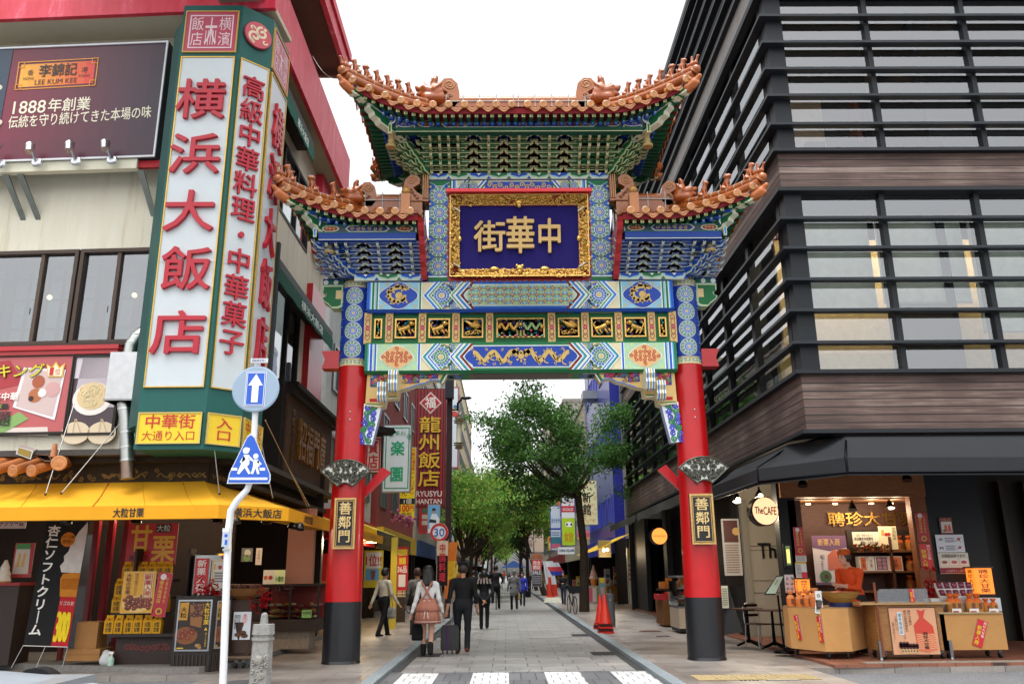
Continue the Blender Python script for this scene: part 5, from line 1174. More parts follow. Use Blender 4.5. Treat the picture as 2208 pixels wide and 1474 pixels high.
for(ax,ay),(bx,by)in zip(path[:-1],path[1:]):
 u=nrm((bx-ax,by-ay,0));F=Fr((ax,ay,0),u);L=math.hypot(bx-ax,by-ay)
 for i in range(int(L*9)):
  x=rr.uniform(.1,L-.1)
  if ax+u[0]*x<-11:continue
  if rr.random()<.5:mb.tube([F.pt(x+q*.12,zl0+.08+.09*math.sin(q*2+i)**2,.065)for q in np.linspace(-1,1,5)],.016,jit('#7d6238',.2),5)
  else:mb.tube([F.pt(p,r,.065)for p,r in curl(x,zl0+rr.uniform(.08,.22),.05,1.2,i,1,7)],.013,jit('#7d6238',.2),5)
mb.build('carved_fascia','matte',lb)
F0y=15.2
mb=MB();st=[G(0,1441),G(354,1452)]
pth=np.array([(-14,st[0][1]+.9),(st[0][0],st[0][1]),(st[1][0],st[1][1]+.0),(-5.0,14.45),(-4.55,15.4),(-4.5,21.5),(-14,21.5)])
mb.prism([(x,y,0)for x,y in pth],(0,0,.09),'#7f7c78');mb.build('shop_step','stone',lb)
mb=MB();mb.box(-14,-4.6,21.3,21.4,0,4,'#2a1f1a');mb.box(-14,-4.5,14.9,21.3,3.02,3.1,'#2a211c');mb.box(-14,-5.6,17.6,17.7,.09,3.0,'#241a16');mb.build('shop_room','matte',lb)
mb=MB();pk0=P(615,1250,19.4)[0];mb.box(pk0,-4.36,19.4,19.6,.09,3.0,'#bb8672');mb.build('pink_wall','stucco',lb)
mb=MB()
for px,w in((196,.09),(228,.1),(262,.09),(150,.06)):x=P(px,1250,15.9)[0];mb.box(x-w/2,x+w/2,15.85,15.97,.09,2.9,'#7d1119')
mb.build('door_frame','lacquer',lb)
mb=MB();xa,xb=P(150,1250,15.9)[0],P(262,1250,15.9)[0];mb.add([(xa,15.91,.2),(xb,15.91,.2),(xb,15.91,2.8),(xa,15.91,2.8)],[(0,1,2,3)],'#fff');mb.build('door_glass','clear',lb)
for px in(180,300,420,520):
 c=P(px,1200,16.6);mb=MB();mb.lathe((c[0],16.4,2.96),[(.09,0),(.09,.05)],'#ffd9a0',12);glow((c[0],16.2,2.7),16,mb.build('ceiling_lamp','lamp',lb))
t=thing('gilt_sign','brown stone sign wall with raised gilt characters beside the red column','sign',(XS+.2,17,4))
ya,za=sv(625,850,XS+.45);y2,z2=sv(716,905,XS+.45);yb,zb2_=sv(626,1000,XS+.45)
F=Fr((XS+.45,14.4,0),(0,1,0));zs1=za;mb=MB();F.slab(mb,ya-.1,3.62,ya+4.6,zs1,0,-.5,'#4a3526')
F.slab(mb,ya-.1,zs1,ya+4.8,zs1+.17,.12,-.5,'#1d1613');F.slab(mb,ya-.1,zs1+.17,ya+4.8,zs1+.27,.2,-.5,'#120f0d');F.slab(mb,ya-.4,3.62,ya-.1,zs1+.27,-.05,-.5,'#1a1411');mb.build('panel','stone',t)
mb=MB();F.text(mb,'招福門廣',ya+.8,3.95,ya+3.6,5.0,'#a8702c',1,.07,bold=.01);F.text(mb,'中国点心料理',ya+.3,3.9,ya+.5,5.1,'#8a5a26',1,.02,vert=True);mb.build('characters','gold',t)
TY=13.3;Yb=14.35
xl,xr=-5.97,-4.86;zT0,zT1=P(380,968,TY)[2],11.85
foot=[(xl,TY),(xr,TY),(-4.40,TY+.43),(-4.38,TY+1.5),(xl,TY+1.5)]
tower=thing('tower_sign','tall green and white tower sign with big red characters on the corner of the restaurant','sign',(-5.3,TY+.5,zT0))
mb=MB();mb.prism([(x,y,zT0)for x,y in foot],(0,0,zT1-zT0),'#1f5a54')
mb.prism([(xl-.28,TY+.35,zT0+.4),(xl,TY+.02,zT0+.4),(xl,TY+1.2,zT0+.4),(xl-.28,TY+1.2,zT0+.4)],(0,0,zT1-zT0-.7),'#1a4a46')
body_t=mb.build('casing','paint',tower)
faces=[Fr((xl,TY,0),(1,0,0)),Fr((xr,TY,0),(-4.40-xr,.43,0)),Fr((-4.40,TY+.43,0),(.02,1.07,0))]
wid=[xr-xl,math.hypot(-4.40-xr,.43),1.07]
zp0,zp1=faces[0].uv(378,833)[1],faces[0].uv(450,126)[1]
for i,(F,w)in enumerate(zip(faces,wid)):
 m=.08 if i==0 else .05
 mb=MB();F.slab(mb,m,zp0,w-m,zp1,.02,0,'#c6cfd2')
 for q in(.35,.68):F.rect(mb,m,zp0+(zp1-zp0)*q,w-m,zp0+(zp1-zp0)*q+.012,'#b4bfc2',6)
 pn=mb.build('white_panel','print',body_t)
 mb=MB();F.moulding(mb,m-.02,zp0-.02,w-m+.02,zp1+.02,.02,.035,.0,'#c9a24e');mb.build('gilt_edge','gold',body_t)
 mb=MB()
 if i==0:
  for ch,(a,b,c,d)in zip('横浜大飯店',((385,176,488,264),(370,292,478,382),(357,414,466,506),(352,535,458,632),(330,672,446,770))):
   x0,y0,x1,y1=F.box_px(a,b,c,d);F.text(mb,ch,x0,y0,x1,y1,'#b3122a',6,.07,bold=.010,pad=.035)
 elif i==1:F.text(mb,'高級中華料理・中華菓子',.09,zp0+.55,w-.09,zp1-.28,'#b3122a',6,.05,vert=True,bold=.007,pad=.05)
 else:F.text(mb,'横浜大飯店',.22,zp0+.5,w-.22,zp1-.4,'#b3122a',6,.06,vert=True,bold=.01,pad=.09)
 mb.build('red_characters','print',body_t)
 y0,y1=faces[0].uv(370,957)[1],faces[0].uv(370,889)[1];mb=MB();F.slab(mb,m*.5,y0,w-m*.5,y1,.03,0,'#e8c520');F.moulding(mb,m*.5,y0,w-m*.5,y1,.02,.045,0,'#c9b264')
 if i==0:F.text(mb,'中華街',.14,y0+.23,w-.14,y1-.03,'#c3241c',9,bold=.008);F.text(mb,'大通り入口',.12,y0+.04,w-.12,y0+.22,'#b8241c',9)
 elif i==1:F.text(mb,'入口',w*.28,y0+.06,w*.74,y1-.06,'#c3241c',9,vert=True,bold=.01)
 else:F.text(mb,'中華街',.1,y0+.24,w-.1,y1-.04,'#c3241c',9);F.text(mb,'大通り入口',.1,y0+.06,w-.1,y0+.23,'#b8241c',9)
 mb.build('yellow_panel','print',body_t)
 y0,y1=zp1+.13,zT1-.16
 if i!=1:
  mb=MB();F.slab(mb,m,y0,w-m,y1,.02,0,'#b43e56');F.moulding(mb,m-.02,y0-.02,w-m+.02,y1+.02,.02,.035,0,'#c9a24e');F.frame(mb,m+.07,y0+.07,w-m-.07,y1-.07,.025,'#e5c9cf',6)
  F.text(mb,'飯店',m+.1,y0+.1,m+.1+(w-2*m-.2)*.32,y1-.1,'#e5c9cf',6,vert=True,bold=.0);F.text(mb,'大',m+.1+(w-2*m-.2)*.34,y0+.1,m+.1+(w-2*m-.2)*.66,y1-.1,'#e5c9cf',6,vert=True,bold=.004);F.text(mb,'横濱',m+.1+(w-2*m-.2)*.68,y0+.1,w-m-.1,y1-.1,'#e5c9cf',6,vert=True)
  for k in range(5):F.line(mb,(m+.1+(w-2*m-.2)*(.38+.06*k),y0+.14),(m+.1+(w-2*m-.2)*(.38+.06*k),y0+.14+(y1-y0)*.36),.014,'#e5c9cf',6)
  mb.build('seal_panel','print',body_t)
 else:
  mb=MB();cy=F.uv(556,80)[1];mb.lathe(F.pt(w*.5,cy,0),[(.265,0),(.265,.06)],'#c54a57',28,False,axis=F.n);mb.lathe(F.pt(w*.5,cy,0),[(.29,0),(.29,.02)],'#2a2020',28,False,axis=F.n)
  for sg in(-1,1):F.path(mb,curl(w*.5+sg*.07,cy+sg*.06,.13,1.25,1.6 if sg>0 else 4.7,sg,16),.05,'#e2cfae',16);F.disc(mb,w*.5+sg*.12,cy+sg*.16,.035,'#e2cfae',16,8);F.path(mb,curl(w*.5+sg*.13,cy-sg*.1,.06,.8,0,-sg,8),.03,'#e2cfae',16)
  mb.build('dragon_badge','print',body_t)
FB=Fr(LW.pt(0,0,.55),LW.u);a=FB.uv(0,103);b=FB.uv(366,91);c=FB.uv(333,339)
x1,y1,y0=(b[0]+c[0])/2,(a[1]+b[1])/2,c[1];x0=x1-4.6
bill=thing('billboard','dark red billboard with a white frame high on the cream wall','billboard',FB.pt((x0+x1)/2,y0))
mb=MB();FB.slab(mb,x0,y0,x1,y1,0,-.18,'#3a3f44');FB.moulding(mb,x0,y0,x1,y1,.035,.03,0,'#d9dce0');mb.build('frame','paint',bill)
mb=MB();n=16
for i in range(n):
 for j in range(6):
  u=(i+.5)/n;v=(j+.5)/6;cc=mixc(mixc('#7d1230','#1d1028',min(1,max(0,(u-.25)*1.35))),'#3a1024',abs(v-.5)*.9)
  FB.rect(mb,x0+.035+(x1-x0-.07)*i/n,y0+.035+(y1-y0-.07)*j/6,x0+.035+(x1-x0-.07)*(i+1)/n,y0+.035+(y1-y0-.07)*(j+1)/6,cc,1)
L_=FB.box_px(38,132,210,192)
F1=FB.sub(L_[0],L_[1],.02);w,h=L_[2]-L_[0],L_[3]-L_[1]
for i in range(8):F1.rect(mb,.06+(w-.12)*i/8,.06,.06+(w-.12)*(i+1)/8,h-.06,mixc('#e0a02a','#d23a22',i/7),2)
F1.frame(mb,0,0,w,h,.02,'#d9922a',3)
for sx in(0,1):
 for sy in(0,1):F1.frame(mb,sx*(w-.13),sy*(h-.13),sx*(w-.13)+.13,sy*(h-.13)+.13,.016,'#d9922a',4)
F1.text(mb,'李錦記',w*.27,h*.38,w*.75,h*.88,'#2a1410',4,bold=.012);F1.text(mb,'LEE KUM KEE',w*.24,h*.15,w*.76,h*.32,'#2a1410',4)
F1.text(mb,'香',w*.13,h*.48,w*.21,h*.7,'#2a1410',4);F1.text(mb,'港',w*.8,h*.48,w*.88,h*.7,'#2a1410',4);F1.text(mb,'HONG',w*.09,h*.34,w*.22,h*.43,'#2a1410',4);F1.text(mb,'KONG',w*.78,h*.34,w*.91,h*.43,'#2a1410',4)
q=FB.box_px(30,217,196,244);F2=FB.sub(q[0],q[1],.02);F2.text(mb,'1888',0,0,.64,q[3]-q[1],'#e4dcc4',2,bold=.01);F2.text(mb,'年創業',.68,-.02,q[2]-q[0],q[3]-q[1]+.03,'#e4dcc4',2,bold=.01)
q=FB.box_px(20,245,326,275);FB.sub(q[0],q[1],.045).text(mb,'伝統を守り続けてきた本場の味',0,0,q[2]-q[0],q[3]-q[1],'#e4dcc4',2,bold=.006)
FB.rect(mb,x0+.035,y0+.035,FB.uv(6,240)[0],y1-.035,'#23364a',3)
for i in range(8):FB.disc(mb,FB.uv(-8+i%3*4,140+i*25)[0],FB.uv(0,140+i*25)[1],.06,['#b89a3a','#2e6a8a','#c8c2b0'][i%3],4,8)
mb.build('printed_face','print',bill)
mb=MB();FB.slab(mb,x0,y0-.2,x1-.35,y0,-.02,-.16,'#d5d2bc');FB.slab(mb,x1-.35,y0-.16,x1+.1,y0-.02,-.08,-.16,'#a81420');mb.build('support_beam','paint',bill)
for px in(28,60,318):
 mb=MB();A=FB.pt(FB.uv(px-30 if px<100 else px-28,362)[0],y0-.2,-.1);B=LW.pt(LW.uv(px+24 if px<100 else px+14,430 if px<100 else 412)[0],y0-.95,0);mb.prism([A,A+FB.u*.12,B+FB.u*.1,B],(0,.05,0),'#8f948c');mb.build('stay','metal',bill)
sp=MB();sp.lathe((0,-.1,0),[(.1,0),(.1,.03),(.08,.05),(0,.06)],'#c8ccd0',16,axis=(0,-1,.3));sp.tube([(0,-.13,.0),(-.03,-.22,.1),(-.05,-.25,.16)],.022,'#b9bdc2');sp.lathe((-.07,-.27,.14),[(.075,0),(.08,.16),(.085,.2),(.07,.21)],'#d0d4d8',16,axis=(-.25,.35,.9))
spm=sp.mesh('spotlight');spm.materials.append(M['metal'])
for i,(px,lab)in enumerate(((12,'silver spotlight under the billboard, farthest from the tower sign'),(88,'silver spotlight under the billboard, second from the left edge'),(172,'silver spotlight under the billboard, second from the tower sign'),(248,'silver spotlight under the billboard, nearest to the tower sign'))):
 o=bpy.data.objects.new('spotlight',spm);SC.collection.objects.link(o);o.location=FB.pt(FB.uv(px,350)[0],y0-.1,.0);tag(o,lab,'spotlight','spotlights under the billboard')
def poster(px,label):
 b=LW.box_px(*px);t=thing('food_poster',label,'poster',LW.pt((b[0]+b[2])/2,b[1]),'food posters over the ledge');mb=MB();LW.slab(mb,*b,.1,.02,'#2b2622');LW.moulding(mb,*b,.045,.13,.02,'#2b2622');mb.build('frame','paint',t);return t,b,LW.sub(b[0]+.045,b[1]+.045,0,.1)
t,b,F=poster((-150,768,160,940),'food poster with a yellow headline and a 1st place crown');w,h=b[2]-b[0]-.09,b[3]-b[1]-.09;mb=MB()
fu=lambda px,py:tuple(np.array(LW.uv(px,py))-np.array((b[0]+.045,b[1]+.045)))
F.rect(mb,0,0,w,h,'#b8595a',1);F.poly(mb,[fu(-80,860),fu(60,830),fu(30,780),fu(-80,790)],'#a52a32',2);F.poly(mb,[fu(0,925),fu(110,922),fu(112,940),fu(-20,940)],'#d8c9c0',2);F.poly(mb,[fu(-40,938),fu(20,905),fu(50,890),fu(70,905),fu(10,938)],'#7fa45c',3)
F.poly(mb,[fu(36,880),fu(60,795),fu(150,800),fu(126,908)],'#e4dfe0',4);F.poly(mb,[fu(43,878),fu(66,800),fu(144,806),fu(121,900)],'#cbb3ae',5);F.disc(mb,*fu(85,855),.13,'#b0683a',6,14);F.disc(mb,*fu(92,826),.12,'#a5522e',6,12);F.disc(mb,*fu(122,842),.14,'#c99a98',6,14);F.disc(mb,*fu(76,862),.05,'#38130f',7,10);F.disc(mb,*fu(100,850),.08,'#e9dedb',7,10)
for k,c in((3,'#1c1a12'),(4,'#d6c828')):
 q0,q1=fu(-70,822),fu(108,786);F.text(mb,'ランキング',q0[0],q0[1],q1[0],q1[1],c,5+k,bold=.035 if k==3 else .008)
F.poly(mb,[fu(112,816),fu(110,788),fu(121,795),fu(130,783),fu(138,795),fu(149,786),fu(144,816)],'#e0b430',8);F.poly(mb,[fu(114,814),fu(112,792),fu(122,799),fu(130,788),fu(137,799),fu(146,791),fu(142,814)],'#efe2bd',9)
q0,q1=fu(116,812),fu(126,796);F.text(mb,'1',q0[0],q0[1],q1[0],q1[1],'#c3202a',10,bold=.02);q0,q1=fu(127,812),fu(141,798);F.text(mb,'位',q0[0],q0[1],q1[0],q1[1],'#c3202a',10)
q0,q1=fu(-8,868),fu(52,848);F.text(mb,'格中華',q0[0],q0[1],q1[0],q1[1],'#f0e8e0',9,bold=.02)
F.rect(mb,*fu(-30,885),*fu(28,873),'#1e1a16',8);q0,q1=fu(0,884),fu(15,874);F.text(mb,'一式',q0[0],q0[1],q1[0],q1[1],'#d8cc30',9);q0,q1=fu(2,924),fu(36,888);F.text(mb,'題',q0[0],q0[1],q1[0],q1[1],'#1c1512',9,bold=.01)
mb.build('printed_face','print',t)
t,b,F=poster((157,768,262,940),'dumpling poster with noodles on a white spoon');w,h=b[2]-b[0]-.09,b[3]-b[1]-.09;mb=MB();fu=lambda px,py:tuple(np.array(LW.uv(px,py))-np.array((b[0]+.045,b[1]+.045)))
F.rect(mb,0,0,w,h,'#4a3a40',1);F.poly(mb,[fu(163,880),fu(186,776),fu(255,772),fu(255,880)],'#b9aeb4',2);F.rect(mb,0,h*.72,w,h,'#cfc6cc',2)
F.disc(mb,*fu(206,862),.36,'#e8e0d8',3,24,.3);F.disc(mb,*fu(206,856),.28,'#d9bf8e',4,20,.25)
for k in range(26):F.path(mb,curl(fu(206,856)[0]+RNG.uniform(-.15,.15),fu(206,856)[1]+RNG.uniform(-.12,.14),RNG.uniform(.06,.13),.8,k,1,8),.016,jit('#e6d3a4',.12),5+k%3)
for px in(170,226):F.disc(mb,*fu(px,935),.26,'#dcc8a8',3,20,.2);F.path(mb,[fu(px,905),fu(px-6,938)],.02,'#c0a986',4);F.path(mb,[fu(px+2,905),fu(px+12,938)],.02,'#c0a986',4)
mb.build('printed_face','print',t)
t=thing('duct','galvanised extractor duct with an elbow and a box on the wall beside the tower sign','duct',P(275,1010,14.0));Yd=13.95
mb=MB();pt=lambda x,y:P(x,y,Yd)
mb.tube([pt(318,708)+(0,.5,.0),pt(312,712),pt(296,726),pt(284,745),pt(281,765)],.115,'#b4b8b4',16)
for x,y in((300,722),(288,738),(282,760)):mb.tube([pt(x,y)-nrm(pt(x,y)-pt(282,760))*.0+(0,0,.012),pt(x,y)-(0,0,.012)],.122,'#c9ccc8',16)
mb.build('elbow','metal',t)
b0,b1=pt(250,765),pt(305,868);mb=MB();mb.box(b0[0],b1[0],Yd-.2,Yd+.3,b1[2],b0[2],'#b9babb');mb.box(b0[0]-.02,b1[0]+.02,Yd-.22,Yd+.3,b1[2],b1[2]+.03,'#8c8d8c');mb.build('fan_box','metal',t)
mb=MB();mb.tube([pt(268,868),pt(272,900),pt(274,950),pt(275,990)],.115,'#b0b3b0',16);mb.tube([pt(275,990),pt(275,1032)],.117,'#8d7a6c',16)
for y in(880,930,962,990):mb.tube([pt(270 if y<900 else 275,y),pt(270 if y<900 else 275,y+4)],.123,'#c9ccc8',16)
mb.build('pipe','metal',t)
t=thing('tiled_canopy','short canopy of round orange tiles over the yellow awning at the left edge','canopy',P(60,1020,14.0));mb=MB()
for i,px in enumerate((-60,-20,22,62)):
 a=P(px+8,1014,13.75);mb.tube([a,a+np.array((.32,.75,.34))],.085,jit('#b06a3a',.12),12);mb.lathe(a,[(.1,-.02),(.1,.03),(.07,.035),(.06,.03),(.0,.036)],'#b8743a',18,False,axis=(-.25,-1,-.1))
a=P(128,998,13.8);mb.tube([a,a+np.array((-.2,.6,.1))],.11,'#b06a3a',14);mb.lathe(a,[(.125,-.02),(.125,.03),(.1,.035),(.09,.03),(0,.036)],'#c07a3c',20,False,axis=(.2,-1,0));a=P(115,985,13.8);mb.tube([a,a+np.array((0,0,.22))],[.06,.035],'#b06a3a',10)
for i in range(5):a=P(75+i*6,985,13.9);mb.box(a[0],a[0]+.25-.03*i,13.85,14.3,a[2]-.02*i,a[2]+.04-.02*i,'#6d4a38')
mb.build('tiles','glaze',t)
t=thing('floodlight','silver framed square floodlight tilted on the ledge beside the orange tiles','floodlight',P(50,975,13.7));mb=MB();a,b,c,d=(P(*q,13.65)for q in((38,962),(72,972),(66,990),(34,978)));mb.prism([a,b,c,d],(0,.12,.05),'#c4c6c4');mb.build('housing','metal',t)
mb=MB();mc=(a+b+c+d)/4;mb.poly([mc+(q-mc)*.82+np.array((0,-.006,0))for q in(a,b,c,d)],'#8f7424');mb.build('lens','print',t)
ZA=P(300,1118,13.25)[2];ZV=P(300,1090,13.25)[2]
front=[(-13.0,13.75),(P(470,1116,13.25)[0],13.25),(P(620,1120,14.0)[0],14.05),(PX(699,1140,P(620,1120,14.0)[0])[0],17.2),(PX(699,1140,P(620,1120,14.0)[0])[0]+.05,PX(826,1165,P(620,1120,14.0)[0]+.05)[1])]
xw=XS+.05
backl=[(-13.0,14.95),(-5.2,14.45),(xw,15.3),(xw,17.2),(xw,front[4][1])]
zw=P(300,1034,14.4)[2]
aw=thing('shop_awning','long yellow canvas awning with black lettering around the corner shop','awning',(-6,13.6,ZA))
mb=MB()
for i in range(4):
 (ax,ay),(bx,by)=front[i],front[i+1];(cx,cy),(dx,dy)=backl[i+1],backl[i];N=10 if i==0 else 4
 for k in range(N):
  for j in range(4):
   def q(u,v):
    f=np.array((ax+(bx-ax)*u,ay+(by-ay)*u,ZV));g=np.array((dx+(cx-dx)*u,dy+(cy-dy)*u,zw));p=f+(g-f)*v;return p-np.array((0,0,.045*math.sin(math.pi*v)*(1-.25*math.cos(2*math.pi*u*N/2))))
   mb.add([q(k/N,j/4),q((k+1)/N,j/4),q((k+1)/N,(j+1)/4),q(k/N,(j+1)/4)],[(0,1,2,3)],'#e6a824',True)
mb.build('canopy','canvas',aw)
g0,g1=np.array((*front[0],ZV)),np.array((*front[1],ZV));h0,h1=np.array((*backl[0],zw)),np.array((*backl[1],zw))
for u,w_ in((.47,.004),(.62,.004),(.76,.012),(.86,.004),(.95,.004)):
 mb=MB();a,b=g0+(g1-g0)*u,h0+(h1-h0)*(u+(.025 if w_>.01 else 0));mb.tube([a+(b-a)*v+np.array((0,0,.006-.045*math.sin(math.pi*v)*(1-.25*math.cos(math.pi*u*10))))for v in np.linspace(0,1,9)],w_,'#c07418' if w_>.01 else '#b98a18',5);mb.build('seam','canvas',aw)
mb=MB()
for i in range(4):
 (ax,ay),(bx,by)=front[i],front[i+1];u=nrm((bx-ax,by-ay,0));L=math.hypot(bx-ax,by-ay);F=Fr((ax,ay,0),u)
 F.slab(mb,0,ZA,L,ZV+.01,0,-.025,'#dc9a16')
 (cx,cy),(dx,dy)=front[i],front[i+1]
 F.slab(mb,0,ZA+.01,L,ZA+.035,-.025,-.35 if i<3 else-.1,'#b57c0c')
mb.build('valance','canvas',aw)
def letters(i,s,px0,px1,y0,y1,bold=.02):
 (ax,ay),(bx,by)=front[i],front[i+1];F=Fr((ax,ay,0),(bx-ax,by-ay,0));b=F.box_px(px0,y0,px1,y1);mb=MB();F.text(mb,s,b[0],ZA+.02,b[2],ZV-.02,'#2a2016',2,bold=bold);mb.build('lettering','print',aw)
letters(0,'大粒甘栗',244,311,1094,1115);letters(1,'横浜大飯店',500,608,1094,1118);letters(2,'大粒甘栗',655,674,1105,1128)
F=Fr((front[3][0],front[3][1],0),(front[4][0]-front[3][0],front[4][1]-front[3][1],0));L=math.hypot(front[4][0]-front[3][0],front[4][1]-front[3][1]);mb=MB();F.text(mb,'横浜大飯店',L*.45,ZA+.05,L*.85,ZV-.05,'#8a6a20',2);mb.build('lettering','print',aw)
def rod(a,b,r=.008,c='#b9b9b4'):mb=MB();mb.tube([a,b],r,c,6);mb.ball(b,.022,'#4a4640',6,5);mb.build('stay_rod','metal',aw)
for(x0,y0,x1,y1)in((160,870,98,1065),(296,868,132,1063),(452,872,473,1064)):rod(P(x0,y0,14.3 if x0<400 else 13.35),P(x1,y1,13.6))
for(x0,y0,x1,y1,Yq)in((552,900,588,1072,14.3),(572,905,663,1092,16.2),(618,1000,668,1092,16.4)):rod(P(x0,y0,13.9 if x0<600 else 15.8),P(x1,y1,Yq))
for i,(px,py)in enumerate(((144,1124),(294,1123),(469,1122),(508,1122),(575,1124),(632,1134),(646,1137))):
 c=P(px,py,13.5 if px<560 else 14.6);mb=MB();mb.lathe(c,[(.03,.09),(.06,.06),(.085,.0),(.09,-.03)],'#3d3a38',14,axis=(.1,.25,1));mb.lathe(c-np.array((.0,.0,.03)),[(.08,0),(.0,.004)],'#8f8a84',14)
 lab=['leftmost black spotlight under the yellow awning, above the soft cream banner','black spotlight under the yellow awning, above the red chestnut sign','black spotlight under the yellow awning, left of the white sign pole','black spotlight under the yellow awning, just right of the white sign pole','black spotlight under the yellow awning corner, above the chestnut baskets','left one of the close pair of black spotlights under the awning end','right one of the close pair of black spotlights under the awning end'][i]
 tag(mb.build('awning_spotlight','metal',org=c),lab,'spotlight','spotlights under the yellow awning')
#================================================ the louvred building on the right
RX,RY=5.42,14.62
BLK='#1d2126'
rb=thing('louvred_building','dark louvred glass building with bands of weathered planks on the right','building',(RX+4,RY+6,0))
FR=Fr((RX,RY,0),(1,0,0));FS=Fr((RX,37.0,0),(0,-1,0));LF,LS=9.0,37.0-RY
ZB1=(3.94,4.96);ZB2=(8.66,9.43);ZTOP=17.5
for(z0,z1)in(ZB1,ZB2,(13.3,14.0)):
 mb=MB();mb.box(RX,RX+LF,RY,RY+.3,z0,z1,'#888');mb.box(RX,RX+.3,RY+.3,37.0,z0,z1,'#888');mb.build('plank_band','planks' if z0<13 else 'stained',rb)
 mb=MB();mb.box(RX-.1,RX+LF,RY-.1,RY+.3,z0-.07,z0,BLK);mb.box(RX-.1,RX+.3,RY+.3,37.0,z0-.07,z0,BLK);mb.box(RX-.12,RX+LF,RY-.12,RY+.3,z1,z1+.07,BLK);mb.box(RX-.12,RX+.3,RY+.3,37.0,z1,z1+.07,BLK);mb.build('band_trim','paint',rb)
lv=[5.57,6.19,6.80,7.43,8.04]
lv2=[10.06,10.70,11.31,11.93,12.56,13.17]
lv3=[14.6+.62*i for i in range(5)]
for z in lv+lv2+lv3:
 mb=MB();d=.30
 mb.prism([(RX-.12,RY-.12,z-.055),(RX+LF,RY-.12,z-.055),(RX+LF,RY+.05,z-.055),(RX+.05,RY+.05,z-.055),(RX+.05,37.0,z-.055),(RX-.12,37.0,z-.055)],(0,0,.055),'#23282e')
 mb.build('louvre','paint',rb)
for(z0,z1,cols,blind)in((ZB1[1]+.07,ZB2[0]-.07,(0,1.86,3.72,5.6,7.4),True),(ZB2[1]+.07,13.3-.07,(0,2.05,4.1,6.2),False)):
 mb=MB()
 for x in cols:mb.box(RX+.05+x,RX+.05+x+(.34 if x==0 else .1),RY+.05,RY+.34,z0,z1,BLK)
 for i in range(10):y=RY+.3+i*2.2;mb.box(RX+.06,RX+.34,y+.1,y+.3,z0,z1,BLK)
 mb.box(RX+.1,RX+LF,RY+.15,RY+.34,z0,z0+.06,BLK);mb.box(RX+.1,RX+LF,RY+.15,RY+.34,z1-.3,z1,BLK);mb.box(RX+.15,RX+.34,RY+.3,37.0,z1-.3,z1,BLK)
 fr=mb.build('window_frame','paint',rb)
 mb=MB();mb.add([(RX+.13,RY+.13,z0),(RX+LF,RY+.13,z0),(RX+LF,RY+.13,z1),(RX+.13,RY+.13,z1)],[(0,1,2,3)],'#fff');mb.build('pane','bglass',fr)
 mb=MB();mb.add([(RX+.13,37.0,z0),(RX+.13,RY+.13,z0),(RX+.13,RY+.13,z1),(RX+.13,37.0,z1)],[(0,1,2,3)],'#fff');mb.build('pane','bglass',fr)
 mb=MB()
 if blind:
  for x0,x1,zb in((.42,1.84,z0+1.35),(1.98,3.7,z0+1.5),(3.84,5.6,z0+.9),(5.7,9,z0+1.4)):mb.box(RX+x0,RX+x1,RY+.55,RY+.57,zb,z1-.1,'#c6cdbf');mb.box(RX+x0,RX+x1,RY+.54,RY+.58,zb-.03,zb,'#aab0a4')
  mb.box(RX+.6,RX+LF,RY+2.4,RY+2.5,z0,z1,'#c7b48a');mb.box(RX+.6,RX+LF,RY+.4,RY+2.4,z0-.02,z0+.01,'#7d6f4c');mb.box(RX+.4,RX+3,RY+2.2,RY+2.4,z0+.1,z0+.9,'#b8a86e')
 else:
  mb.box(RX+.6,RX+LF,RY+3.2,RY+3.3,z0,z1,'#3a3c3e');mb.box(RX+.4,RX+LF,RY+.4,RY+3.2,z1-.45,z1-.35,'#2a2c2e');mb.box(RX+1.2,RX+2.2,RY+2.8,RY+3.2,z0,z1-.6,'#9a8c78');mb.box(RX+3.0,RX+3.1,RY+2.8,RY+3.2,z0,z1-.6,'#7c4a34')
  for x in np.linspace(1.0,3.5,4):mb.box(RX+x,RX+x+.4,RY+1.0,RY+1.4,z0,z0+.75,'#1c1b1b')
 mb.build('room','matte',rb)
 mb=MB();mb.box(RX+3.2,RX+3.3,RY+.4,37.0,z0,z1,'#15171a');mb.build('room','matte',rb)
 if blind:
  for x in(1.2,3.0,5.2):mb=MB();mb.lathe((RX+x,RY+1.5,z1-.2),[(.08,0),(.08,.03)],'#ffdca0',12);glow((RX+x,RY+1.5,z1-.5),24,mb.build('ceiling_lamps','lamp',rb))
 if not blind:
  mb=MB()
  for x in(.9,1.35,2.6,3.05,4.35,4.8):mb.ball((RX+x,RY+1.1,12.02),(.055,.055,.04),'#ffb94a')
  mb.build('ceiling_lamps','lamp',rb)
mb=MB();mb.box(RX+.3,RX+LF,RY+.25,RY+.35,14.0,ZTOP,BLK);mb.box(RX+.25,RX+.35,RY+.3,37.0,14.0,ZTOP,BLK);mb.box(RX+LF,RX+LF+.2,RY,37.0,3.9,ZTOP,BLK);mb.box(RX,RX+LF,36.9,37.0,0,ZTOP,BLK);mb.box(RX,RX+LF,RY,37,ZTOP,ZTOP+.2,BLK)
mb.box(RX+.3,RX+LF,RY+.4,37,3.6,3.7,'#15130f');mb.build('outer_wall','paint',rb)
FL=[(5.31,14.2),(14.5,14.6),(14.5,37.0),(5.5,37.0),(5.4,21.6)]
mb=MB();mb.prism([(x,y,0)for x,y in FL],(0,0,.05),'#7a4c3a');mb.build('tiled_floor','tile',rb)
mb=MB();mb.box(5.9,14.5,14.35,14.6,.03,.056,'#8b8478');mb.build('threshold','stone',rb)
mb=MB()
def post(px,Y,w,dp=.3):x=P(px,1200,Y)[0];mb.box(x-w/2,x+w/2,Y,Y+dp,.05,3.9,'#15171a')
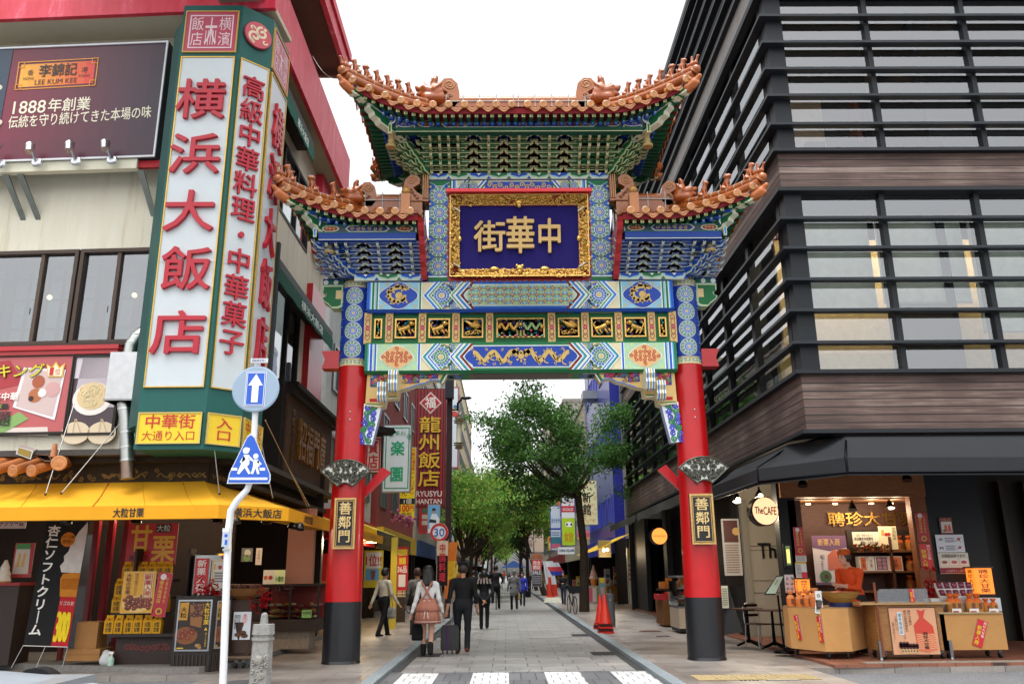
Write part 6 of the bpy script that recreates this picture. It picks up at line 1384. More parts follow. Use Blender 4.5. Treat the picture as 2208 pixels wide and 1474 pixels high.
post(1706,17.0,.36);mb.box(5.7,5.9,20.6,21.2,.05,3.9,'#15171a');mb.box(5.62,5.82,25.0,25.3,.05,3.9,'#15171a');mb.box(5.62,5.82,29.5,30.1,.05,3.9,'#15171a');mb.box(5.62,5.8,34.0,37.0,.05,3.9,'#1a1c1f')
xr0=P(2010,1200,17.0)[0];mb.box(xr0+.003,xr0+1.15,17.0,17.3,.05,3.9,'#191c20');mb.box(xr0+1.15,14.5,18.6,18.7,.05,3.9,'#1d1813')
for i in range(7):x=xr0+1.3+i*.55;mb.box(x,x+.1,18.4,18.6,.05,3.4,'#2a1d14')
mb.box(5.8,14.5,20.5,20.6,.05,3.9,'#120f0d')if False else None
mb.box(6.6,7.0,21.2,37,.05,3.9,'#17120f')
mb.build('ground_floor_frame','paint',rb)
mb=MB();xa,xb=P(1558,1200,20.5)[0],P(1700,1200,20.5)[0];mb.box(5.75,xb+.8,20.5,20.6,.05,3.9,'#a29c90')
for z in(1.02,1.3,2.0,2.1,2.7,3.0):mb.box(5.75,xb+.8,20.485,20.5,z,z+.012,'#45433f')
mb.box(5.75,5.9,20.44,20.5,.05,3.2,'#8a867c');mb.build('cafe_wall','stained',rb)
F=Fr((0,20.47,0));b=F.box_px(1634,1170,1690,1202);mb=MB();F.text(mb,'The',b[0],b[1],b[2],b[3],'#0b0b0b',2,.04,bold=.008)
for q in(0,.2,.4):F.disc(mb,b[2]+.12,b[1]+.35-q*.3,.07,'#0b0b0b',3,8)
mb.build('cafe_lettering','paint',rb)
mb=MB();b=F.box_px(1558,1118,1596,1240);F.slab(mb,*b,.05,0,'#b4b2ac');F.rect(mb,b[0]+.04,b[1]+(b[3]-b[1])*.58,b[2]-.04,b[3]-.04,'#4a1a18',13);lines_of_print(F,mb,b[0]+.05,b[1]+.05,b[2]-.05,b[1]+(b[3]-b[1])*.55,12,'#7a5a4a',14);F.disc(mb,b[2]-.09,b[3]-.3,.09,'#c9a060',14);mb.build('notice_board','print',rb)
mb=MB();b=F.box_px(1566,1225,1598,1262);F.slab(mb,*b,.02,0,'#15120f');mb.build('hatch','lacquer',rb)
xs0,xs1=P(1692,1200,17.0)[0],xr0
mb=MB();mb.box(xs0,xs1,16.9,17.2,2.95,3.75,'#7a4a1d');mb.box(xs0+.15,xs1-.02,17.2,18.4,2.93,2.97,'#5e3715');mb.box(xs1-.32,xs1,16.95,17.15,.05,2.95,'#7a4520');xq=P(1722,1200,17.0)[0];mb.box(xq-.12,xq+.14,17.0,17.2,.05,2.9,'#4e2a17');mb.build('timber_front','wood',rb)
xe=P(2000,1200,18.4)[0];mb=MB();mb.box(P(1704,1200,18.4)[0],xe+.1,18.4,18.5,.05,2.95,'#4b2a1c');xw_=P(1704,1200,18.4)[0];mb.prism([(xs0+.1,17.2,.05),(xs0+.2,17.2,.05),(xw_+.1,18.4,.05),(xw_,18.4,.05)],(0,0,2.88),'#4b2a1c');mb.prism([(xs1-.05,17.3,.05),(xs1+.05,17.3,.05),(xe+.1,18.4,.05),(xe,18.4,.05)],(0,0,2.85),'#4b2a1c');mb.build('recess_wall','wood',rb)
F=Fr((0,18.38,0));xs1=P(2000,1200,18.4)[0];mb=MB();b=F.box_px(1782,1102,1976,1136);F.text(mb,'聘珍大甘栗',b[0],b[1],b[2],b[3],'#8f6d34',1,.04,bold=.012);mb.build('gold_characters','gold',rb)
mb=MB();xk=P(1838,1200,18.2)[0]
for py in(1186,1230,1272):z=P(1900,py,18.1)[2];mb.box(xk,xs1-.12,17.95,18.38,z-.04,z,'#6a4222')
mb.box(xs1-1.0,xs1-.95,17.95,18.38,.05,2.2,'#4a2c18');mb.box(xk,xs1-.1,18.36,18.39,P(1900,1186,18.1)[2],P(1900,1140,18.1)[2],'#2c2119');mb.build('shelves','wood',rb)
for i,px in enumerate((1742,1800,1878,1920)):
 mb=MB();c=P(px,1080,17.6);mb.lathe((c[0],17.6,2.86),[(.05,0),(.05,.02)],'#ffd08a',12);glow((c[0],17.5,2.7),9,mb.build('recessed_lamp','lamp',rb))
blk=thing('corner_awning','wide black canvas awning around the corner of the louvred building','awning',(6,14,3.2))
zt,zv,zb_=3.83,3.30,3.02
Yv=13.55;fr_=[(4.55,19.2),(4.62,15.1),(5.65,13.62),(14.5,13.9)];bk=[(RX-.02,19.2),(RX-.02,15.6),(6.1,RY-.02),(14.5,RY-.02)]
mb=MB()
for i in range(3):
 N=6
 for k in range(N):
  for j in range(3):
   def q(u,v):a=np.array((*fr_[i],zv))*(1-u)+np.array((*fr_[i+1],zv))*u;c=np.array((*bk[i],zt))*(1-u)+np.array((*bk[i+1],zt))*u;return a+(c-a)*v-np.array((0,0,.05*math.sin(math.pi*v)))
   mb.add([q(k/N,j/3),q((k+1)/N,j/3),q((k+1)/N,(j+1)/3),q(k/N,(j+1)/3)],[(0,1,2,3)],'#212326',True)
 a,c=np.array((*fr_[i],zb_)),np.array((*fr_[i+1],zb_));u=nrm(c-a);n=np.cross(u,(0,0,1))
 mb.obox(a,c-a,-n*.02,(0,0,zv-zb_+.012),'#25272a')
mb.build('canvas','canvas',blk)
mb=MB()
for i in range(4):
 a,c=np.array((*fr_[i],zb_+.02)),np.array((*bk[i],zt-.05));mb.tube([a,a+(0,0,.3),c],.02,'#15161a',6)
mb.tube([np.array((*p,zb_+.05))for p in fr_],.025,'#15161a',6);mb.build('awning_frame','metal',blk)
def side_awning(y0,y1,label,z0=3.2,zt=3.75):
 t=thing('side_awning',label,'awning',(5,(y0+y1)/2,z0),'black awnings along the side of the louvred building');mb=MB();xa=4.5
 for j in range(4):
  f=lambda v,y:(xa+(RX-.02-xa)*v,y,z0+.25+(zt-z0-.25)*v-.05*math.sin(math.pi*v));mb.add([f(j/4,y0),f((j+1)/4,y0),f((j+1)/4,y1),f(j/4,y1)],[(0,1,2,3)],'#3a3a37',True)
 for k in range(12):
  a,b=y0+(y1-y0)*k/12,y0+(y1-y0)*(k+1)/12;mb.add([(xa+.02*math.sin(k),a,z0+.02*math.sin(k*2)),(xa+.02*math.sin(k+1),b,z0+.02*math.sin(k*2+2)),(xa,b,z0+.25),(xa,a,z0+.25)],[(0,1,2,3)],'#41413d')
 mb.prism([(xa,y0,z0+.1),(xa,y0,z0+.25),(RX,y0,zt),(RX,y0,z0+.1)],(0,.02,0),'#2f2f2d');mb.build('canvas','canvas',t)
side_awning(21.5,28.5,'grey black awning over the dark shop doorway behind the right red column');side_awning(29.0,36.0,'grey black awning farther along the louvred building, towards the yellow food stall')
for i,(px,py,Y,lit)in enumerate(((1589,1074,17.0,True),(1637,1066,17.0,True),(1730,1040,16.0,False),(1955,1028,16.0,False),(1838,1092,17.4,False),(1918,1088,17.4,False))):
 c=P(px,py,Y);mb=MB();mb.tube([c+(0,0,.16),c+(.01,0,.05)],.018,'#101012',6);mb.lathe(c,[(.03,.1),(.05,.06),(.085,-.02),(.095,-.07)],'#141518',14,axis=(.1,.3,1));o=mb.build('shade_lamp','metal',org=c)
 tag(o,['small round lit lamp under the black awning, left one beside the red column','small round lit lamp under the black awning, above the round cafe sign','black shade lamp on the timber front above the cafe side','black shade lamp on the timber front above the shop posters','black shade lamp inside the chestnut shop, left one','black shade lamp inside the chestnut shop, right one'][i],'lamp','lamps under the black awning')
 if lit:mb=MB();mb.ball(c+np.array((0,-.06,-.04)),.06,'#ffdca8');glow(c+np.array((.1,.6,-.3)),36,mb.build('bulb','lamp',o))
def round_sign(px,py,r_px,Y,col,label,txt):
 c=P(px,py,Y);r=r_px/F_PX*Y*.98;t=thing('round_sign',label,'sign',c-np.array((0,0,r)));mb=MB();mb.lathe(c,[(r*1.04,0),(r*1.08,.02),(r*1.08,.24),(r*.9,.26),(0,.26)],'#131315',36,axis=(-.12,1,0));mb.tube([c+(0,.2,0),c+(.5,.5,.0)],.03,'#131315',6);mb.build('casing','paint',t)
 F=Fr(c+np.array((0,-.003,0)),(1,.12,0));mb=MB();F.disc(mb,0,0,r,col,1,36);mb.build('lit_face','lit',t);mb=MB()
 for s_,x0,y0,x1,y1,bd in txt:F.text(mb,s_,x0*r,y0*r,x1*r,y1*r,'#140f0a',3,bold=bd)
 mb.build('lettering','print',t)
round_sign(1650,1101,29,16.6,'#c99670','round lit cafe sign with black rim hanging in the corner opening',(('The',-.82,-.2,-.2,.3,.03),('CAFE',-.15,-.28,.84,.3,.02)))
round_sign(1422,1155,17,27.0,'#d07a34','small round orange lit sign in the dark doorway behind the red column',(('聘珍樓大飯店',-.8,-.14,.8,.14,0),))
def sheet_sign(name,F,b,col,label,cat,draw,parent=None,th=.015):
 mb=MB();F.slab(mb,*b,th,0,'#8a8276' if name!='banner' else col);F2=F.sub(b[0],b[1],0,th);w,h=b[2]-b[0],b[3]-b[1];F2.rect(mb,0.0,0.0,w,h,col,.5);draw(F2,mb,w,h)
 o=mb.build(name,'print',parent,org=None if parent is not None else F.pt((b[0]+b[2])/2,b[1]));
 if parent is None:tag(o,label,cat)
 return o
def d_strip(F,mb,w,h):F.rect(mb,w*.06,h*.02,w*.94,h*.98,'#a81d2c',1);F.disc(mb,w*.4,h*.9,w*.22,'#d8c9c9',2,10);F.text(mb,'優良推奨店',w*.18,h*.3,w*.5,h*.82,'#d6a640',2,vert=True,bold=.01);F.text(mb,'中華街発展会',w*.62,h*.3,w*.82,h*.9,'#d6a640',2,vert=True);F.disc(mb,w*.5,h*.12,w*.25,'#c9952c',2,8);F.disc(mb,w*.5,h*.12,w*.14,'#7a2a1c',3,8)
def d_new(F,mb,w,h):F.text(mb,'新栗入荷',w*.08,h*.03,w*.56,h*.78,'#e3c52a',2,vert=True,bold=.014);F.text(mb,'聘珍大甘栗',w*.6,h*.35,w*.92,h*.97,'#ecd9d0',2,vert=True)
Fs=Fr((0,16.93,0))
sheet_sign('strip_sign',Fs,Fs.box_px(1976,1105,2000,1168),'#bb2434','long red strip sign with gold characters at the top of the timber post','strip sign',d_strip)
sheet_sign('strip_sign',Fs,Fs.box_px(1984,1172,2009,1225),'#c8202e','red strip sign with yellow characters below the longer strip on the timber post','strip sign',d_new)
sheet_sign('strip_sign',Fs,Fs.box_px(1712,1136,1733,1193),'#bb2434','red strip sign with gold characters on the dark post left of the vendor','strip sign',d_strip)
sheet_sign('notice',Fs,Fs.box_px(1715,1194,1738,1210),'#d8d6d2','small white notice with a red heading on the post left of the vendor','notice',lambda F,mb,w,h:(F.rect(mb,0,h*.78,w,h,'#c8402c',2),lines_of_print(F,mb,w*.08,h*.1,w*.92,h*.75,4,'#666',2)))
sheet_sign('notice',Fs,Fs.box_px(1715,1211,1739,1246),'#d8d8d4','tall white notice with a red corner below the small notice','notice',lambda F,mb,w,h:(F.rect(mb,0,h*.88,w,h,'#d8b43a',2),lines_of_print(F,mb,w*.08,h*.1,w*.5,h*.85,9,'#777',2),F.rect(mb,w*.5,0,w*1.0,h*.38,'#c8203a',2)))
sheet_sign('notice',Fs,Fs.box_px(1692,1238,1712,1277),'#c9c8cf','white notice with small black drawings on the dark post beside the cafe tables','notice',lambda F,mb,w,h:[F.path(mb,curl(w*(.25+.5*(k%2)),h*(.2+.3*(k//2)),w*.16,1,k,1,8),.012,'#222',2)for k in range(6)])
Fs2=Fr((0,18.0,0))
sheet_sign('poster',Fs2,Fs2.box_px(1754,1154,1828,1260),'#cfc5c6','purple and grey new chestnut poster behind the vendor','poster',lambda F,mb,w,h:(F.rect(mb,0,h*.76,w,h,'#6d4d68',2),F.poly(mb,[(0,h*.76),(w*.5,h*.68),(w,h*.76)],'#6d4d68',2),F.text(mb,'新栗入荷',w*.16,h*.78,w*.82,h*.94,'#c9a06a',3,bold=.01),F.poly(mb,[(w*.4,h*.3),(w*.42,h*.6),(w*.62,h*.72),(w*.9,h*.58),(w*.9,h*.3)],'#c0664a',3),F.text(mb,'旬',w*.18,h*.5,w*.32,h*.62,'#222',3),F.text(mb,'の味をお楽しみ',w*.2,h*.12,w*.28,h*.5,'#333',3,vert=True),F.disc(mb,w*.3,h*.17,w*.17,'#456b35',4,14),F.disc(mb,w*.32,h*.17,w*.07,'#5a2a22',5,8),F.rect(mb,0,0,w,h*.05,'#6d4d68',3)))
sheet_sign('shop_notice',Fs2,Fs2.box_px(1838,1146,1895,1178),'#d8d2bd','cream notice board with black writing on the shop shelf','notice',lambda F,mb,w,h:(F.text(mb,'品質・鮮度を第一に',w*.15,h*.68,w*.78,h*.86,'#555',2),F.text(mb,'本日焼きの甘栗を',w*.05,h*.4,w*.78,h*.66,'#222',2,bold=.01),F.text(mb,'販売しております',w*.28,h*.14,w*.96,h*.38,'#222',2,bold=.01)))
sheet_sign('shop_notice',Fs2,Fs2.box_px(1895,1134,1934,1184),'#d3c9a6','upright cream notice with delivery writing beside the cream notice board','notice',lambda F,mb,w,h:(F.text(mb,'全国配送',w*.72,h*.4,w*.96,h*.97,'#333',2,vert=True),F.text(mb,'承ります',w*.5,h*.05,w*.7,h*.45,'#333',2,vert=True),F.rect(mb,w*.15,h*.6,w*.3,h*.85,'#c9864a',2),F.disc(mb,w*.4,h*.65,w*.1,'#a02a34',2,8),F.disc(mb,w*.55,h*.65,w*.1,'#a02a34',2,8)))
Fw=Fr((0,16.97,0))
sheet_sign('poster',Fw,Fw.box_px(2026,1115,2053,1151),'#7a2338','small maroon poster of chestnut bags on the dark wall','poster',lambda F,mb,w,h:(F.rect(mb,w*.08,h*.1,w*.92,h*.75,'#d5cfc6',2),F.text(mb,'新栗入荷',w*.15,h*.78,w*.85,h*.95,'#d0a060',2),[F.poly(mb,[(w*a,h*.15),(w*(a+.04),h*.5),(w*(a+.14),h*.6),(w*(a+.24),h*.5),(w*(a+.28),h*.15)],'#c8604a',3)for a in(.28,.58)],F.disc(mb,w*.25,h*.2,w*.1,'#4a7a3a',4,8)))
sheet_sign('poster',Fw,Fw.box_px(2018,1152,2078,1190),'#d6d9e0','white information poster with two small maps on the dark wall','poster',lambda F,mb,w,h:(F.text(mb,'JR',w*.1,h*.62,w*.25,h*.8,'#223',2),F.text(mb,'M',w*.1,h*.15,w*.22,h*.32,'#225',2,bold=.02),lines_of_print(F,mb,w*.32,h*.55,w*.66,h*.85,3,'#7a7f8c',2),lines_of_print(F,mb,w*.32,h*.1,w*.66,h*.4,3,'#7a7f8c',2),F.line(mb,(w*.7,h*.62),(w*.9,h*.8),.008,'#555',2),F.line(mb,(w*.75,h*.85),(w*.88,h*.56),.008,'#555',2),F.rect(mb,w*.78,h*.68,w*.86,h*.82,'#b03030',3),F.line(mb,(w*.7,h*.15),(w*.9,h*.34),.008,'#555',2),F.rect(mb,w*.78,h*.2,w*.86,h*.34,'#b03030',3)))
sheet_sign('poster',Fw,Fw.box_px(2024,1191,2089,1236),'#d4d0bf','cream delivery poster with three pictures and a maroon foot on the dark wall','poster',lambda F,mb,w,h:(F.text(mb,'全国配送承ります',w*.1,h*.76,w*.9,h*.94,'#222',2,bold=.008),[F.rect(mb,w*(.05+.32*k),h*.42,w*(.32+.32*k),h*.72,'#e2dfd6',2)for k in range(3)],[F.disc(mb,w*(.18+.32*k),h*.55,w*.1,['#8a5a34','#c05a4a','#b04a56'][k],3,10,h*.08)for k in range(3)],F.rect(mb,0,h*.02,w,h*.28,'#7d1c30',2),F.text(mb,'2,100円以上送料',w*.2,h*.06,w*.8,h*.2,'#d8c9c9',3)))
def lantern(px0,py0,px1,py1,Y,label):
 a=P(px0,py1,Y);b=P(px1,py0,Y);t=thing('paper_lantern',label,'lantern',((a[0]+b[0])/2,Y+.1,a[2]));w=b[0]-a[0]
 mb=MB();mb.box(a[0]-.03,b[0]+.03,Y-.03,Y+w+.0,b[2],b[2]+.03,'#4a3a28');mb.box(a[0]-.01,b[0]+.01,Y-.01,Y+w,a[2]-.03,a[2],'#2a1f18');mb.build('frame','wood',t)
 mb=MB();mb.box(a[0],b[0],Y,Y+w-.03,a[2],b[2],'#c2641f');mb.build('shade','lit',t);mb=MB();F=Fr((a[0],Y,a[2]));F.text(mb,'聘珍大甘栗',w*.2,.02,w*.8,b[2]-a[2]-.02,'#1c0f08',1,vert=True,bold=.012);F=Fr((a[0],Y+w-.03,a[2]),(0,-1,0));F.text(mb,'聘珍大甘栗',w*.2,.02,w*.7,b[2]-a[2]-.02,'#1c0f08',1,vert=True,bold=.01);mb.build('lettering','print',t)
lantern(2108,1224,2137,1280,16.4,'orange lit paper lantern standing at the right end of the stall');lantern(1724,1248,1745,1282,16.6,'orange lit paper lantern low on the post left of the vendor')
def castors(mb,pts,z0):
 for x,y in pts:mb.lathe((x-.02,y,z0+.05),[(.05,0),(.05,.035)],'#1a1a1c',12,axis=(1,0,0));mb.box(x-.025,x+.025,y-.025,y+.025,z0+.08,z0+.14,'#55575a')
FZ=.05
t=thing('stall_counter','cardboard covered corner counter with angled front, left of the stall','counter',(6.2,15.2,FZ));Yc=15.0
p=[P(1707,1400,15.75),P(1782,1415,15.0),P(1840,1418,15.0),P(1875,1405,15.7)];xy=[(q[0],yy)for q,yy in zip(p,(15.75,15.0,15.0,15.7))]+[(p[3][0]-.1,16.2),(p[0][0]+.05,16.2)]
zt=P(1780,1312,15.0)[2];mb=MB();mb.prism([(x,y,FZ+.13)for x,y in xy],(0,0,zt-FZ-.13),'#b98a55');mb.build('panels','card',t);mb=MB();mb.prism([(x,y,zt)for x,y in[(x*1.0,y)for x,y in xy]],(0,0,.02),'#9a7648');mb.build('top','wood',t)
mb=MB();castors(mb,[(xy[1][0]+.08,15.1),(xy[2][0]-.05,15.12),(xy[0][0]+.15,15.9),(xy[3][0]-.1,16.0)],FZ);mb.build('castors','paint',t)
u=nrm((xy[1][0]-xy[0][0],xy[1][1]-xy[0][1],0));F=Fr((xy[0][0],xy[0][1],FZ),u)
for k,(x,rot)in enumerate(((.2,.12),(.72,.05))):sheet_sign('strip_sign',F.sub(x,.28,rot),(0,0,.1,.42),'#c8202e',['red strip sign tilted on the angled counter front, the left one','red strip sign on the angled counter front, the right one near the fold'][k],'strip sign',d_new,None)
t=thing('poster_cart','wooden stall cart with a large chestnut bag poster on its front','cart',(7.1,15.0,FZ));Y=14.95
a,b=P(1898,1410,Y),P(2038,1300,Y);z1=P(1960,1302,Y)[2];mb=MB();mb.box(a[0],b[0]-.05,Y,Y+.5,FZ+.14,z1,'#9a6a38');mb.box(P(1850,1300,Y)[0],b[0]+.04,Y-.08,Y+.6,z1,z1+.03,'#b08a58');mb.build('body','wood',t)
F=Fr((0,Y,0));b2=F.box_px(1919,1308,2022,1414)
sheet_sign('poster_sheet',F,(b2[0],b2[1]+.02,b2[2],b2[3]),'#d59d78',None,None,lambda F,mb,w,h:(F.frame(mb,0,0,w,h,.012,'#2a1c16',1),F.poly(mb,[(w*.53,h*.1),(w*.5,h*.62),(w*.64,h*.78),(w*.6,h*.95),(w*.7,h*.92),(w*.78,h*.96),(w*.72,h*.78),(w*.9,h*.6),(w*.94,h*.12),(w*.75,h*.06)],'#c8402f',2),F.poly(mb,[(w*.53,h*.1),(w*.52,h*.45),(w*.92,h*.45),(w*.94,h*.12),(w*.75,h*.06)],'#d4734f',3),[F.path(mb,[(w*(.54+.05*i),h*(.14+.04*k+.012*math.sin(i*2+k)))for i in range(9)],.008,'#e0b486',4)for k in range(8)],F.text(mb,'聘珍大甘栗',w*.66,h*.12,w*.77,h*.48,'#2c1510',5,vert=True,bold=.01),F.text(mb,'聘珍大甘栗は',w*.40,h*.62,w*.47,h*.94,'#33261f',3,vert=True),F.text(mb,'横浜中華街発展会の',w*.31,h*.48,w*.38,h*.94,'#33261f',3,vert=True),F.rect(mb,w*.18,h*.42,w*.27,h*.9,'#c9d8dc',3),F.text(mb,'優良推奨店',w*.19,h*.44,w*.26,h*.88,'#2c6a86',4,vert=True),F.text(mb,'です。',w*.25,h*.28,w*.32,h*.42,'#33261f',3,vert=True),F.text(mb,'ご安心して',w*.11,h*.5,w*.17,h*.82,'#33261f',3,vert=True),F.text(mb,'お買い求め下さい。',w*.04,h*.26,w*.1,h*.7,'#33261f',3,vert=True),F.poly(mb,[(w*.12,h*.16),(w*.2,h*.02),(w*.5,h*.04),(w*.56,h*.18)],'#c9a878',4),[F.disc(mb,w*(.18+.065*(k%6)),h*(.17+.035*(k//6)),w*.04,jit('#4a1f22',.3),5+k%2,10)for k in range(15)],[F.disc(mb,w*(.2+.06*k),h*.09,w*.018,'#6a4a2a',6,6)for k in range(6)]),t)
mb=MB();castors(mb,[(a[0]+.1,Y+.05),(b[0]-.15,Y+.05),(a[0]+.1,Y+.45),(b[0]-.15,Y+.45)],FZ);mb.build('castors','paint',t)
mb=MB()
for x in(a[0]+.0,b[0]-.03):mb.box(x-.025,x+.025,Y-.05,Y-.01,FZ+.03,FZ+.3,'#8d8f92');mb.lathe((x,Y-.03,FZ),[(.045,0),(.03,.03)],'#77797c',10)
mb.build('jack_legs','metal',t);mb=MB();mb.tube([P(1884,1255,Y-.05),P(1906,1415,Y-.05)],.022,'#7d3f20',8);mb.build('pole','wood',t)
pa,pb2,pc_=P(1893,1302,Y),P(2002,1302,Y),P(2002,1268,Y);mb=MB();mb.prism([(pa[0],Y-.02,pa[2]+.02),(pb2[0],Y-.02,pa[2]+.02),(pb2[0],Y-.02,pc_[2]-.02),(pb2[0]-.03,Y-.02,pc_[2]),(pa[0]+.05,Y-.02,pc_[2]),(pa[0],Y-.02,pc_[2]-.05)],(0,.012,0),'#ccc');mb.build('screen','acrylic',t)
F=Fr((0,Y-.025,0));sheet_sign('strip',F,F.box_px(1961,1269,1972,1297),'#c8202e',None,None,d_new,t,.004)
t=thing('stall_counter','cardboard covered counter with a tilted red strip, right of the poster cart','counter',(8.1,15.0,FZ));a,b=P(2036,1400,Y),P(2172,1400,Y);z1=P(2100,1322,Y)[2]
mb=MB();mb.box(a[0],b[0]+.02,Y,Y+.5,FZ+.14,z1,'#b98a55');mb.build('panels','card',t);mb=MB();mb.box(a[0]-.03,b[0],Y-.03,Y+.55,z1,z1+.025,'#a8946c');mb.build('top','wood',t);mb=MB();castors(mb,[(a[0]+.1,Y+.06),(b[0]-.1,Y+.06),(b[0]-.1,Y+.45)],FZ);mb.build('castors','paint',t)
F=Fr((0,Y,0));c=F.uv(2098,1388);sheet_sign('strip_sign',F.sub(c[0]-.02,c[1],-.38),(0,0,.17,.45),'#c8202e','large red strip sign stuck at a slant on the right cardboard counter','strip sign',d_new)
def bag(name,c,s,label,group,col='#b87a3c',top='#c8642c'):
 t=thing(name,label,'bag',c,group);mb=MB();x,y,z=c
 mb.prism([(x-.065*s,y-.04*s,z),(x+.065*s,y-.04*s,z),(x+.065*s,y+.04*s,z),(x-.065*s,y+.04*s,z)],(0,0,.02*s),col)
 prof=[(.068,.0),(.075,.06),(.072,.13),(.05,.17),(.022,.185)]
 mb.lathe((x,y,z),[(r*s,h*s)for r,h in prof],[col,col,top,top],10);mb.build('sack','card',t)
 mb=MB();mb.lathe((x,y,z+.185*s),[(.022*s,0),(.05*s,.035*s),(.055*s,.06*s)],top,9);mb.ball((x,y,z+.185*s),.027*s,'#8c2a1c',8,5);mb.build('tied_neck','fabric',t);mb=MB();F=Fr((x,y-.076*s,z));F.rect(mb,-.02*s,.04*s,.025*s,.12*s,'#6a3a1c',.5);mb.build('printed_mark','print',t)
zc=z1+.025;gb='chestnut bags on the right counter'
for px,l in((2054,'orange chestnut bag leftmost on the right counter'),(2066,'orange chestnut bag second from the left on the right counter'),(2096,'orange chestnut bag in the middle of the right counter, left of a pair'),(2111,'orange chestnut bag in the middle of the right counter, right of a pair'),(2130,'squat orange chestnut bag second from the right end of the counter'),(2146,'squat orange chestnut bag at the right end of the counter')):
 bag('chestnut_bag',(P(px,1318,Y+.08)[0],Y+.1,zc),1.25 if px<2120 else .9,l,gb)
for px in(2062,2100,2142):F=Fr((0,Y-.0,0));b=F.box_px(px-10,1311,px+10,1321);sheet_sign('price_card',F,b,'#d9d5cf',{2062:'white price card before the left pair of chestnut bags',2100:'white price card before the middle pair of chestnut bags',2142:'white price card before the squat bags at the right end'}[px],'price card',lambda F,mb,w,h:F.rect(mb,w*.1,h*.15,w*.7,h*.5,'#a03a34',2))
mb=MB();a,b=P(2010,1320,Y+.3),P(2155,1288,Y+.3);mb.box(a[0],b[0],Y+.28,Y+.5,zc,b[2],'#c4c6ca');tag(mb.build('display_step','print',org=(a[0],Y+.3,zc)),'white display step behind the chestnut bags on the right counter','display step')
t=thing('gift_tray','slanted white tray of purple chestnut packs above the display step','tray',P(2055,1288,Y+.4));a,b,c,d=P(2027,1286,Y+.25),P(2100,1286,Y+.25),P(2094,1254,Y+.5),P(2014,1256,Y+.5);mb=MB();mb.prism([a,b,c,d],(0,.02,-.06),'#d5cfca');mb.build('tray','print',t);mb=MB()
for i in range(5):
 for j in range(2):
  q=lambda u,v:(a*(1-u)+b*u)*(1-v)+(d*(1-u)+c*u)*v+np.array((0,-.012,.012));mb.add([q(i/5+.02,j/2+.05),q(i/5+.18,j/2+.05),q(i/5+.18,j/2+.45),q(i/5+.02,j/2+.45)],[(0,1,2,3)],jit('#6a2a3c',.2));p_=q(i/5+.1,j/2+.25);mb.ball(p_+(0,-.01,.0),(.04,.02,.03),jit('#7d3a4c',.3),7,5)
mb.build('packs','lacquer',t)
zl=P(1780,1312,15.0)[2]+.02;c=P(1813,1305,15.35);t=thing('basket','shallow woven basket of red packets on a blue stand on the left counter','basket',(c[0],15.35,zl));mb=MB();mb.lathe((c[0],15.35,zl),[(.2,0),(.2,.07)],'#1d2452',20);mb.build('stand','paint',t)
mb=MB();mb.lathe((c[0],15.35,zl+.07),[(.17,0),(.27,.08),(.34,.17),(.36,.18),(.335,.17),(.26,.09),(0,.06)],'#a9803c',26);[mb.tube([(c[0]+r*math.cos(k*.24+.1*j),15.35+r*math.sin(k*.24+.1*j),zl+.075+z)for k in range(27)],.008,jit('#8a6428',.2),5)for j,(r,z)in enumerate(((.2,.03),(.24,.06),(.275,.09),(.31,.13),(.345,.175)))];mb.build('weave','wood',t)
mb=MB();[mb.obox((c[0]+RNG.uniform(-.2,.1),15.35+RNG.uniform(-.2,.1),zl+.17+RNG.uniform(0,.05)),(.14,RNG.uniform(-.05,.05),.02),(RNG.uniform(-.05,.05),.1,.01),(0,0,.025),jit('#c01c22',.15))for _ in range(12)];mb.build('packets','lacquer',t)
for i,(px,py,s)in enumerate(((1716,1306,1.0),(1731,1308,1.0),(1744,1308,1.05),(1754,1306,1.2))):bag('chestnut_bag',(P(px,py,15.45+.0)[0]+.02,15.75-.12*i,zl),s*1.1,['small orange bag leftmost on the angled counter','small orange bag second from the left on the angled counter','small orange bag third on the angled counter','taller orange bag nearest the basket on the angled counter'][i],'small bags on the angled counter','#c8703a','#d0824e')
F=Fr((0,15.05,0));sheet_sign('price_card',F.sub(*F.uv(1756,1320),-.2),(0,0,.11,.22),'#d8d6d2','tilted white price card hanging before the basket','price card',lambda F,mb,w,h:(F.rect(mb,w*.5,h*.5,w*.8,h*.65,'#c83a2c',2),lines_of_print(F,mb,w*.1,h*.1,w*.9,h*.4,3,'#666',2)))
sheet_sign('price_card',F,F.box_px(1758,1273,1772,1313),'#d2d0cc','upright white card between the small bags and the basket','price card',lambda F,mb,w,h:(F.ring(mb,w*.5,h*.75,w*.15,w*.25,'#444',2,10),lines_of_print(F,mb,w*.15,h*.1,w*.85,h*.55,5,'#777',2)))
zs={k:P(1900,k,18.1)[2]for k in(1186,1230,1272)}
for i,(px,k,l)in enumerate(((1944,1186,'orange tied bag on the top shelf, left one'),(1965,1186,'orange tied bag on the top shelf, right one'),(1961,1230,'brown tied bag on the middle shelf, left one'),(1983,1230,'brown tied bag on the middle shelf, right one'),(1957,1272,'brown tied bag on the low shelf, left one'),(1979,1272,'brown tied bag on the low shelf, right one'))):bag('chestnut_bag',(P(px,1200,18.1)[0],18.12,zs[k]),1.25,l,'tied bags on the shop shelves','#96602c','#b85a26')
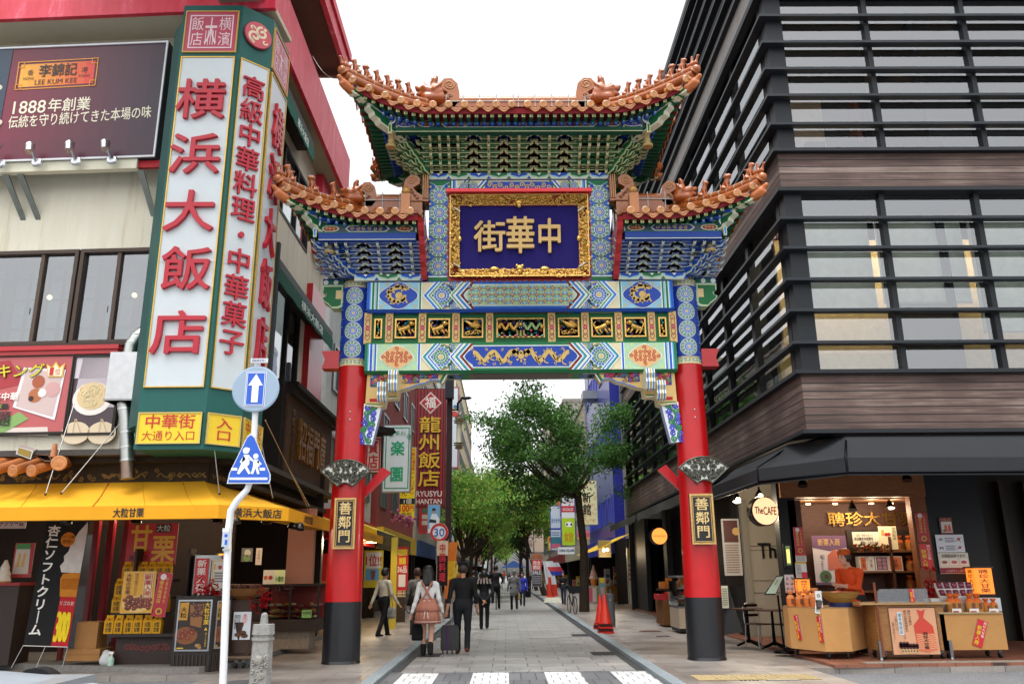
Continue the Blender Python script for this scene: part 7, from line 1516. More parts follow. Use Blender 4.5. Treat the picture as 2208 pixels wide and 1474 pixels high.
for i,(px0,px1,c0,l)in enumerate(((1850,1866,'#c06a44','orange gift box leftmost on the middle shelf'),(1867,1882,'#c9c3bd','white gift box beside the orange one on the middle shelf'),(1884,1911,'#5a2a3c','gift box with six dark packs on the middle shelf'),(1912,1942,'#c8724c','orange and white gift box right of the dark packs'))):
 a,b=P(px0,1200,18.05)[0],P(px1,1200,18.05)[0];mb=MB();mb.box(a,b,18.0,18.2,zs[1230],zs[1230]+.3,'#d0cac4');F=Fr((a,18.0,zs[1230]));F.rect(mb,.02,.02,b-a-.02,.28,c0,1)
 if i==2:[F.rect(mb,.03+(b-a-.06)*(k%2)/2+.008,.03+.08*(k//2),.03+(b-a-.06)*(k%2+1)/2-.008,.1+.08*(k//2),jit('#9a7a86',.2),2)for k in range(6)]
 else:F.text(mb,'甘栗',(b-a)*.3,.06,(b-a)*.7,.24,'#6a3a24',2,vert=True)
 tag(mb.build('gift_box','card',org=(a,18.05,zs[1230])),l,'box','gift boxes on the middle shelf')
mb=MB()
for k in range(60):x=P(1840+RNG.uniform(0,80),1185,17.95)[0];z=zs[1186]+RNG.uniform(0,.12);v=RNG.normal(size=3)*.03;w_=RNG.normal(size=3)*.03;q=np.array((x,17.93,z));mb.add([q-v,q-w_,q+v,q+w_],[(0,1,2,3)],jit('#8a3a1c' if k%3 else '#6a6a24',.3))
tag(mb.build('leaf_garland','leaf',org=P(1880,1186,17.95)),'garland of orange autumn leaves along the top shelf','garland')
mb=MB();q0=P(2010,1270,16.0)
for k in range(70):q=q0+RNG.normal(size=3)*(.09,.08,.16);v=RNG.normal(size=3)*.03;w_=RNG.normal(size=3)*.03;mb.add([q-v,q-w_,q+v,q+w_],[(0,1,2,3)],jit('#a01c24',.3))
mb.tube([q0-(0,0,.45),q0+(0,0,.15)],.008,'#4a2a1c',5);mb.lathe(q0-np.array((0,0,.5)),[(.06,0),(.08,.12)],'#3a2018',12);tag(mb.build('maple_branch','leaf',org=q0-np.array((0,0,.5))),'vase of red maple leaves between the cart and the right counter','branch')
def cafe_table(px,py,Y,label):
 c=P(px,py,Y);t=thing('cafe_table',label,'table',(c[0],Y,FZ));mb=MB();mb.lathe((c[0],Y,FZ+.71),[(.33,0),(.33,.025),(0,.026)],'#3a2216',24);mb.build('table_top','wood',t);mb=MB();mb.tube([(c[0],Y,FZ+.06),(c[0],Y,FZ+.71)],[.035,.025],'#121214',8)
 for k in range(4):a=k*math.pi/2+.4;mb.tube([(c[0],Y,FZ+.12),(c[0]+.16*math.cos(a),Y+.16*math.sin(a),FZ+.06),(c[0]+.3*math.cos(a),Y+.3*math.sin(a),FZ+.02)],[.03,.025,.02],'#121214',6)
 mb.build('pedestal','metal',t)
cafe_table(1608,1290,17.9,'round dark cafe table on an iron foot near the red column');cafe_table(1662,1295,17.2,'round dark cafe table closer to the dark post')
def chair(px,Y,rz,label):
 x=P(px,1300,Y)[0];t=thing('cafe_chair',label,'chair',(x,Y,FZ),'metal cafe chairs');c,s_=math.cos(rz),math.sin(rz);T=np.eye(4);T[:2,:2]=((c,-s_),(s_,c));T[:3,3]=(x,Y,FZ)
 for a,b in((-1,-1),(1,-1),(-1,1),(1,1)):mb=MB();mb.T=T;mb.tube([(a*.18,b*.18,.44),(a*.2,b*.21,0)],.013,'#9a9c9f',6);mb.build('leg','metal',t)
 mb=MB();mb.T=T;mb.box(-.2,.2,-.2,.2,.43,.455,'#4a3626');mb.build('seat','wood',t);mb=MB();mb.T=T;mb.tube([(-.19,.19,.44),(-.2,.22,.75),(-.1,.24,.84),(.1,.24,.84),(.2,.22,.75),(.19,.19,.44)],.013,'#9a9c9f',6);[mb.box(-.18,.18,.215,.235,z,z+.05,'#4a3626')for z in(.58,.68,.77)];mb.build('backrest','metal',t)
chair(1632,17.6,.4,'metal cafe chair with brown slats between the two round tables');chair(1690,17.4,-1.2,'metal cafe chair with brown slats beside the dark post')
t=thing('menu_stand','black menu stand with a tilted lit menu board in front of the cafe','menu stand',P(1682,1380,16.3)*np.array((1,1,0))+(0,0,FZ));x0=P(1682,1300,16.3)[0];mb=MB();mb.lathe((x0,16.3,FZ),[(.2,0),(.18,.04),(.04,.07)],'#121214',16);mb.tube([(x0,16.3,FZ+.05),(x0-.03,16.3,1.08)],.02,'#1a1a1c',8);mb.build('stand','metal',t)
a,b,c,d=P(1648,1282,16.2),P(1672,1282,16.2),P(1692,1238,16.35),P(1675,1240,16.35);mb=MB();mb.prism([a,b,c,d],(.0,.05,.0),'#141416');mc=(a+b+c+d)/4;mb.build('frame','paint',t);mb=MB();mb.poly([mc+(q-mc)*.85+np.array((0,-.006,0))for q in(a,b,c,d)],'#9aa892');[mb.poly([mc+(q-mc)*.12+np.array((.03*k-.02,-.01,.05*k-.02))for q in(a,b,c,d)],'#8a6a3a')for k in range(3)];mb.build('menu','print',t)
t=thing('sandwich_board','leaning dark sandwich board with a pale menu beside the right red column','sandwich board',P(1590,1370,19.0)*np.array((1,1,0)));a,b,c,d=P(1562,1368,19.2),P(1602,1362,19.0),P(1570,1262,19.3),P(1560,1262,19.3);mb=MB();mb.prism([a,b,c,d],(.0,.05,.0),'#23262a');mb.build('board','paint',t);F=Fr((0,19.15,0));sheet_sign('menu_sheet',F,F.box_px(1556,1262,1570,1310),'#b9bdb8',None,None,lambda F,mb,w,h:lines_of_print(F,mb,w*.1,h*.1,w*.9,h*.9,8,'#6a7a5a',2),t)
t=thing('lit_display','small lit glass display of a drink on the dark post','display box',P(1698,1212,16.9));F=Fr((0,16.9,0));b=F.box_px(1688,1172,1704,1222);mb=MB();F.slab(mb,*b,.1,0,'#101012');mb.build('case','paint',t);mb=MB();F.rect(mb,b[0]+.03,b[1]+.04,b[2]-.03,b[3]-.04,'#3a4a2a',26);F.rect(mb,(b[0]+b[2])/2-.03,b[1]+.08,(b[0]+b[2])/2+.03,b[1]+.34,'#c9b05a',27);mb.build('lit_picture','lit',t)
t=thing('display_fridge','low glass fronted display fridge in the doorway beside the right red column','fridge',P(1468,1330,22.5)*np.array((1,1,0)));a,b=P(1448,1330,23.2),P(1488,1335,22.5);mb=MB();mb.box(a[0],a[0]+.75,22.2,23.4,FZ+.08,.62,'#9c8e7c');mb.box(a[0],a[0]+.75,22.2,23.4,.62,.68,'#5a5c5e');mb.box(a[0],a[0]+.75,22.2,23.4,1.38,1.43,'#5a5c5e');mb.box(a[0]+.7,a[0]+.75,22.2,23.4,.68,1.4,'#34363a');mb.box(a[0]+.02,a[0]+.72,22.25,23.35,FZ,FZ+.08,'#1a1a1c');mb.build('cabinet','paint',t)
mb=MB();[mb.box(a[0]+.05,a[0]+.68,22.3,23.3,z,z+.02,'#b8bcbc')for z in(.85,1.1)];[mb.ball((a[0]+RNG.uniform(.1,.6),RNG.uniform(22.3,23.3),RNG.choice([.72,.9,1.15])),(.06,.06,.05),jit(random.choice(['#b9b0a0','#8a9a70','#a06050','#c9c3b4']),.2),7,5)for _ in range(40)];mb.build('goods','print',t);mb=MB();mb.prism([(a[0]-.01,22.18,.68),(a[0]-.01,22.18,1.3),(a[0]+.1,22.18,1.4),(a[0]+.7,22.18,1.4),(a[0]+.7,22.18,.68)],(0,.01,0),'#fff');mb.box(a[0]-.012,a[0]-.004,22.2,23.4,.68,1.3,'#fff');mb.build('glazing','clear',t)
t=thing('goods_table','brown cloth covered table stacked with red boxes in the dark doorway','table',P(1434,1310,25.5)*np.array((1,1,0)));a=P(1423,1310,25.5);mb=MB();mb.box(a[0],a[0]+.8,25.0,26.2,FZ,.75,'#6a4524');mb.build('cloth','fabric',t);mb=MB();[mb.box(a[0]-.1+.25*i,a[0]+.12+.25*i,25.0+.3*j,25.25+.3*j,.75,.9+.06*(i%2),jit('#a02a2a',.2))for i in range(4)for j in range(3)];[mb.box(a[0]+.05+.2*i,a[0]+.22+.2*i,25.6,25.8,1.05,1.25+.1*(i%2),jit('#b06a2c',.2))for i in range(4)];mb.box(a[0],a[0]+.9,25.5,26.0,1.0,1.05,'#2a1c14');mb.build('boxes','card',t)
#================================================ goods of the left shop
SZ=.09
def plane(Y):return Fr((0,Y,0))
def sgn(Y,px,col,label,cat,draw,name='sign'):F=plane(Y);return sheet_sign(name,F,F.box_px(*px),col,label,cat,draw)
a,b,c=P(50,1391,14.75),P(146,1394,14.75),P(103,1118,15.0)
t=thing('banner','black soft cream banner with white writing leaning on a thin stand','banner',(a[0],14.75,SZ));F=Fr(a,b-a,c-a);w,h=np.linalg.norm(b-a),np.linalg.norm(c-a)*1.0
mb=MB();F.slab(mb,0,0,w,h,0,-.006,'#232324');fu=lambda x,y:(x*w,y*h)
F.poly(mb,[fu(.62,.0),fu(.64,.38),fu(1,.42),fu(1,0)],'#b02a30',1);F.poly(mb,[fu(.62,.38),fu(.56,.52),fu(.6,.56),fu(1,.58),fu(1,.38)],'#c07a2c',2);F.poly(mb,[fu(.62,.44),fu(.6,.52),fu(1,.53),fu(1,.44)],'#a8641f',3)
F.poly(mb,[fu(.56,.57),fu(.5,.62),fu(.58,.66),fu(.55,.7),fu(.64,.74),fu(.66,.8),fu(.8,.9),fu(.97,.985),fu(1,.9),fu(1,.57)],'#c9c4c0',3)
F.disc(mb,w*.58,h*.835,w*.17,'#c9782c',4,18);F.text(mb,'オリゴ糖',w*.44,h*.84,w*.72,h*.87,'#2a1a10',5);F.text(mb,'使用!!',w*.46,h*.8,w*.7,h*.835,'#2a1a10',5)
F.text(mb,'杏仁ソフトクリーム',w*.06,h*.07,w*.36,h*.95,'#e4e2dc',2,vert=True,bold=.025);F.text(mb,'リゴのお',w*.64,h*.31,w*.98,h*.35,'#e8dcd0',3);F.text(mb,'300',w*.66,h*.04,w*.95,h*.26,'#e2c62a',3,bold=.03)
mb.build('printed_cloth','fabric',t);mb=MB();mb.tube([a,b],.01,'#c8c8c4',6);[mb.tube([p,(p[0]-.06*k,14.6,SZ)],.006,'#9a9a98',5)for k,p in((1,a),(.5,(a+b)/2),(-.5,b))];mb.tube([(a+b)/2+(0,.03,0),(c+(b-a))+(-.2,.05,0)],.008,'#8a8a88',5);mb.build('banner_stand','metal',t)
def d_ama(F,mb,w,h):F.text(mb,'甘',w*.06,h*.28,w*.5,h*.98,'#d8a01c',2,bold=.02);F.text(mb,'栗',w*.5,h*.02,w*.98,h*.74,'#d8a01c',2,bold=.02);F.rect(mb,w*.56,h*.78,w*.86,h*.98,'#1a1412',2);F.text(mb,'大粒',w*.57,h*.79,w*.85,h*.97,'#e0d8cc',3);F.text(mb,'焼きたて',w*.08,h*.1,w*.46,h*.24,'#1a1412',2,bold=.012)
sgn(15.6,(274,1128,382,1217),'#b3161f','red sign with big yellow chestnut characters under the awning','sign',d_ama)
t=thing('goods_rack','dark wooden tiered rack full of yellow chestnut bags','rack',P(300,1420,15.0)*np.array((1,1,0))+(0,0,SZ));mb=MB();rk=[]
for i,(px0,px1,py,Y)in enumerate(((232,376,1366,14.85),(240,378,1320,15.05),(246,378,1285,15.2),(252,376,1248,15.35))):
 a,b=P(px0,py,Y),P(px1,py,Y);mb.box(a[0],b[0],Y-.02,Y+.28,a[2]-.05,a[2],'#23170f');rk.append((Y,a[2]))
a,b=P(250,1410,15.0),P(376,1410,15.0);mb.box(a[0],b[0],14.95,15.4,SZ,rk[0][1]-.05,'#2a1913');mb.box(a[0],a[0]+.04,15.3,15.6,SZ,2.0,'#23170f');mb.box(b[0]-.04,b[0],15.3,15.6,SZ,2.0,'#23170f');mb.build('shelving','wood',t)
mb=MB();F=Fr((0,14.95,0));bx=F.box_px(268,1378,368,1412);[F.path(mb,curl(bx[0]+(bx[2]-bx[0])*(k+.5)/9,(bx[1]+bx[3])/2,.06,1.1,k,1,8),.014,'#7a1a18',1)for k in range(9)];mb.build('red_pattern','print',t)
bg=MB();bg.prism([(-.075,-.045,0),(.075,-.045,0),(.075,.045,0),(-.075,.045,0)],(0,0,.21),'#c8921e');bg.prism([(-.075,-.045,.21),(.075,-.045,.21),(.06,0,.27),(-.06,0,.27)],(0,.045,0),'#b8821a');bg.box(-.06,.06,-.012,.012,.26,.3,'#c8921e');bgm=bg.mesh('carton');bgm.materials.append(M['card'])
lbm=MB();F=Fr((0,-.046,0));F.text(lbm,'大粒',-.05,.1,.05,.19,'#2a1a0c',.5,bold=.015);F.text(lbm,'甘栗',-.05,.02,.05,.1,'#2a1a0c',.5,bold=.015);lbm.ball((0,-.05,.235),.012,'#2a1a0c',6,4);lbm=lbm.mesh('label');lbm.materials.append(M['print'])
n=0;rows=((3,(267,285,303,321,338,355),'top'),(2,(255,270),'second'),(1,(252,357),'third'),(0,(242,263,284,303,324,345),'lowest'))
on=['leftmost','second','third','fourth','fifth','rightmost']
for r,pxs,nm in rows:
 Y,z=rk[r]
 for i,px in enumerate(pxs):
  x=P(px,1300,Y+.1)[0];o=thing('chestnut_carton','yellow chestnut bag on the %s shelf of the rack, %s in its row'%(nm,on[i]if len(pxs)>2 else('left one','right one')[i]),'bag',(x,Y+.1,z),'yellow chestnut bags on the rack');o.rotation_euler=(0,0,RNG.uniform(-.2,.2))
  for nm_,me in(('carton',bgm),('label',lbm)):p=bpy.data.objects.new(nm_,me);SC.collection.objects.link(p);p.parent=o
def nuts(F,mb,x0,y0,x1,y1,n,r,l=3,c='#6a2a18'):
 for k in range(n):x,y=RNG.uniform(x0,x1),RNG.uniform(y0,y1);q=jit(c,.35);F.disc(mb,x,y,r,q,l+k*.02,10,r*.8);F.disc(mb,x-r*.25,y+r*.25,r*.25,mixc(q,'#e0a080',.5),l+k*.02+.01,6)
def d_nutp(F,mb,w,h):F.rect(mb,w*.03,h*.02,w*.97,h*.98,'#cf9a30',1);F.disc(mb,w*.5,h*.22,w*.46,'#d6b268',2,20,h*.2);nuts(F,mb,w*.12,h*.1,w*.9,h*.4,45,w*.075);F.rect(mb,w*.65,h*.36,w*.93,h*.95,'#d9c79c',4);F.frame(mb,w*.67,h*.37,w*.91,h*.94,.01,'#a82a2c',5);F.text(mb,'新栗入荷',w*.69,h*.4,w*.89,h*.92,'#a82a2c',6,vert=True,bold=.02);F.text(mb,'大粒の甘栗',w*.1,h*.45,w*.26,h*.95,'#5a1a2c',5,vert=True,bold=.015);F.text(mb,'横浜大飯店こだわりの',w*.36,h*.4,w*.48,h*.95,'#5a3a1c',5,vert=True)
sgn(14.83,(264,1231,334,1321),'#c9a45a','yellow chestnut poster standing before the rack','poster',d_nutp,'poster')
F=plane(14.83);x=F.uv(326,1327);sheet_sign('strip_sign',F.sub(x[0],x[1],-.09),(0,0,.24,.72),'#b8304a','pink strip sign with gold characters leaning beside the chestnut poster','strip sign',d_strip)
def d_stand(F,mb,w,h):F.rect(mb,.03,.03,w-.03,h-.03,'#2a211c',1);F.disc(mb,w*.3,h*.3,w*.34,'#7a4a24',2,20,h*.17);nuts(F,mb,w*.06,h*.24,w*.52,h*.42,22,w*.07,3);F.poly(mb,[(w*.4,h*.5),(w*.35,h*.9),(w*.76,h*.92),(w*.72,h*.45)],'#8a5a30',2);nuts(F,mb,w*.4,h*.68,w*.72,h*.92,20,w*.06,3,'#4a2418');F.poly(mb,[(w*.04,h*.6),(w*.06,h*.94),(w*.32,h*.95),(w*.3,h*.6)],'#b8862a',3);F.text(mb,'大粒',w*.08,h*.64,w*.28,h*.86,'#2a1a0c',4,vert=True,bold=.01);F.text(mb,'大粒甘栗',w*.78,h*.5,w*.95,h*.95,'#d8b02a',4,vert=True,bold=.015);F.poly(mb,[(w*.82,h*.4),(w*.87,h*.46),(w*.92,h*.4)],'#d8b02a',4);F.text(mb,'ほっくり甘さ',w*.85,h*.08,w*.92,h*.36,'#d8b02a',4,vert=True);nuts(F,mb,w*.55,h*.05,w*.75,h*.12,4,w*.06,4,'#8a6a3a');F.rect(mb,w*.06,h*.05,w*.26,h*.07,'#d8b02a',4)
def stand(px,Y,u,label):
 t=thing('poster_stand',label,'poster stand',P(px[0]+20,px[3],Y)*np.array((1,1,0))+(0,0,SZ),'chestnut poster stands beside the rack');F=Fr(P(px[0],px[3],Y),u);b=(0,0,F.uv(px[2],(px[1]+px[3])/2)[0],F.uv((px[0]+px[2])/2,px[1])[1]);w,h=b[2],b[3]
 mb=MB();F.slab(mb,-.05,-.42,w+.05,h+.06,0,-.04,'#1f1712');[F.slab(mb,w*k/9,-.38,w*k/9+.015,-.06,.02,0,'#3a2f28')for k in range(10)];mb.build('stand_frame','wood',t);mb=MB();F.moulding(mb,0,0,w,h,.025,.02,0,'#b9bcc0');mb.build('rim','metal',t);mb=MB();d_stand(Fr(F.pt(0,0,.004),F.u),mb,w,h);mb.build('printed_sheet','print',t)
stand((376,1292,455,1403),14.6,(1,-.05,0),'dark poster stand with chestnut baskets, facing the road');stand((459,1294,492,1398),14.58,(.55,.9,0),'dark poster stand with chestnut baskets, turned towards the street')
t=thing('nut_roaster','steel chestnut roaster drum with a glass front behind the poster stands','roaster',P(430,1400,15.3)*np.array((1,1,0))+(0,0,SZ));a,b=P(392,1285,15.3),P(482,1196,15.3);mb=MB();mb.box(a[0],b[0],15.3,15.9,SZ,a[2],'#2e2823');mb.build('base','wood',t);mb=MB();x=(a[0]+b[0])/2;r=(b[0]-a[0])/2;mb.lathe((x,15.6,a[2]),[(r,0),(r,b[2]-a[2]),(r*.9,b[2]-a[2]+.03)],'#b8b9b8',28);mb.build('drum','chrome',t)
sgn(15.2,(420,1203,449,1278),'#c41d28','red upright sign with white new chestnut characters on the roaster','sign',lambda F,mb,w,h:F.text(mb,'新栗入荷',w*.15,h*.04,w*.85,h*.96,'#eadfd8',2,vert=True,bold=.02))
sgn(15.2,(456,1205,492,1272),'#d2cfc6','white certificate with a yellow wreath beside the red upright sign','certificate',lambda F,mb,w,h:(F.frame(mb,w*.06,h*.04,w*.94,h*.96,.012,'#c9a83a',2),F.disc(mb,w*.5,h*.74,w*.12,'#a8283a',2,10),lines_of_print(F,mb,w*.2,h*.25,w*.8,h*.6,4,'#555',2),[F.disc(mb,w*(.2+.6*(k%2)),h*(.7+.06*(k//2)),w*.06,'#c9a83a',2,6)for k in range(6)]),'certificate')
def flowers(c,n,label):
 mb=MB()
 for k in range(n):
  q=c+RNG.normal(size=3)*(.1,.06,.09)
  for j in range(5):v=nrm(RNG.normal(size=3))*.06;s_=nrm(RNG.normal(size=3))*.02;mb.add([q,q+v*.5+s_,q+v,q+v*.5-s_],[(0,1,2,3)],jit('#b0101c',.3))
 mb.lathe(c-np.array((0,0,.2)),[(.05,0),(.06,.15)],'#4a1a14',10);tag(mb.build('red_flowers','leaf',org=c-np.array((0,0,.2))),label,'flowers')
flowers(P(452,1275,14.8),45,'red artificial flowers in front of the roaster');flowers(P(560,1292,14.9),30,'red artificial flowers at the corner of the food display case')
t=thing('chestnut_cart','brown rounded chestnut cart on castors behind the white pole','cart',P(510,1410,14.9)*np.array((1,1,0)));a,b=P(492,1385,15.0),P(545,1292,15.0);mb=MB();mb.box(a[0],b[0],15.0,15.6,.2,b[2],'#3a2418');mb.lathe(((a[0]+b[0])/2,15.3,.25),[(.34,0),(.36,.5)],'#3a2418',20);mb.build('tub','wood',t);mb=MB();castors(mb,[(a[0]+.15,15.05),(b[0]-.1,15.1)],.0);mb.build('castors','paint',t)
c=P(528,1280,15.1);mb=MB();mb.lathe(c-np.array((0,0,.1)),[(.1,0),(.3,.08),(.42,.2),(.4,.2),(.28,.1),(0,.06)],'#7a4e26',24);[mb.ball(c+np.array((RNG.uniform(-.25,.25),RNG.uniform(-.2,.2),.12)),.05,jit('#4a2413',.3),7,5)for _ in range(30)];tag(mb.build('nut_basket','wood',org=c-np.array((0,0,.1))),'wide brown basket of roasted chestnuts on the brown cart','basket')
sgn(14.97,(503,1318,541,1378),'#cfd4da','white poster of two cakes on the brown cart','poster',lambda F,mb,w,h:(F.frame(mb,w*.08,h*.4,w*.38,h*.88,.008,'#333',2),F.text(mb,'和の食感',w*.12,h*.42,w*.34,h*.86,'#222',3,vert=True),F.disc(mb,w*.66,h*.75,w*.15,'#d9b6b6',2,12,h*.18),F.text(mb,'栗モン',w*.58,h*.6,w*.74,h*.92,'#b02a34',3,vert=True),[F.disc(mb,w*a,h*b,w*.2,'#5a3418',3,12,h*.08)for a,b in((.32,.18),(.6,.25),(.7,.14))]),'poster')
t=thing('food_display_case','glass food display case on a dark counter at the end of the awning','display case',P(620,1400,17.5)*np.array((1,1,0))+(0,0,SZ));Y=17.6;a,b=P(560,1335,Y),P(690,1262,Y);mb=MB();mb.box(a[0]-.1,b[0],Y,Y+.8,a[2]-.22,a[2],'#2c1c14');mb.build('counter','wood',t);mb=MB();mb.box(P(580,1400,Y)[0],P(662,1400,Y)[0],Y+.1,Y+.7,SZ,a[2]-.22,'#8a7f70');mb.build('stone_base','stone',t)
mb=MB();[mb.box(x-.02,x+.02,Y,Y+.04,a[2],b[2],'#1c130f')for x in(a[0],P(625,1300,Y)[0],b[0]-.02)];mb.box(a[0],b[0],Y,Y+.8,b[2],b[2]+.04,'#1c130f');mb.box(a[0],b[0],Y+.7,Y+.75,a[2],b[2],'#7a2a24');mb.build('case_frame','paint',t)
mb=MB()
for k in range(46):x=RNG.uniform(a[0]+.1,b[0]-.1);mb.lathe((x,Y+RNG.uniform(.1,.6),a[2]+RNG.choice([.02,.12,.25])),[(.04,0),(.1,.025),(0,.02)],jit('#cfc6b0',.15),10);mb.ball((x,Y+RNG.uniform(.1,.6),a[2]+RNG.choice([.05,.16,.28])),(.06,.05,.03),jit(random.choice(['#b8862c','#a05a24','#c9b05a','#8a2a1c','#c9bfa0']),.2),7,5)
mb.build('dishes','lacquer',t);mb=MB();mb.add([(a[0],Y+.005,a[2]),(b[0],Y+.005,a[2]),(b[0],Y+.005,b[2]),(a[0],Y+.005,b[2])],[(0,1,2,3)],'#fff');mb.build('glazing','clear',t)
sgn(17.58,(651,1314,672,1331),'#7fae62','small green card on the display counter','card',lambda F,mb,w,h:F.text(mb,'全品禁煙',w*.08,h*.4,w*.92,h*.85,'#333',2),'card')
sgn(17.9,(568,1228,615,1261),'#c9d6a0','lit menu panel with dish pictures above the display case','menu panel',lambda F,mb,w,h:(F.rect(mb,0,0,w*.5,h,'#c9c4b8',2),F.disc(mb,w*.12,h*.5,w*.1,'#b8562c',3,10),F.disc(mb,w*.34,h*.5,w*.1,'#a02a24',3,10),F.text(mb,'小籠包',w*.55,h*.2,w*.95,h*.6,'#3a6a2a',3,bold=.01)),'menu_board')
sgn(17.9,(552,1181,565,1217),'#cfc4b4','narrow cream notice hanging inside the corner shop','notice',lambda F,mb,w,h:F.text(mb,'お客様へ',w*.3,h*.1,w*.7,h*.9,'#8a2a24',2,vert=True),'notice')
sgn(17.9,(521,1181,545,1210),'#6a6a66','grey poster of a bowl hanging inside the corner shop','poster',lambda F,mb,w,h:(F.disc(mb,w*.55,h*.65,w*.3,'#c9c4b0',2,12),F.disc(mb,w*.5,h*.25,w*.3,'#7a9a5a',2,12)),'poster')
for(p0,Y,hgt,lab,d)in(((159,1340,213,1398),14.95,0,'brown cardboard box standing on a flatter box',.4),((141,1398,216,1424),14.9,0,'flat worn cardboard box under the brown box',.5)):
 a,b=P(p0[0],p0[3],Y),P(p0[2],p0[1],Y);mb=MB();mb.box(a[0],b[0],Y,Y+d,max(a[2],SZ),b[2],'#9a6f42');mb.box(a[0],b[0],Y-.003,Y,(a[2]+b[2])/2,(a[2]+b[2])/2+.01,'#7d5a34')if d>.45 else None;mb.box((a[0]+b[0])/2-.02,(a[0]+b[0])/2+.02,Y,Y+d,b[2],b[2]+.003,'#b8935c');tag(mb.build('cardboard_box','card',org=((a[0]+b[0])/2,Y+.2,max(a[2],SZ))),lab,'box','cardboard boxes beside the banner')
t=thing('spray_bottle','small spray bottle with red trigger on the shop step','bottle',P(240,1418,14.8)*np.array((1,1,0))+(0,0,SZ));x,y,z=t.location;mb=MB();mb.lathe((x,y,z),[(.05,0),(.05,.1),(.02,.15),(.02,.18)],'#a9c9b8',12);mb.build('bottle','print',t);mb=MB();mb.box(x-.05,x+.03,y-.015,y+.015,z+.18,z+.22,'#e0dcd8');mb.box(x-.05,x-.03,y-.01,y+.01,z+.12,z+.18,'#c02a2a');mb.build('trigger','print',t)
mb=MB();add_body(mb,[((0,0,.08),(.02,0,.14),.1,.09,'#b9bcbc'),((.06,0,.06),(.0,.0,.2),.08,.05,'#b9bcbc')],.02,.03);o=mb.build('plastic_bag','lacquer');o.location=P(228,1415,14.85)*np.array((1,1,0))+(0,0,SZ);tag(o,'crumpled grey plastic bag on the shop step','bag')
sgn(15.3,(-30,1116,57,1139),'#c9b9b4','white sign with dark red soft cream writing at the left edge','sign',lambda F,mb,w,h:F.text(mb,'ソフトクリーム',w*.1,h*.15,w*.95,h*.85,'#6a1a1c',2,bold=.02))
sgn(15.4,(30,1170,72,1244),'#b02a2c','red and green ice cream package sign in the left shop window','sign',lambda F,mb,w,h:(F.poly(mb,[(w*.05,h*.1),(w*.1,h*.9),(w*.8,h*.85),(w*.85,h*.1)],'#c9c0b4',2),F.rect(mb,w*.08,h*.82,w*.8,h*.98,'#3a8a3c',3),[F.poly(mb,[(w*a,h*.3),(w*(a+.06),h*.7),(w*(a+.16),h*.7),(w*(a+.14),h*.3)],'#d0a24a',3)for a in(.2,.45)],F.text(mb,'クリーム',w*.82,h*.1,w*.98,h*.95,'#c82a2c',3,vert=True,bold=.01)))
mb=MB();c=P(5,1265,15.2);mb.lathe((c[0],15.2,c[2]-.12),[(.06,0),(.11,.16),(.12,.2),(.13,.22),(.1,.3),(.105,.34),(.07,.42),(.075,.45),(.02,.58)],['#c08a4a']*3+['#cfc9bd']*5,18);tag(mb.build('ice_cream_model','print',org=c-np.array((0,0,.12))),'tall soft ice cream model in a cone at the left edge of the shop','ice cream model')
mb=MB();a,b=P(-60,1290,15.25),P(55,1290,15.25);mb.box(a[0],b[0],15.0,15.6,SZ,P(0,1262,15.1)[2],'#2a1a14');mb.box(a[0]-.02,b[0]+.02,14.97,15.6,P(0,1262,15.1)[2],P(0,1262,15.1)[2]+.05,'#8a1a1c');tag(mb.build('shop_counter','wood',org=(a[0],15.2,SZ)),'dark counter with a red edge at the left end of the shop','counter')
#================================================ street furniture in front of the gate
PY=12.3
t=thing('traffic_sign_post','white bent post carrying a one way sign and a blue school crossing sign','traffic sign',(P(480,1440,PY)[0],PY,-.05));q=[P(476,1540,PY),P(482,1440,PY),P(492,1150,PY),P(498,1100,PY),P(512,1078,PY),P(533,1055,PY),P(542,1030,PY),P(547,960,PY),P(556,780,PY)];q[0]=np.array((q[0][0],PY,-.05));mb=MB();mb.tube(q[:3],.052,'#d9dcdf',16);mb.tube(q[2:],[.052]*3+[.046]*4,'#d9dcdf',16);mb.build('post','lacquer',t)
F=Fr((0,PY-.08,0));c=F.uv(551,838);r=.345;mb=MB();mb.lathe(F.pt(*c,-.03),[(r,0),(r*1.03,.012),(r*1.03,.022),(r*.97,.03),(0,.03)],'#8ea3b8',36,axis=F.n);mb.add([F.pt(c[0]+x,c[1]+y,.004)for x,y in((-.155,-.27),(.155,-.27),(.155,.27),(-.155,.27))],[(0,1,2,3)],'#dfe4ea');F.rect(mb,c[0]-.145,c[1]-.26,c[0]+.145,c[1]+.26,'#2057c0',2);F.frame(mb,c[0]-.135,c[1]-.25,c[0]+.135,c[1]+.25,.01,'#d5dde8',3)
F.poly(mb,[(c[0]-.05,c[1]-.21),(c[0]-.05,c[1]+.05),(c[0]-.11,c[1]+.05),(c[0],c[1]+.23),(c[0]+.11,c[1]+.05),(c[0]+.05,c[1]+.05),(c[0]+.05,c[1]-.21)],'#e2e8ee',4);mb.build('one_way_sign','print',t)
mb=MB();F.slab(mb,c[0]-.1,c[1]+.4,c[0]+.16,c[1]+.47,.02,0,'#c9ccd0');F.text(mb,'自転車を除く',c[0]-.08,c[1]+.41,c[0]+.14,c[1]+.46,'#223a7a',6);mb.build('plate','print',t)
mb=MB();pts=[F.uv(*q_)for q_ in((489,1042),(494,1020),(533,940),(541,934),(549,941),(583,1022),(583,1034),(580,1042))];F.ext(mb,pts,0,-.015,'#d0d6dc');cg=np.mean(pts,0);F.poly(mb,[tuple(cg+(np.array(p)-cg)*.95)for p in pts],'#2057c0',1);W_='#dfe5ec'
def fp(l):return[F.uv(491+x*.3625,943+y*.3625*1.0)for x,y in l]
z_=lambda l:[F.uv(*p)for p in l]
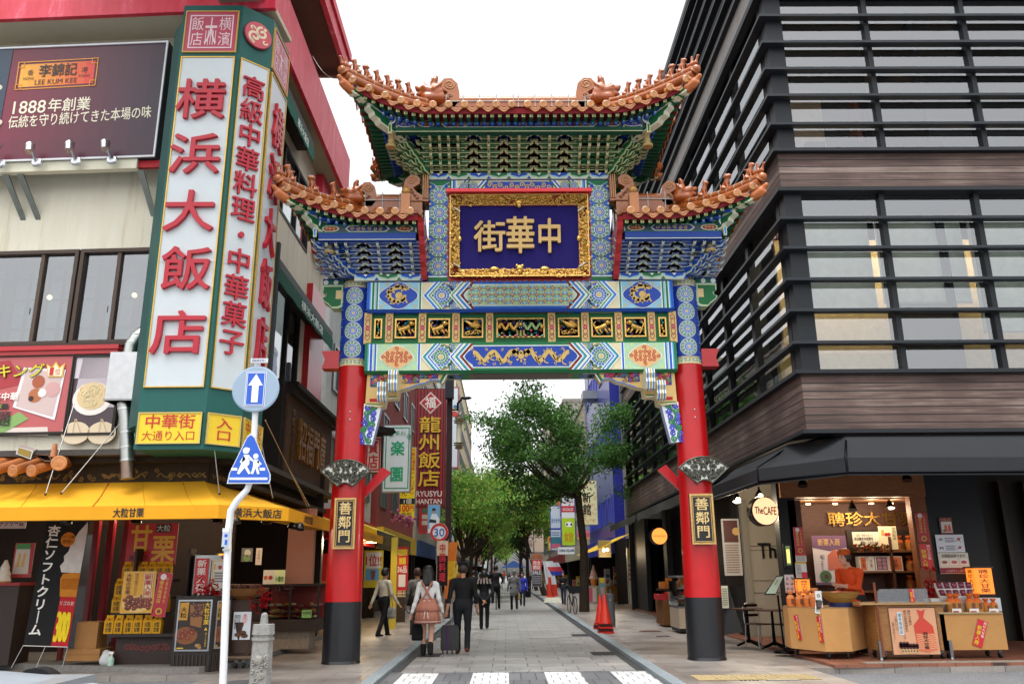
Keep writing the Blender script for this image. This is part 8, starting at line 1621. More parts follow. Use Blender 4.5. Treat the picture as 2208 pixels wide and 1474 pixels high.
for pl in([(495,1029),(577,1029),(577,1034),(495,1034)],[(499,1008),(512,1008),(512,1014),(499,1014)],[(560,1008),(572,1008),(572,1014),(560,1014)],[(526,980),(538,980),(538,1000),(533,1005),(541,1020),(536,1022),(528,1008),(516,1022),(511,1020),(520,1000)],[(526,982),(517,996),(520,998),(530,990)],[(538,982),(548,992),(546,995),(536,990)],[(546,990),(558,990),(560,1006),(556,1006),(560,1021),(555,1022),(551,1009),(546,1022),(541,1021),(546,1004)],[(557,991),(565,1000),(562,1002),(554,996)]):F.poly(mb,z_(pl),W_,2)
for px,py,rr_ in((531,971,.05),(552,983,.04)):F.disc(mb,*F.uv(px,py),rr_,W_,2,14)
F.poly(mb,z_([(524,969),(538,965),(540,969),(526,973)]),W_,2.5);mb.build('school_crossing_sign','print',t)
mb=MB();F2=Fr((0,PY-.055,0));[F2.slab(mb,F2.uv(488,y)[0]-.05,F2.uv(490,y+hh)[1],F2.uv(488,y)[0]+.045,F2.uv(490,y)[1],.01,0,cc)for y,hh,cc in((1138,8,'#cfd2d4'),(1146,32,'#aeb8c6'),(1182,5,'#9a9ea2'))];F2.disc(mb,F2.uv(488,1152)[0],F2.uv(490,1154)[1],.025,'#2057c0',3,10);F2.rect(mb,F2.uv(488,1168)[0]-.02,F2.uv(490,1174)[1],F2.uv(488,1168)[0]+.018,F2.uv(490,1163)[1],'#2057c0',3);mb.build('stickers','print',t)
c=G(560,1478);t=thing('stone_bollard','pale carved octagonal stone bollard on the pavement left of the gate','bollard',(c[0],c[1],0));zt=P(560,1320,c[1])[2];mb=MB();k=zt/1.0;oc=lambda r0,r1,z0,z1,col='#8e8e8b':mb.lathe((c[0],c[1],0),[(r0,z0),(r1,z1)],col,8,False)
oc(.16,.15,0,zt*.55);oc(.15,.145,zt*.55,zt*.62,'#8f8d88');oc(.165,.165,zt*.62,zt*.66);oc(.145,.145,zt*.66,zt*.70,'#8f8d88');oc(.165,.155,zt*.70,zt*.84);oc(.155,.06,zt*.84,zt*.845);oc(.06,.05,zt*.84,zt*.97);mb.ball((c[0],c[1],zt*.96),(.05,.05,.045),'#8e8e8b',8,6);mb.build('shaft','stone',t)
mb=MB();rr=random.Random(2);[mb.tube([(c[0]+.15*math.sin(x/.15),c[1]-.155*math.cos(x/.15),z)for x,z in curl(rr.uniform(-.1,.12),zt*rr.uniform(.05,.4),.05,1.2,rr.uniform(0,6),1,9)],.014,'#93918c',5)for _ in range(12)];mb.ball((c[0],c[1]-.155,zt*.36),(.06,.03,.07),'#93918c');mb.build('carved_relief','stone',t)
q=P(40,1452,9.6);car=thing('parked_car','silver car of which only the curved bonnet shows at the bottom left','car',(q[0]-1.2,9.3,-.09));mb=MB();zc=q[2]
sec=[(-1.9,.35),(-1.85,.75),(-1.3,.95),(-.4,1.02),(.6,.98),(1.35,.86),(1.8,.68),(1.92,.4)];N=14;vs=[]
for x,zz in sec:
 for j in range(N+1):v=-1+2*j/N;vs.append((q[0]-1.15+x,9.35+v*.85*(1-.12*max(0,x-.6)),-.09+.2+(zz-.15)*zc/1.02*(1-.12*abs(v)**3)*1.03))
mb.add(vs,[(i*(N+1)+j,i*(N+1)+j+1,(i+1)*(N+1)+j+1,(i+1)*(N+1)+j)for i in range(len(sec)-1)for j in range(N)],'#98a2ac',True);mb.box(q[0]-3.0,q[0]+.6,8.6,10.1,.1,.45,'#8d949a');mb.build('bonnet','lacquer',car)
mb=MB();mb.prism([(q[0]-3.1,8.7,zc*.95),(q[0]-1.3,8.7,zc*.97),(q[0]-2.2,8.9,zc*1.5),(q[0]-3.1,8.9,zc*1.55)],(0,1.2,0),'#22282c');mb.build('windscreen','lacquer',car)
for y in(8.55,10.1):mb=MB();mb.lathe((q[0]-.1,y,.22),[(.3,0),(.3,.2)],'#141416',20,axis=(0,1,0));mb.build('wheel','matte',car)
def cone(px,py,label,z0=0.0,n=3):
 c=G(px,py);t=thing('traffic_cone',label,'traffic cone',(c[0],c[1],0),'red cones beside the steel bollard');mb=MB();mb.lathe((c[0],c[1],z0+.06*n),[(.165,0),(.16,.03),(.03,.72),(.02,.74)],'#c22a1c',24);mb.build('cone','print',t);mb=MB();[mb.box(c[0]-.2+.01*k,c[0]+.2-.01*k,c[1]-.2,c[1]+.2,.06*k+.005,.06*k+.05,['#b0261c','#3a1412'][k%2])for k in range(n)];mb.build('cone_base','matte',t)
cone(1306,1364,'front red traffic cone on stacked bases beside the right kerb',0,4);cone(1296,1356,'rear red traffic cone half hidden behind the front cone',0,3)
c=G(1318,1350);t=thing('steel_bollard','grey steel bollard standing right behind the two red cones','bollard',(c[0],c[1],0));mb=MB();zt=P(1318,1279,c[1])[2];mb.lathe((c[0],c[1],0),[(.13,0),(.13,zt-.03),(.125,zt),(.03,zt),(.03,zt+.13),(0,zt+.13)],'#4c5054',24);mb.build('shaft','paint',t);mb=MB();mb.lathe((c[0],c[1],zt-.2),[(.132,0),(.136,.02),(.132,.04)],'#7a7e82',24);mb.build('ring','metal',t)
#================================================ the street beyond the gate: buildings
def street_building(s,X,y0,y1,h,col,label,rows=4,glassy='#3a4448',shop='#1c1512',fascia=None,wcol='#5a5f62',m='stained',base=3.2):
 t=thing('street_building',label,'building',(X,(y0+y1)/2,0));F=Fr((X,y0 if s<0 else y1,0),(0,-s,0));L=y1-y0
 a,b=sorted((X,X+s*9));mb=MB();mb.box(a,b,y0,y1,base,h,col);mb.box(a-.1,b+.1,y0-.05,y1+.05,h,h+.35,mixc(col,'#000',.25));mb.build('wall',m,t)
 mb=MB();c,d=sorted((X+s*2.2,X+s*9));mb.box(c,d,y0,y1,0,base,shop);F.slab(mb,0,0,.3,base,0,-2.2,shop);F.slab(mb,L-.3,0,L,base,0,-2.2,shop);mb.build('shop_front','matte',t)
 if fascia:mb=MB();F.slab(mb,.2,base-.7,L-.2,base+.1,.25,0,fascia);mb.build('fascia','paint',t)
 rr=random.Random(int(y0*7));PAL=['#b3242a','#c9a82a','#c9c4b8','#2a5a8a','#8a3a2a','#d0b04a','#3a6a4a','#c8703a','#7a2a3a','#b8b0a4']
 for k in range(int(L/1.5)):
  x=rr.uniform(.3,L-1.2);w_=rr.uniform(.4,1.0);hh_=rr.uniform(.9,2.3);d_=rr.uniform(.2,1.6);mb=MB();F.slab(mb,x,rr.choice([0,0,.9]),x+w_,hh_,-d_,-d_-.3,rr.choice(PAL));F3=F.sub(x,0,0,-d_);[F3.rect(mb,w_*.1,hh_*.5+q_*hh_*.15,w_*.9,hh_*.5+q_*hh_*.15+hh_*.09,rr.choice(PAL),1)for q_ in range(3)];Fq=Fr(F.pt(x if s<0 else x+w_,0,-d_-.3),(1,0,0))if s<0 else Fr(F.pt(x+w_,0,-d_),(1,0,0));[Fq.rect(mb,.03,hh_*(.3+.2*q_),.27,hh_*(.42+.2*q_),rr.choice(PAL),1)for q_ in range(3)];mb.build('display_panel','print',t)
 for k in range(int(L/5)if y0>45 else 0):
  x=rr.uniform(.5,L-.5);z=rr.uniform(base+.2,base+3.5);w_=rr.uniform(.5,1.1);h_=rr.uniform(1,3);a_,b_=sorted((X-s*.1,X-s*(.1+w_)));yy=y0+x;mb=MB();mb.box(a_,b_,yy,yy+.2,z,z+h_,rr.choice(PAL));F3=Fr((a_,yy,z));[F3.rect(mb,w_*.2,h_*(.1+.22*q_),w_*.8,h_*(.26+.22*q_),rr.choice(PAL),1)for q_ in range(4)];mb.build('projecting_sign','print',t)
 n=max(1,int(L/2.6));me=None
 for i in range(n):
  for j in range(rows):
   x0=L*(i+.5)/n-.8;z=base+.9+j*(h-base-1.2)/rows
   if me is None:
    mb=MB();F.moulding(mb,x0,z,x0+1.6,z+1.4,.08,.06,0,wcol);F.slab(mb,x0+.76,z,x0+.84,z+1.4,.05,0,wcol);F.rect(mb,x0+.08,z+.08,x0+1.52,z+1.32,glassy,3);o=mb.build('window','lacquer',t);me=(o,x0,z)
   else:o=me[0].copy();SC.collection.objects.link(o);o.location=(0,-s*(x0-me[1]),z-me[2])
 return t
SB=street_building
SB(-1,-5.1,23.2,32,12.5,'#c4cdd0','pale grey building with wide windows just beyond the left red column',3,'#4a5a60',fascia='#b3141c')
SB(-1,-4.9,32.2,45,11.5,'#8a3a34','dark red brick building behind the tall red hotel sign',3,fascia='#c9a82a')
SB(-1,-4.8,45.2,62,14,'#b9b0a0','beige building on the left behind the first street trees',4,fascia='#2a4a7a')
SB(-1,-4.9,62.2,84,17,'#9aa3a6','grey building farther on the left side of the street',5,fascia='#a3242a')
SB(-1,-5.0,84.2,125,23,'#c4b69a','tall tan block far down the left side',6,fascia='#3a3a3a')
SB(-1,-5.2,125.5,190,18,'#a8aeb0','farthest grey block on the left side',5)
SB(1,6.2,37.3,43.5,19,'#77746f','tall grey tiled building beside the louvred building',5,'#2e3436')
SB(1,5.7,43.7,57,16.5,'#232a8a','bright blue building on the right behind the big tree',3,'#2a3f9c',fascia='#2a3290',wcol='#3a44a8',m='lacquer')
SB(1,5.6,57.2,76,13,'#a39a8c','beige building on the right with stacked signs',4,fascia='#b0a890')
SB(1,5.6,76.2,110,17,'#8f8a86','grey brown building farther on the right side',5,fascia='#8a2024')
SB(1,5.8,110.5,180,22,'#b0a99c','farthest pale block on the right side',6)
SB(1,-14,235,245,14,'#9aa0a0','pale building closing the far end of the street',4)
mb=MB();mb.tube([P(1268,880,50),P(1268,780,50)],.05,'#8a8d90',6);mb.box(P(1255,850,50)[0],P(1285,850,50)[0],49.5,51,P(1268,862,50)[2],P(1268,845,50)[2],'#9a9fa2');tag(mb.build('roof_mast','metal',org=P(1268,880,50)),'thin roof mast above the blue building','mast')
def hang(Y,px,col,label,draw,frame='#8a8a86',cat='sign',name='hanging_sign'):
 F=plane(Y);b=F.box_px(*px);t=thing(name,label,cat,F.pt((b[0]+b[2])/2,b[1]));mb=MB();F.slab(mb,*b,.06,-.2,frame);mb.build('casing','paint',t);F2=F.sub(b[0],b[1],0,.06);w,h=b[2]-b[0],b[3]-b[1];mb=MB();F2.rect(mb,.03,.03,w-.03,h-.03,col,1);draw(F2,mb,w,h);mb.build('face','print',t);return t
t=hang(24.5,(786,940,824,1020),'#d2c6ba','dark lantern shaped sign with a small tiled roof and red writing',lambda F,mb,w,h:(F.frame(mb,w*.1,h*.06,w*.92,h*.94,.05,'#b8222a',2),F.text(mb,'賓店',w*.22,h*.1,w*.8,h*.9,'#b8222a',3,vert=True,bold=.02)),'#1c1614');c=P(815,935,24.5);mb=MB();mb.prism([(c[0]-.7,24.2,c[2]),(c[0]+.35,24.2,c[2]),(c[0]+.5,24.2,c[2]+.12),(c[0],24.2,c[2]+.2),(c[0]-.3,24.2,c[2]+.45),(c[0]-.7,24.2,c[2]+.3)],(0,.7,0),'#191615');mb.build('sign_roof','matte',t)
hang(27.5,(826,916,886,1061),'#c9d2d6','white sign with rounded corners and green writing',lambda F,mb,w,h:(F.frame(mb,w*.08,h*.05,w*.94,h*.96,.035,'#1f8a62',2),F.text(mb,'楽',w*.26,h*.52,w*.78,h*.76,'#1f9a6a',3,bold=.02),F.text(mb,'園',w*.26,h*.14,w*.76,h*.38,'#1f9a6a',3,bold=.02),[F.sub(w*(.22+.19*k),h*(.79+.035*(k in(1,2))),.35-.23*k).text(mb,ch,0,0,w*.2,h*.085,'#1f8a62',3)for k,ch in enumerate('廣東料理')]))
hang(30,(862,964,897,1118),'#dcc01c','narrow yellow sign with red writing and a hundred yen price',lambda F,mb,w,h:(F.text(mb,'中国料理世界チャンピオン',w*.62,h*.33,w*.95,h*.98,'#c3241c',2,vert=True,bold=.01),F.rect(mb,w*.03,h*.2,w*.97,h*.28,'#1a1a18',2),F.text(mb,'1個',w*.3,h*.205,w*.75,h*.275,'#e8e4d8',3),F.text(mb,'100',w*.06,h*.1,w*.62,h*.19,'#c3241c',2,bold=.03),F.text(mb,'円',w*.64,h*.1,w*.94,h*.19,'#c3241c',2,bold=.02),F.text(mb,'ん',w*.1,h*.3,w*.5,h*.4,'#1a1a18',2),F.text(mb,'皇朝',w*.15,h*.02,w*.8,h*.09,'#5a4a1a',2)))
def d_ryu(F,mb,w,h):
 for i in range(9):F.rect(mb,w*(.06+.105*i),0.03,w*(.1+.105*i),h-.03,'#3a0c12',2)
 d=w*.36;cy=h*.875;F.poly(mb,[(w*.5-d,cy),(w*.5,cy-d),(w*.5+d,cy),(w*.5,cy+d)],'#cfb6b0',3);d*=.84;F.poly(mb,[(w*.5-d,cy),(w*.5,cy-d),(w*.5+d,cy),(w*.5,cy+d)],'#a3202a',4);F.text(mb,'福',w*.32,cy-w*.2,w*.68,cy+w*.2,'#d8cfc8',5,bold=.02)
 F.text(mb,'龍州飯店',w*.14,h*.16,w*.86,h*.76,'#c9a02c',5,.05,vert=True,bold=.012);F.text(mb,'RYUSYU',w*.1,h*.09,w*.9,h*.135,'#cfc4be',3,bold=.02);F.text(mb,'HANTAN',w*.1,h*.03,w*.9,h*.07,'#cfc4be',3,bold=.02)
hang(34,(893,838,961,1094),'#8a1a22','tall dark red sign with four gold characters and a red diamond',d_ryu,'#4a1218')
hang(36,(962,845,970,1130),'#cfb262','very narrow cream sign strip behind the dark lamp pole',lambda F,mb,w,h:None,'#8a2024')
hang(43,(968,834,990,1010),'#c9d4dc','tall white sign with a red edge and a food bowl picture',lambda F,mb,w,h:(F.frame(mb,.03,.03,w-.03,h-.03,.05,'#a32a30',2),F.disc(mb,w*.55,h*.66,w*.3,'#b83a34',3,14),F.disc(mb,w*.6,h*.75,w*.2,'#2a6aa0',3,12),F.disc(mb,w*.4,h*.72,w*.15,'#d8b82c',4,10)))
hang(30.5,(922,1087,949,1150),'#5f9cc8','blue picture banner of a baseball player on the dark pole',lambda F,mb,w,h:(F.poly(mb,[(w*.2,h*.1),(w*.15,h*.4),(w*.35,h*.68),(w*.7,h*.68),(w*.95,h*.5),(w*.9,h*.05)],'#c9d2da',2),F.poly(mb,[(w*.1,h*.38),(w*.7,h*.36),(w*.7,h*.46),(w*.2,h*.5)],'#1c2230',3),F.disc(mb,w*.52,h*.75,w*.14,'#b08a74',3,12),F.disc(mb,w*.5,h*.82,w*.16,'#1c2230',4,10,h*.05),F.rect(mb,.03,.03,w*.5,h*.16,'#d0d4d8',3)))
hang(46,(1246,1035,1288,1131),'#cfcfa4','pale yellow sign with a flower pattern and two black characters',lambda F,mb,w,h:([F.ring(mb,RNG.uniform(.1,w-.1),RNG.uniform(.1,h-.1),.03,.07,'#cfa882',2,7)for _ in range(40)],F.text(mb,'新館',w*.24,h*.2,w*.68,h*.74,'#161616',3,vert=True,bold=.015)))
hang(54,(1187,1090,1209,1186),'#b9c4cc','blue edged sign with karaoke writing',lambda F,mb,w,h:(F.rect(mb,.03,h*.5,w-.03,h*.76,'#b4c0cc',2),F.text(mb,'カラオケ',w*.08,h*.6,w*.95,h*.72,'#1c3f8a',3,bold=.02),F.rect(mb,.03,h*.05,w-.03,h*.3,'#2a6a7a',2),F.rect(mb,.03,h*.05,w-.03,h*.15,'#b0566a',3),F.rect(mb,.03,h*.46,w-.03,h*.5,'#2a3f9a',3),lines_of_print(F,mb,w*.1,h*.32,w*.9,h*.42,2,'#1c3f8a',3)),'#2a3f9a')
hang(52,(1210,1062,1240,1176),'#d0d4d6','stacked white, red and lime sign with a panda face',lambda F,mb,w,h:(F.text(mb,'DAIS',w*.3,h*.8,w*.9,h*.85,'#c8607a',2),F.rect(mb,.03,h*.63,w-.03,h*.75,'#b3222c',2),F.text(mb,'GOLD',w*.12,h*.66,w*.88,h*.71,'#e0d8d4',3,bold=.02),F.rect(mb,.03,.03,w-.03,h*.52,'#a4c41c',2),F.disc(mb,w*.55,h*.4,w*.28,'#dfe2dc',3,14,h*.05),F.disc(mb,w*.4,h*.4,w*.08,'#161616',4,8),F.disc(mb,w*.72,h*.4,w*.08,'#161616',4,8),F.text(mb,'食放',w*.15,h*.06,w*.85,h*.26,'#b88a1c',3,bold=.02)),'#2a3f9a')
hang(52,(1243,1134,1272,1163),'#b8607a','striped pink and blue sign under the flower patterned sign',lambda F,mb,w,h:[F.rect(mb,.03,h*k/4,w-.03,h*(k+.8)/4,['#c9984a','#c8586a','#c8788a','#6a9ab0'][k],2)for k in range(4)])
hang(51,(1202,1178,1240,1195),'#d0d4d4','white sign with dark CHINA SQUARE letters',lambda F,mb,w,h:F.text(mb,'CHINA SQUARE',w*.08,h*.3,w*.95,h*.68,'#1c3a5a',2,bold=.03))
hang(70,(1151,1090,1172,1190),'#d0b8a4','long orange and white sign for rice porridge',lambda F,mb,w,h:(F.rect(mb,.03,h*.55,w-.03,h-.03,'#c8703c',2),F.text(mb,'色々お粥',w*.15,h*.3,w*.85,h*.95,'#2a1a10',3,vert=True,bold=.02)))
hang(74,(1138,1140,1150,1190),'#c9bcb4','small white and maroon sign beside the porridge sign',lambda F,mb,w,h:F.text(mb,'有福',w*.15,h*.2,w*.85,h*.9,'#7a2a34',2,vert=True))
hang(58,(1143,1192,1172,1207),'#8a7a6a','brown picture board of dishes beside the leaning tree',lambda F,mb,w,h:nuts(F,mb,.1,.1,w-.1,h-.1,20,.1,2,'#a05a34'))
hang(55,(1147,1206,1168,1264),'#3a3a3e','red and black closing sale sign board',lambda F,mb,w,h:(F.rect(mb,0,h*.62,w,h,'#c3241c',2),F.text(mb,'完全',w*.1,h*.8,w*.9,h*.97,'#e0d8d4',3,bold=.02),F.text(mb,'閉店',w*.1,h*.63,w*.9,h*.8,'#e0d8d4',3,bold=.02),F.text(mb,'SALE',w*.08,h*.46,w*.92,h*.6,'#d8d8d8',3,bold=.02),lines_of_print(F,mb,w*.1,h*.1,w*.9,h*.42,4,'#8a8a90',3)))
hang(44,(1333,1122,1370,1160),'#b4b41c','yellow green all you can eat sign over the food stall',lambda F,mb,w,h:(F.text(mb,'食べ放題',w*.4,h*.35,w*.62,h*.95,'#7a2a1c',2,vert=True,bold=.01),F.text(mb,'1680',w*.2,h*.14,w*.75,h*.32,'#6a1a2c',2,bold=.02)))
hang(60,(1001,1158,1028,1190),'#14223a','dark blue sign with yellow writing between the left trees',lambda F,mb,w,h:(F.text(mb,'江戸',w*.55,h*.1,w*.9,h*.95,'#d0b03a',2,vert=True,bold=.02),F.disc(mb,w*.25,h*.75,w*.14,'#3a5aa0',2,6)),'#c9d4dc')
hang(48,(940,1170,952,1215),'#a3161f','red lantern sign with gold writing beside the speed limit sign',lambda F,mb,w,h:F.text(mb,'中華',w*.2,h*.1,w*.8,h*.9,'#c9a02c',2,vert=True))
FL_=Fr((-5.0,23,0),(0,1,0))
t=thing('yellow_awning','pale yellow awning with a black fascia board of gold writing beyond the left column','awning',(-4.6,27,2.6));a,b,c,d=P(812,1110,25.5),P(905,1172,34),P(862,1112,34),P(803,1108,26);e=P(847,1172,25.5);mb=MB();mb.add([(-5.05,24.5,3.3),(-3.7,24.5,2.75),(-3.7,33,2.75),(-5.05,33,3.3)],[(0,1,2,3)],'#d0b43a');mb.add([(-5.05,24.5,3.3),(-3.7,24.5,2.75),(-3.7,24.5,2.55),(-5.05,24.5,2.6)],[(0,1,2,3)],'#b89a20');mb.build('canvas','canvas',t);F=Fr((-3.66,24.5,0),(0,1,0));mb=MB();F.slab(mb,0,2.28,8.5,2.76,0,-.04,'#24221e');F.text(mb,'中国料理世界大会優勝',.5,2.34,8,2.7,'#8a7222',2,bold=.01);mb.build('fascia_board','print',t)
for i in range(3):mb=MB();mb.box(-4.9,-3.8,25+2.4*i,25.12+2.4*i,2.6,2.64,'#ffe68a');glow((-4.3,25+2.4*i,2.5),14,mb.build('tube_lamp','lamp',t))
sgn(24,(785,1186,826,1266),'#d0b41c','yellow ranking poster with big red first place writing','poster',lambda F,mb,w,h:(F.rect(mb,.05,h*.52,w-.05,h*.95,'#d8cfc0',2),F.text(mb,'1位!!',w*.1,h*.58,w*.9,h*.88,'#c3241c',3,bold=.02),F.rect(mb,w*.1,h*.2,w*.8,h*.5,'#5f9cc8',2),F.poly(mb,[(w*.4,h*.22),(w*.35,h*.46),(w*.62,h*.46),(w*.57,h*.22)],'#7a4a2c',3)))
sgn(28,(855,1178,880,1272),'#b3161f','red all you can eat panel with yellow writing','sign',lambda F,mb,w,h:(F.text(mb,'時間制限',w*.08,h*.78,w*.92,h*.95,'#d8c02c',2,bold=.02),F.text(mb,'放題',w*.2,h*.58,w*.8,h*.76,'#d8c02c',2,bold=.02),F.text(mb,'36品',w*.1,h*.4,w*.9,h*.56,'#dcd4cc',2,bold=.02),F.rect(mb,w*.2,h*.08,w*.8,h*.36,'#d0d0cc',2)))
mb=MB();q=P(848,1250,25.5)[0];mb.box(q-.09,q+.09,25.5,25.7,0,2.6,'#d6bc3a');tag(mb.build('yellow_post','print',org=(-4.6,25.7,0)),'pale yellow post between the shop posters','post')
mb=MB();mb.box(-5.1,-4.95,22.4,23.2,0,2.7,'#8f8f8c');[mb.box(-4.95,-4.94,22.4,23.2,.1*k,.1*k+.012,'#5a5a58')for k in range(27)];tag(mb.build('roller_shutter','metal',org=(-5,22.8,0)),'narrow grey roller shutter right behind the left red column','shutter')
t=thing('menu_board','white standing menu board crowded with dish pictures','menu board',G(865,1325)*np.array((1,1,0)));F=plane(29);b=F.box_px(853,1232,875,1286);mb=MB();F.slab(mb,b[0],0,b[2],b[3],.0,-.05,'#3a2a20');mb.build('board','wood',t);mb=MB();F.rect(mb,*b[:2],b[2],b[3],'#d0c8b8',1);[F.rect(mb,b[0]+.04+(b[2]-b[0])*(k%4)/4.2,b[1]+.04+.1*(k//4),b[0]+.1+(b[2]-b[0])*(k%4)/4.2,b[1]+.1+.1*(k//4),jit(['#a8562c','#b89a3a','#8a2a24','#7a8a3a'][k%4],.3),2)for k in range(32)];mb.build('pictures','print',t)
mb=MB();[mb.ball(P(870,1118,29)+RNG.normal(size=3)*(.18,.1,.12),.06,jit('#c8789a',.2),6,4)for _ in range(40)];tag(mb.build('pink_blossom','leaf',org=P(870,1118,29)),'pink artificial blossom above the yellow awning','flowers')
t=thing('street_lamp','dark brown street lamp pole with a lantern and a curved lamp head','street lamp',(P(966,1200,31)[0],31,0));x=t.location[0];mb=MB();mb.box(x-.1,x+.1,30.9,31.1,0,P(966,780,31)[2],'#2b1a1c');mb.build('pole','paint',t);z=P(966,925,31)[2];mb=MB();mb.tube([(x,31,z+.75),(x+.3,31,z+.75)],.03,'#2b1a1c');mb.tube([(x+.3,31,z+.7),(x+.3,31,z+1.0),(x+.45,31,z+1.15)],.04,'#25282a');mb.ball((x+.62,31,z+1.2),(.22,.1,.07),'#3a3d40');mb.build('lamp_head','metal',t);mb=MB();mb.lathe((x+.36,31,z-.75),[(.12,0),(.16,.06),(.1,.1),(.1,1.1),(.16,1.15),(.16,1.2),(.05,1.3)],['#8a8066','#8a8066','#c9c6b0','#8a8066','#8a8066','#2b1a1c'],16);[mb.lathe((x+.36,31,z-.62+k*.08+(.7 if k>1 else 0)),[(.2,0),(.2,.02)],'#8a8066',16)for k in range(4)];mb.build('lantern','paint',t);mb=MB();mb.box(x-.16,x+.16,30.6,30.9,P(966,862,31)[2],P(966,790,31)[2],'#20242c');mb.build('loudspeaker','paint',t)
c=P(947,1147,28);t=thing('speed_limit_sign','round speed limit sign with blue 30 and a red rim on a slim pole','traffic sign',(c[0],28,0));F=Fr((c[0],28,c[2]));mb=MB();mb.tube([(c[0],28.05,0),(c[0],28.05,c[2])],.03,'#9a9c9e');mb.build('pole','metal',t);mb=MB();mb.lathe(F.pt(0,0,-.02),[(.3,0),(.3,.02)],'#d4d6d8',30,axis=F.n);F.ring(mb,0,0,.215,.295,'#b8222a',1.5,30);F.text(mb,'30',-.17,-.13,.17,.13,'#2a62b0',2,bold=.015);mb.build('sign_face','print',t)
def flag(px,py0,py1,Y,w,cols,label,tilt=0.0,txt=None):
 a=P(px,py1,Y);hgt=P(px,py0,Y)[2]-a[2];t=thing('upright_banner',label,'banner',(a[0],Y,0));mb=MB();mb.tube([(a[0],Y,0),(a[0]+tilt,Y,a[2]+hgt+.1)],.012,'#c9c9c4',6);mb.build('pole','metal',t);mb=MB();F=Fr((a[0],Y,a[2]),(1,.2,0),(tilt,0,hgt));n=len(cols)
 for k,c in enumerate(cols):
  for j in range(4):F.ext(mb,[(w*j/4,hgt*k/n),(w*(j+1)/4,hgt*k/n),(w*(j+1)/4,hgt*(k+1)/n),(w*j/4,hgt*(k+1)/n)],.02*(j%2),.02*(j%2)-.004,c)
 if txt:F.text(mb,txt[0],w*.2,hgt*.08,w*.8,hgt*.94,txt[1],7,vert=True,bold=.02)
 mb.build('cloth','fabric',t)
flag(941,1165,1262,27.2,.35,['#1c1c22','#1c1c22','#c9b49a'],'black upright banner with red characters beside the speed limit sign',0,('中国料理','#b8323a'));flag(956,1168,1290,28.5,.3,['#c8702c','#d0a42c','#c8702c'],'orange and yellow upright banner on the left kerb',.15);flag(974,1215,1262,27,.3,['#c9bc4a'],'pale yellow tilted banner with red characters',.15,('地方発送','#a8342c'))
flag(1181,1208,1285,57,.7,['#c83a2c','#c9ccd0','#c9ccd0'],'white and red upright banner beside the far cone',-.3);flag(1190,1208,1240,55,.9,['#3a44a0','#c8404a','#d0d4d8'],'tilted white, red and blue shaved ice banner',-.5)
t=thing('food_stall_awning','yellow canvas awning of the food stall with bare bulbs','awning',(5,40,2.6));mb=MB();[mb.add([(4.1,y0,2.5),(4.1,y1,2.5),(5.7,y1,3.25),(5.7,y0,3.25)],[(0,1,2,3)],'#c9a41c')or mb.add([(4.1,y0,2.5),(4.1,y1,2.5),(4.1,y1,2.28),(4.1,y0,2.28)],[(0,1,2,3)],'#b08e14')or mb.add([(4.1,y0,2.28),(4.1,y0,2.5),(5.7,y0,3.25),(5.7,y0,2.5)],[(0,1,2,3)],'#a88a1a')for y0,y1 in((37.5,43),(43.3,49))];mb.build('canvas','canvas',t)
for q in((4.4,37.8,2.5),(4.7,39,2.55),(5.0,41,2.55)):mb=MB();mb.ball(q,.07,'#ffd890');glow(np.array(q)-(0,0,.15),10,mb.build('bulb','lamp',t))
hang(40,(1290,1164,1317,1201),'#b9a86a','hanging cream menu board of the food stall',lambda F,mb,w,h:(lines_of_print(F,mb,w*.08,h*.1,w*.92,h*.92,7,'#8a6a34',2),F.rect(mb,.03,.03,w-.03,h*.1,'#c9b01c',2)))
hang(37.2,(1354,1180,1379,1304),'#cfc6a8','tall picture menu panel of dishes at the corner of the food stall',lambda F,mb,w,h:(F.rect(mb,.03,h*.8,w-.03,h-.03,'#d0b82c',2),[F.disc(mb,w*(.2+.3*(k%3)),h*(.45+.08*(k//3)),w*.13,jit(['#a8562c','#b8763a','#5a7a2c'][k%3],.3),2,9,h*.025)for k in range(12)],F.disc(mb,w*.5,h*.24,w*.3,'#b8622c',2,14,h*.09),F.disc(mb,w*.5,h*.32,w*.2,'#4a7a2c',3,10,h*.03)))
c=G(1328,1296);mb=MB();mb.box(c[0]-.5,c[0]+.65,c[1]-.4,c[1]+.3,0,.8,'#b8872c');[mb.box(c[0]-.5+.1*k,c[0]-.47+.1*k,c[1]-.42,c[1]-.4,0,.78,'#9a6e20')for k in range(12)];tag(mb.build('stall_table','fabric',org=(c[0],c[1],0)),'table under a mustard cloth in front of the food stall','table')
mb=MB();add_body(mb,[((0,0,.1),(0,0,.2),.17,.12,'#c9c9c4'),((0,0,.2),(.02,0,.4),.1,.03,'#c9c9c4')],.025,.03);o=mb.build('carrier_bag','print');o.location=(c[0]-.25,c[1]-.1,.8);tag(o,'white knotted carrier bag on the mustard stall table','bag')
c=G(1282,1300);zt=P(1282,1262,c[1])[2];t=thing('ice_cream_model','giant pink soft ice cream model in an orange cone on a stand','ice cream model',(c[0],c[1],0));mb=MB();mb.box(c[0]-.35,c[0]+.35,c[1]-.2,c[1]+.2,0,zt,'#9a9c94');F=Fr((c[0],c[1]-.2,0));[F.rect(mb,-.32+.22*k,.1,-.12+.22*k,zt-.1,jit(['#b8506a','#c9b0b4','#5a8a5a'][k],.2),1)for k in range(3)];mb.build('stand','print',t);mb=MB();mb.lathe((c[0],c[1],zt),[(.13,0),(.19,.3),(.2,.34)],'#c9761c',18);mb.build('cone','print',t);mb=MB();[mb.lathe((c[0],c[1],zt+.33+.15*k),[(.22-.045*k,0),(.25-.05*k,.07),(.2-.05*k,.16)],'#c9a498',18)for k in range(5)];mb.build('swirl','print',t)
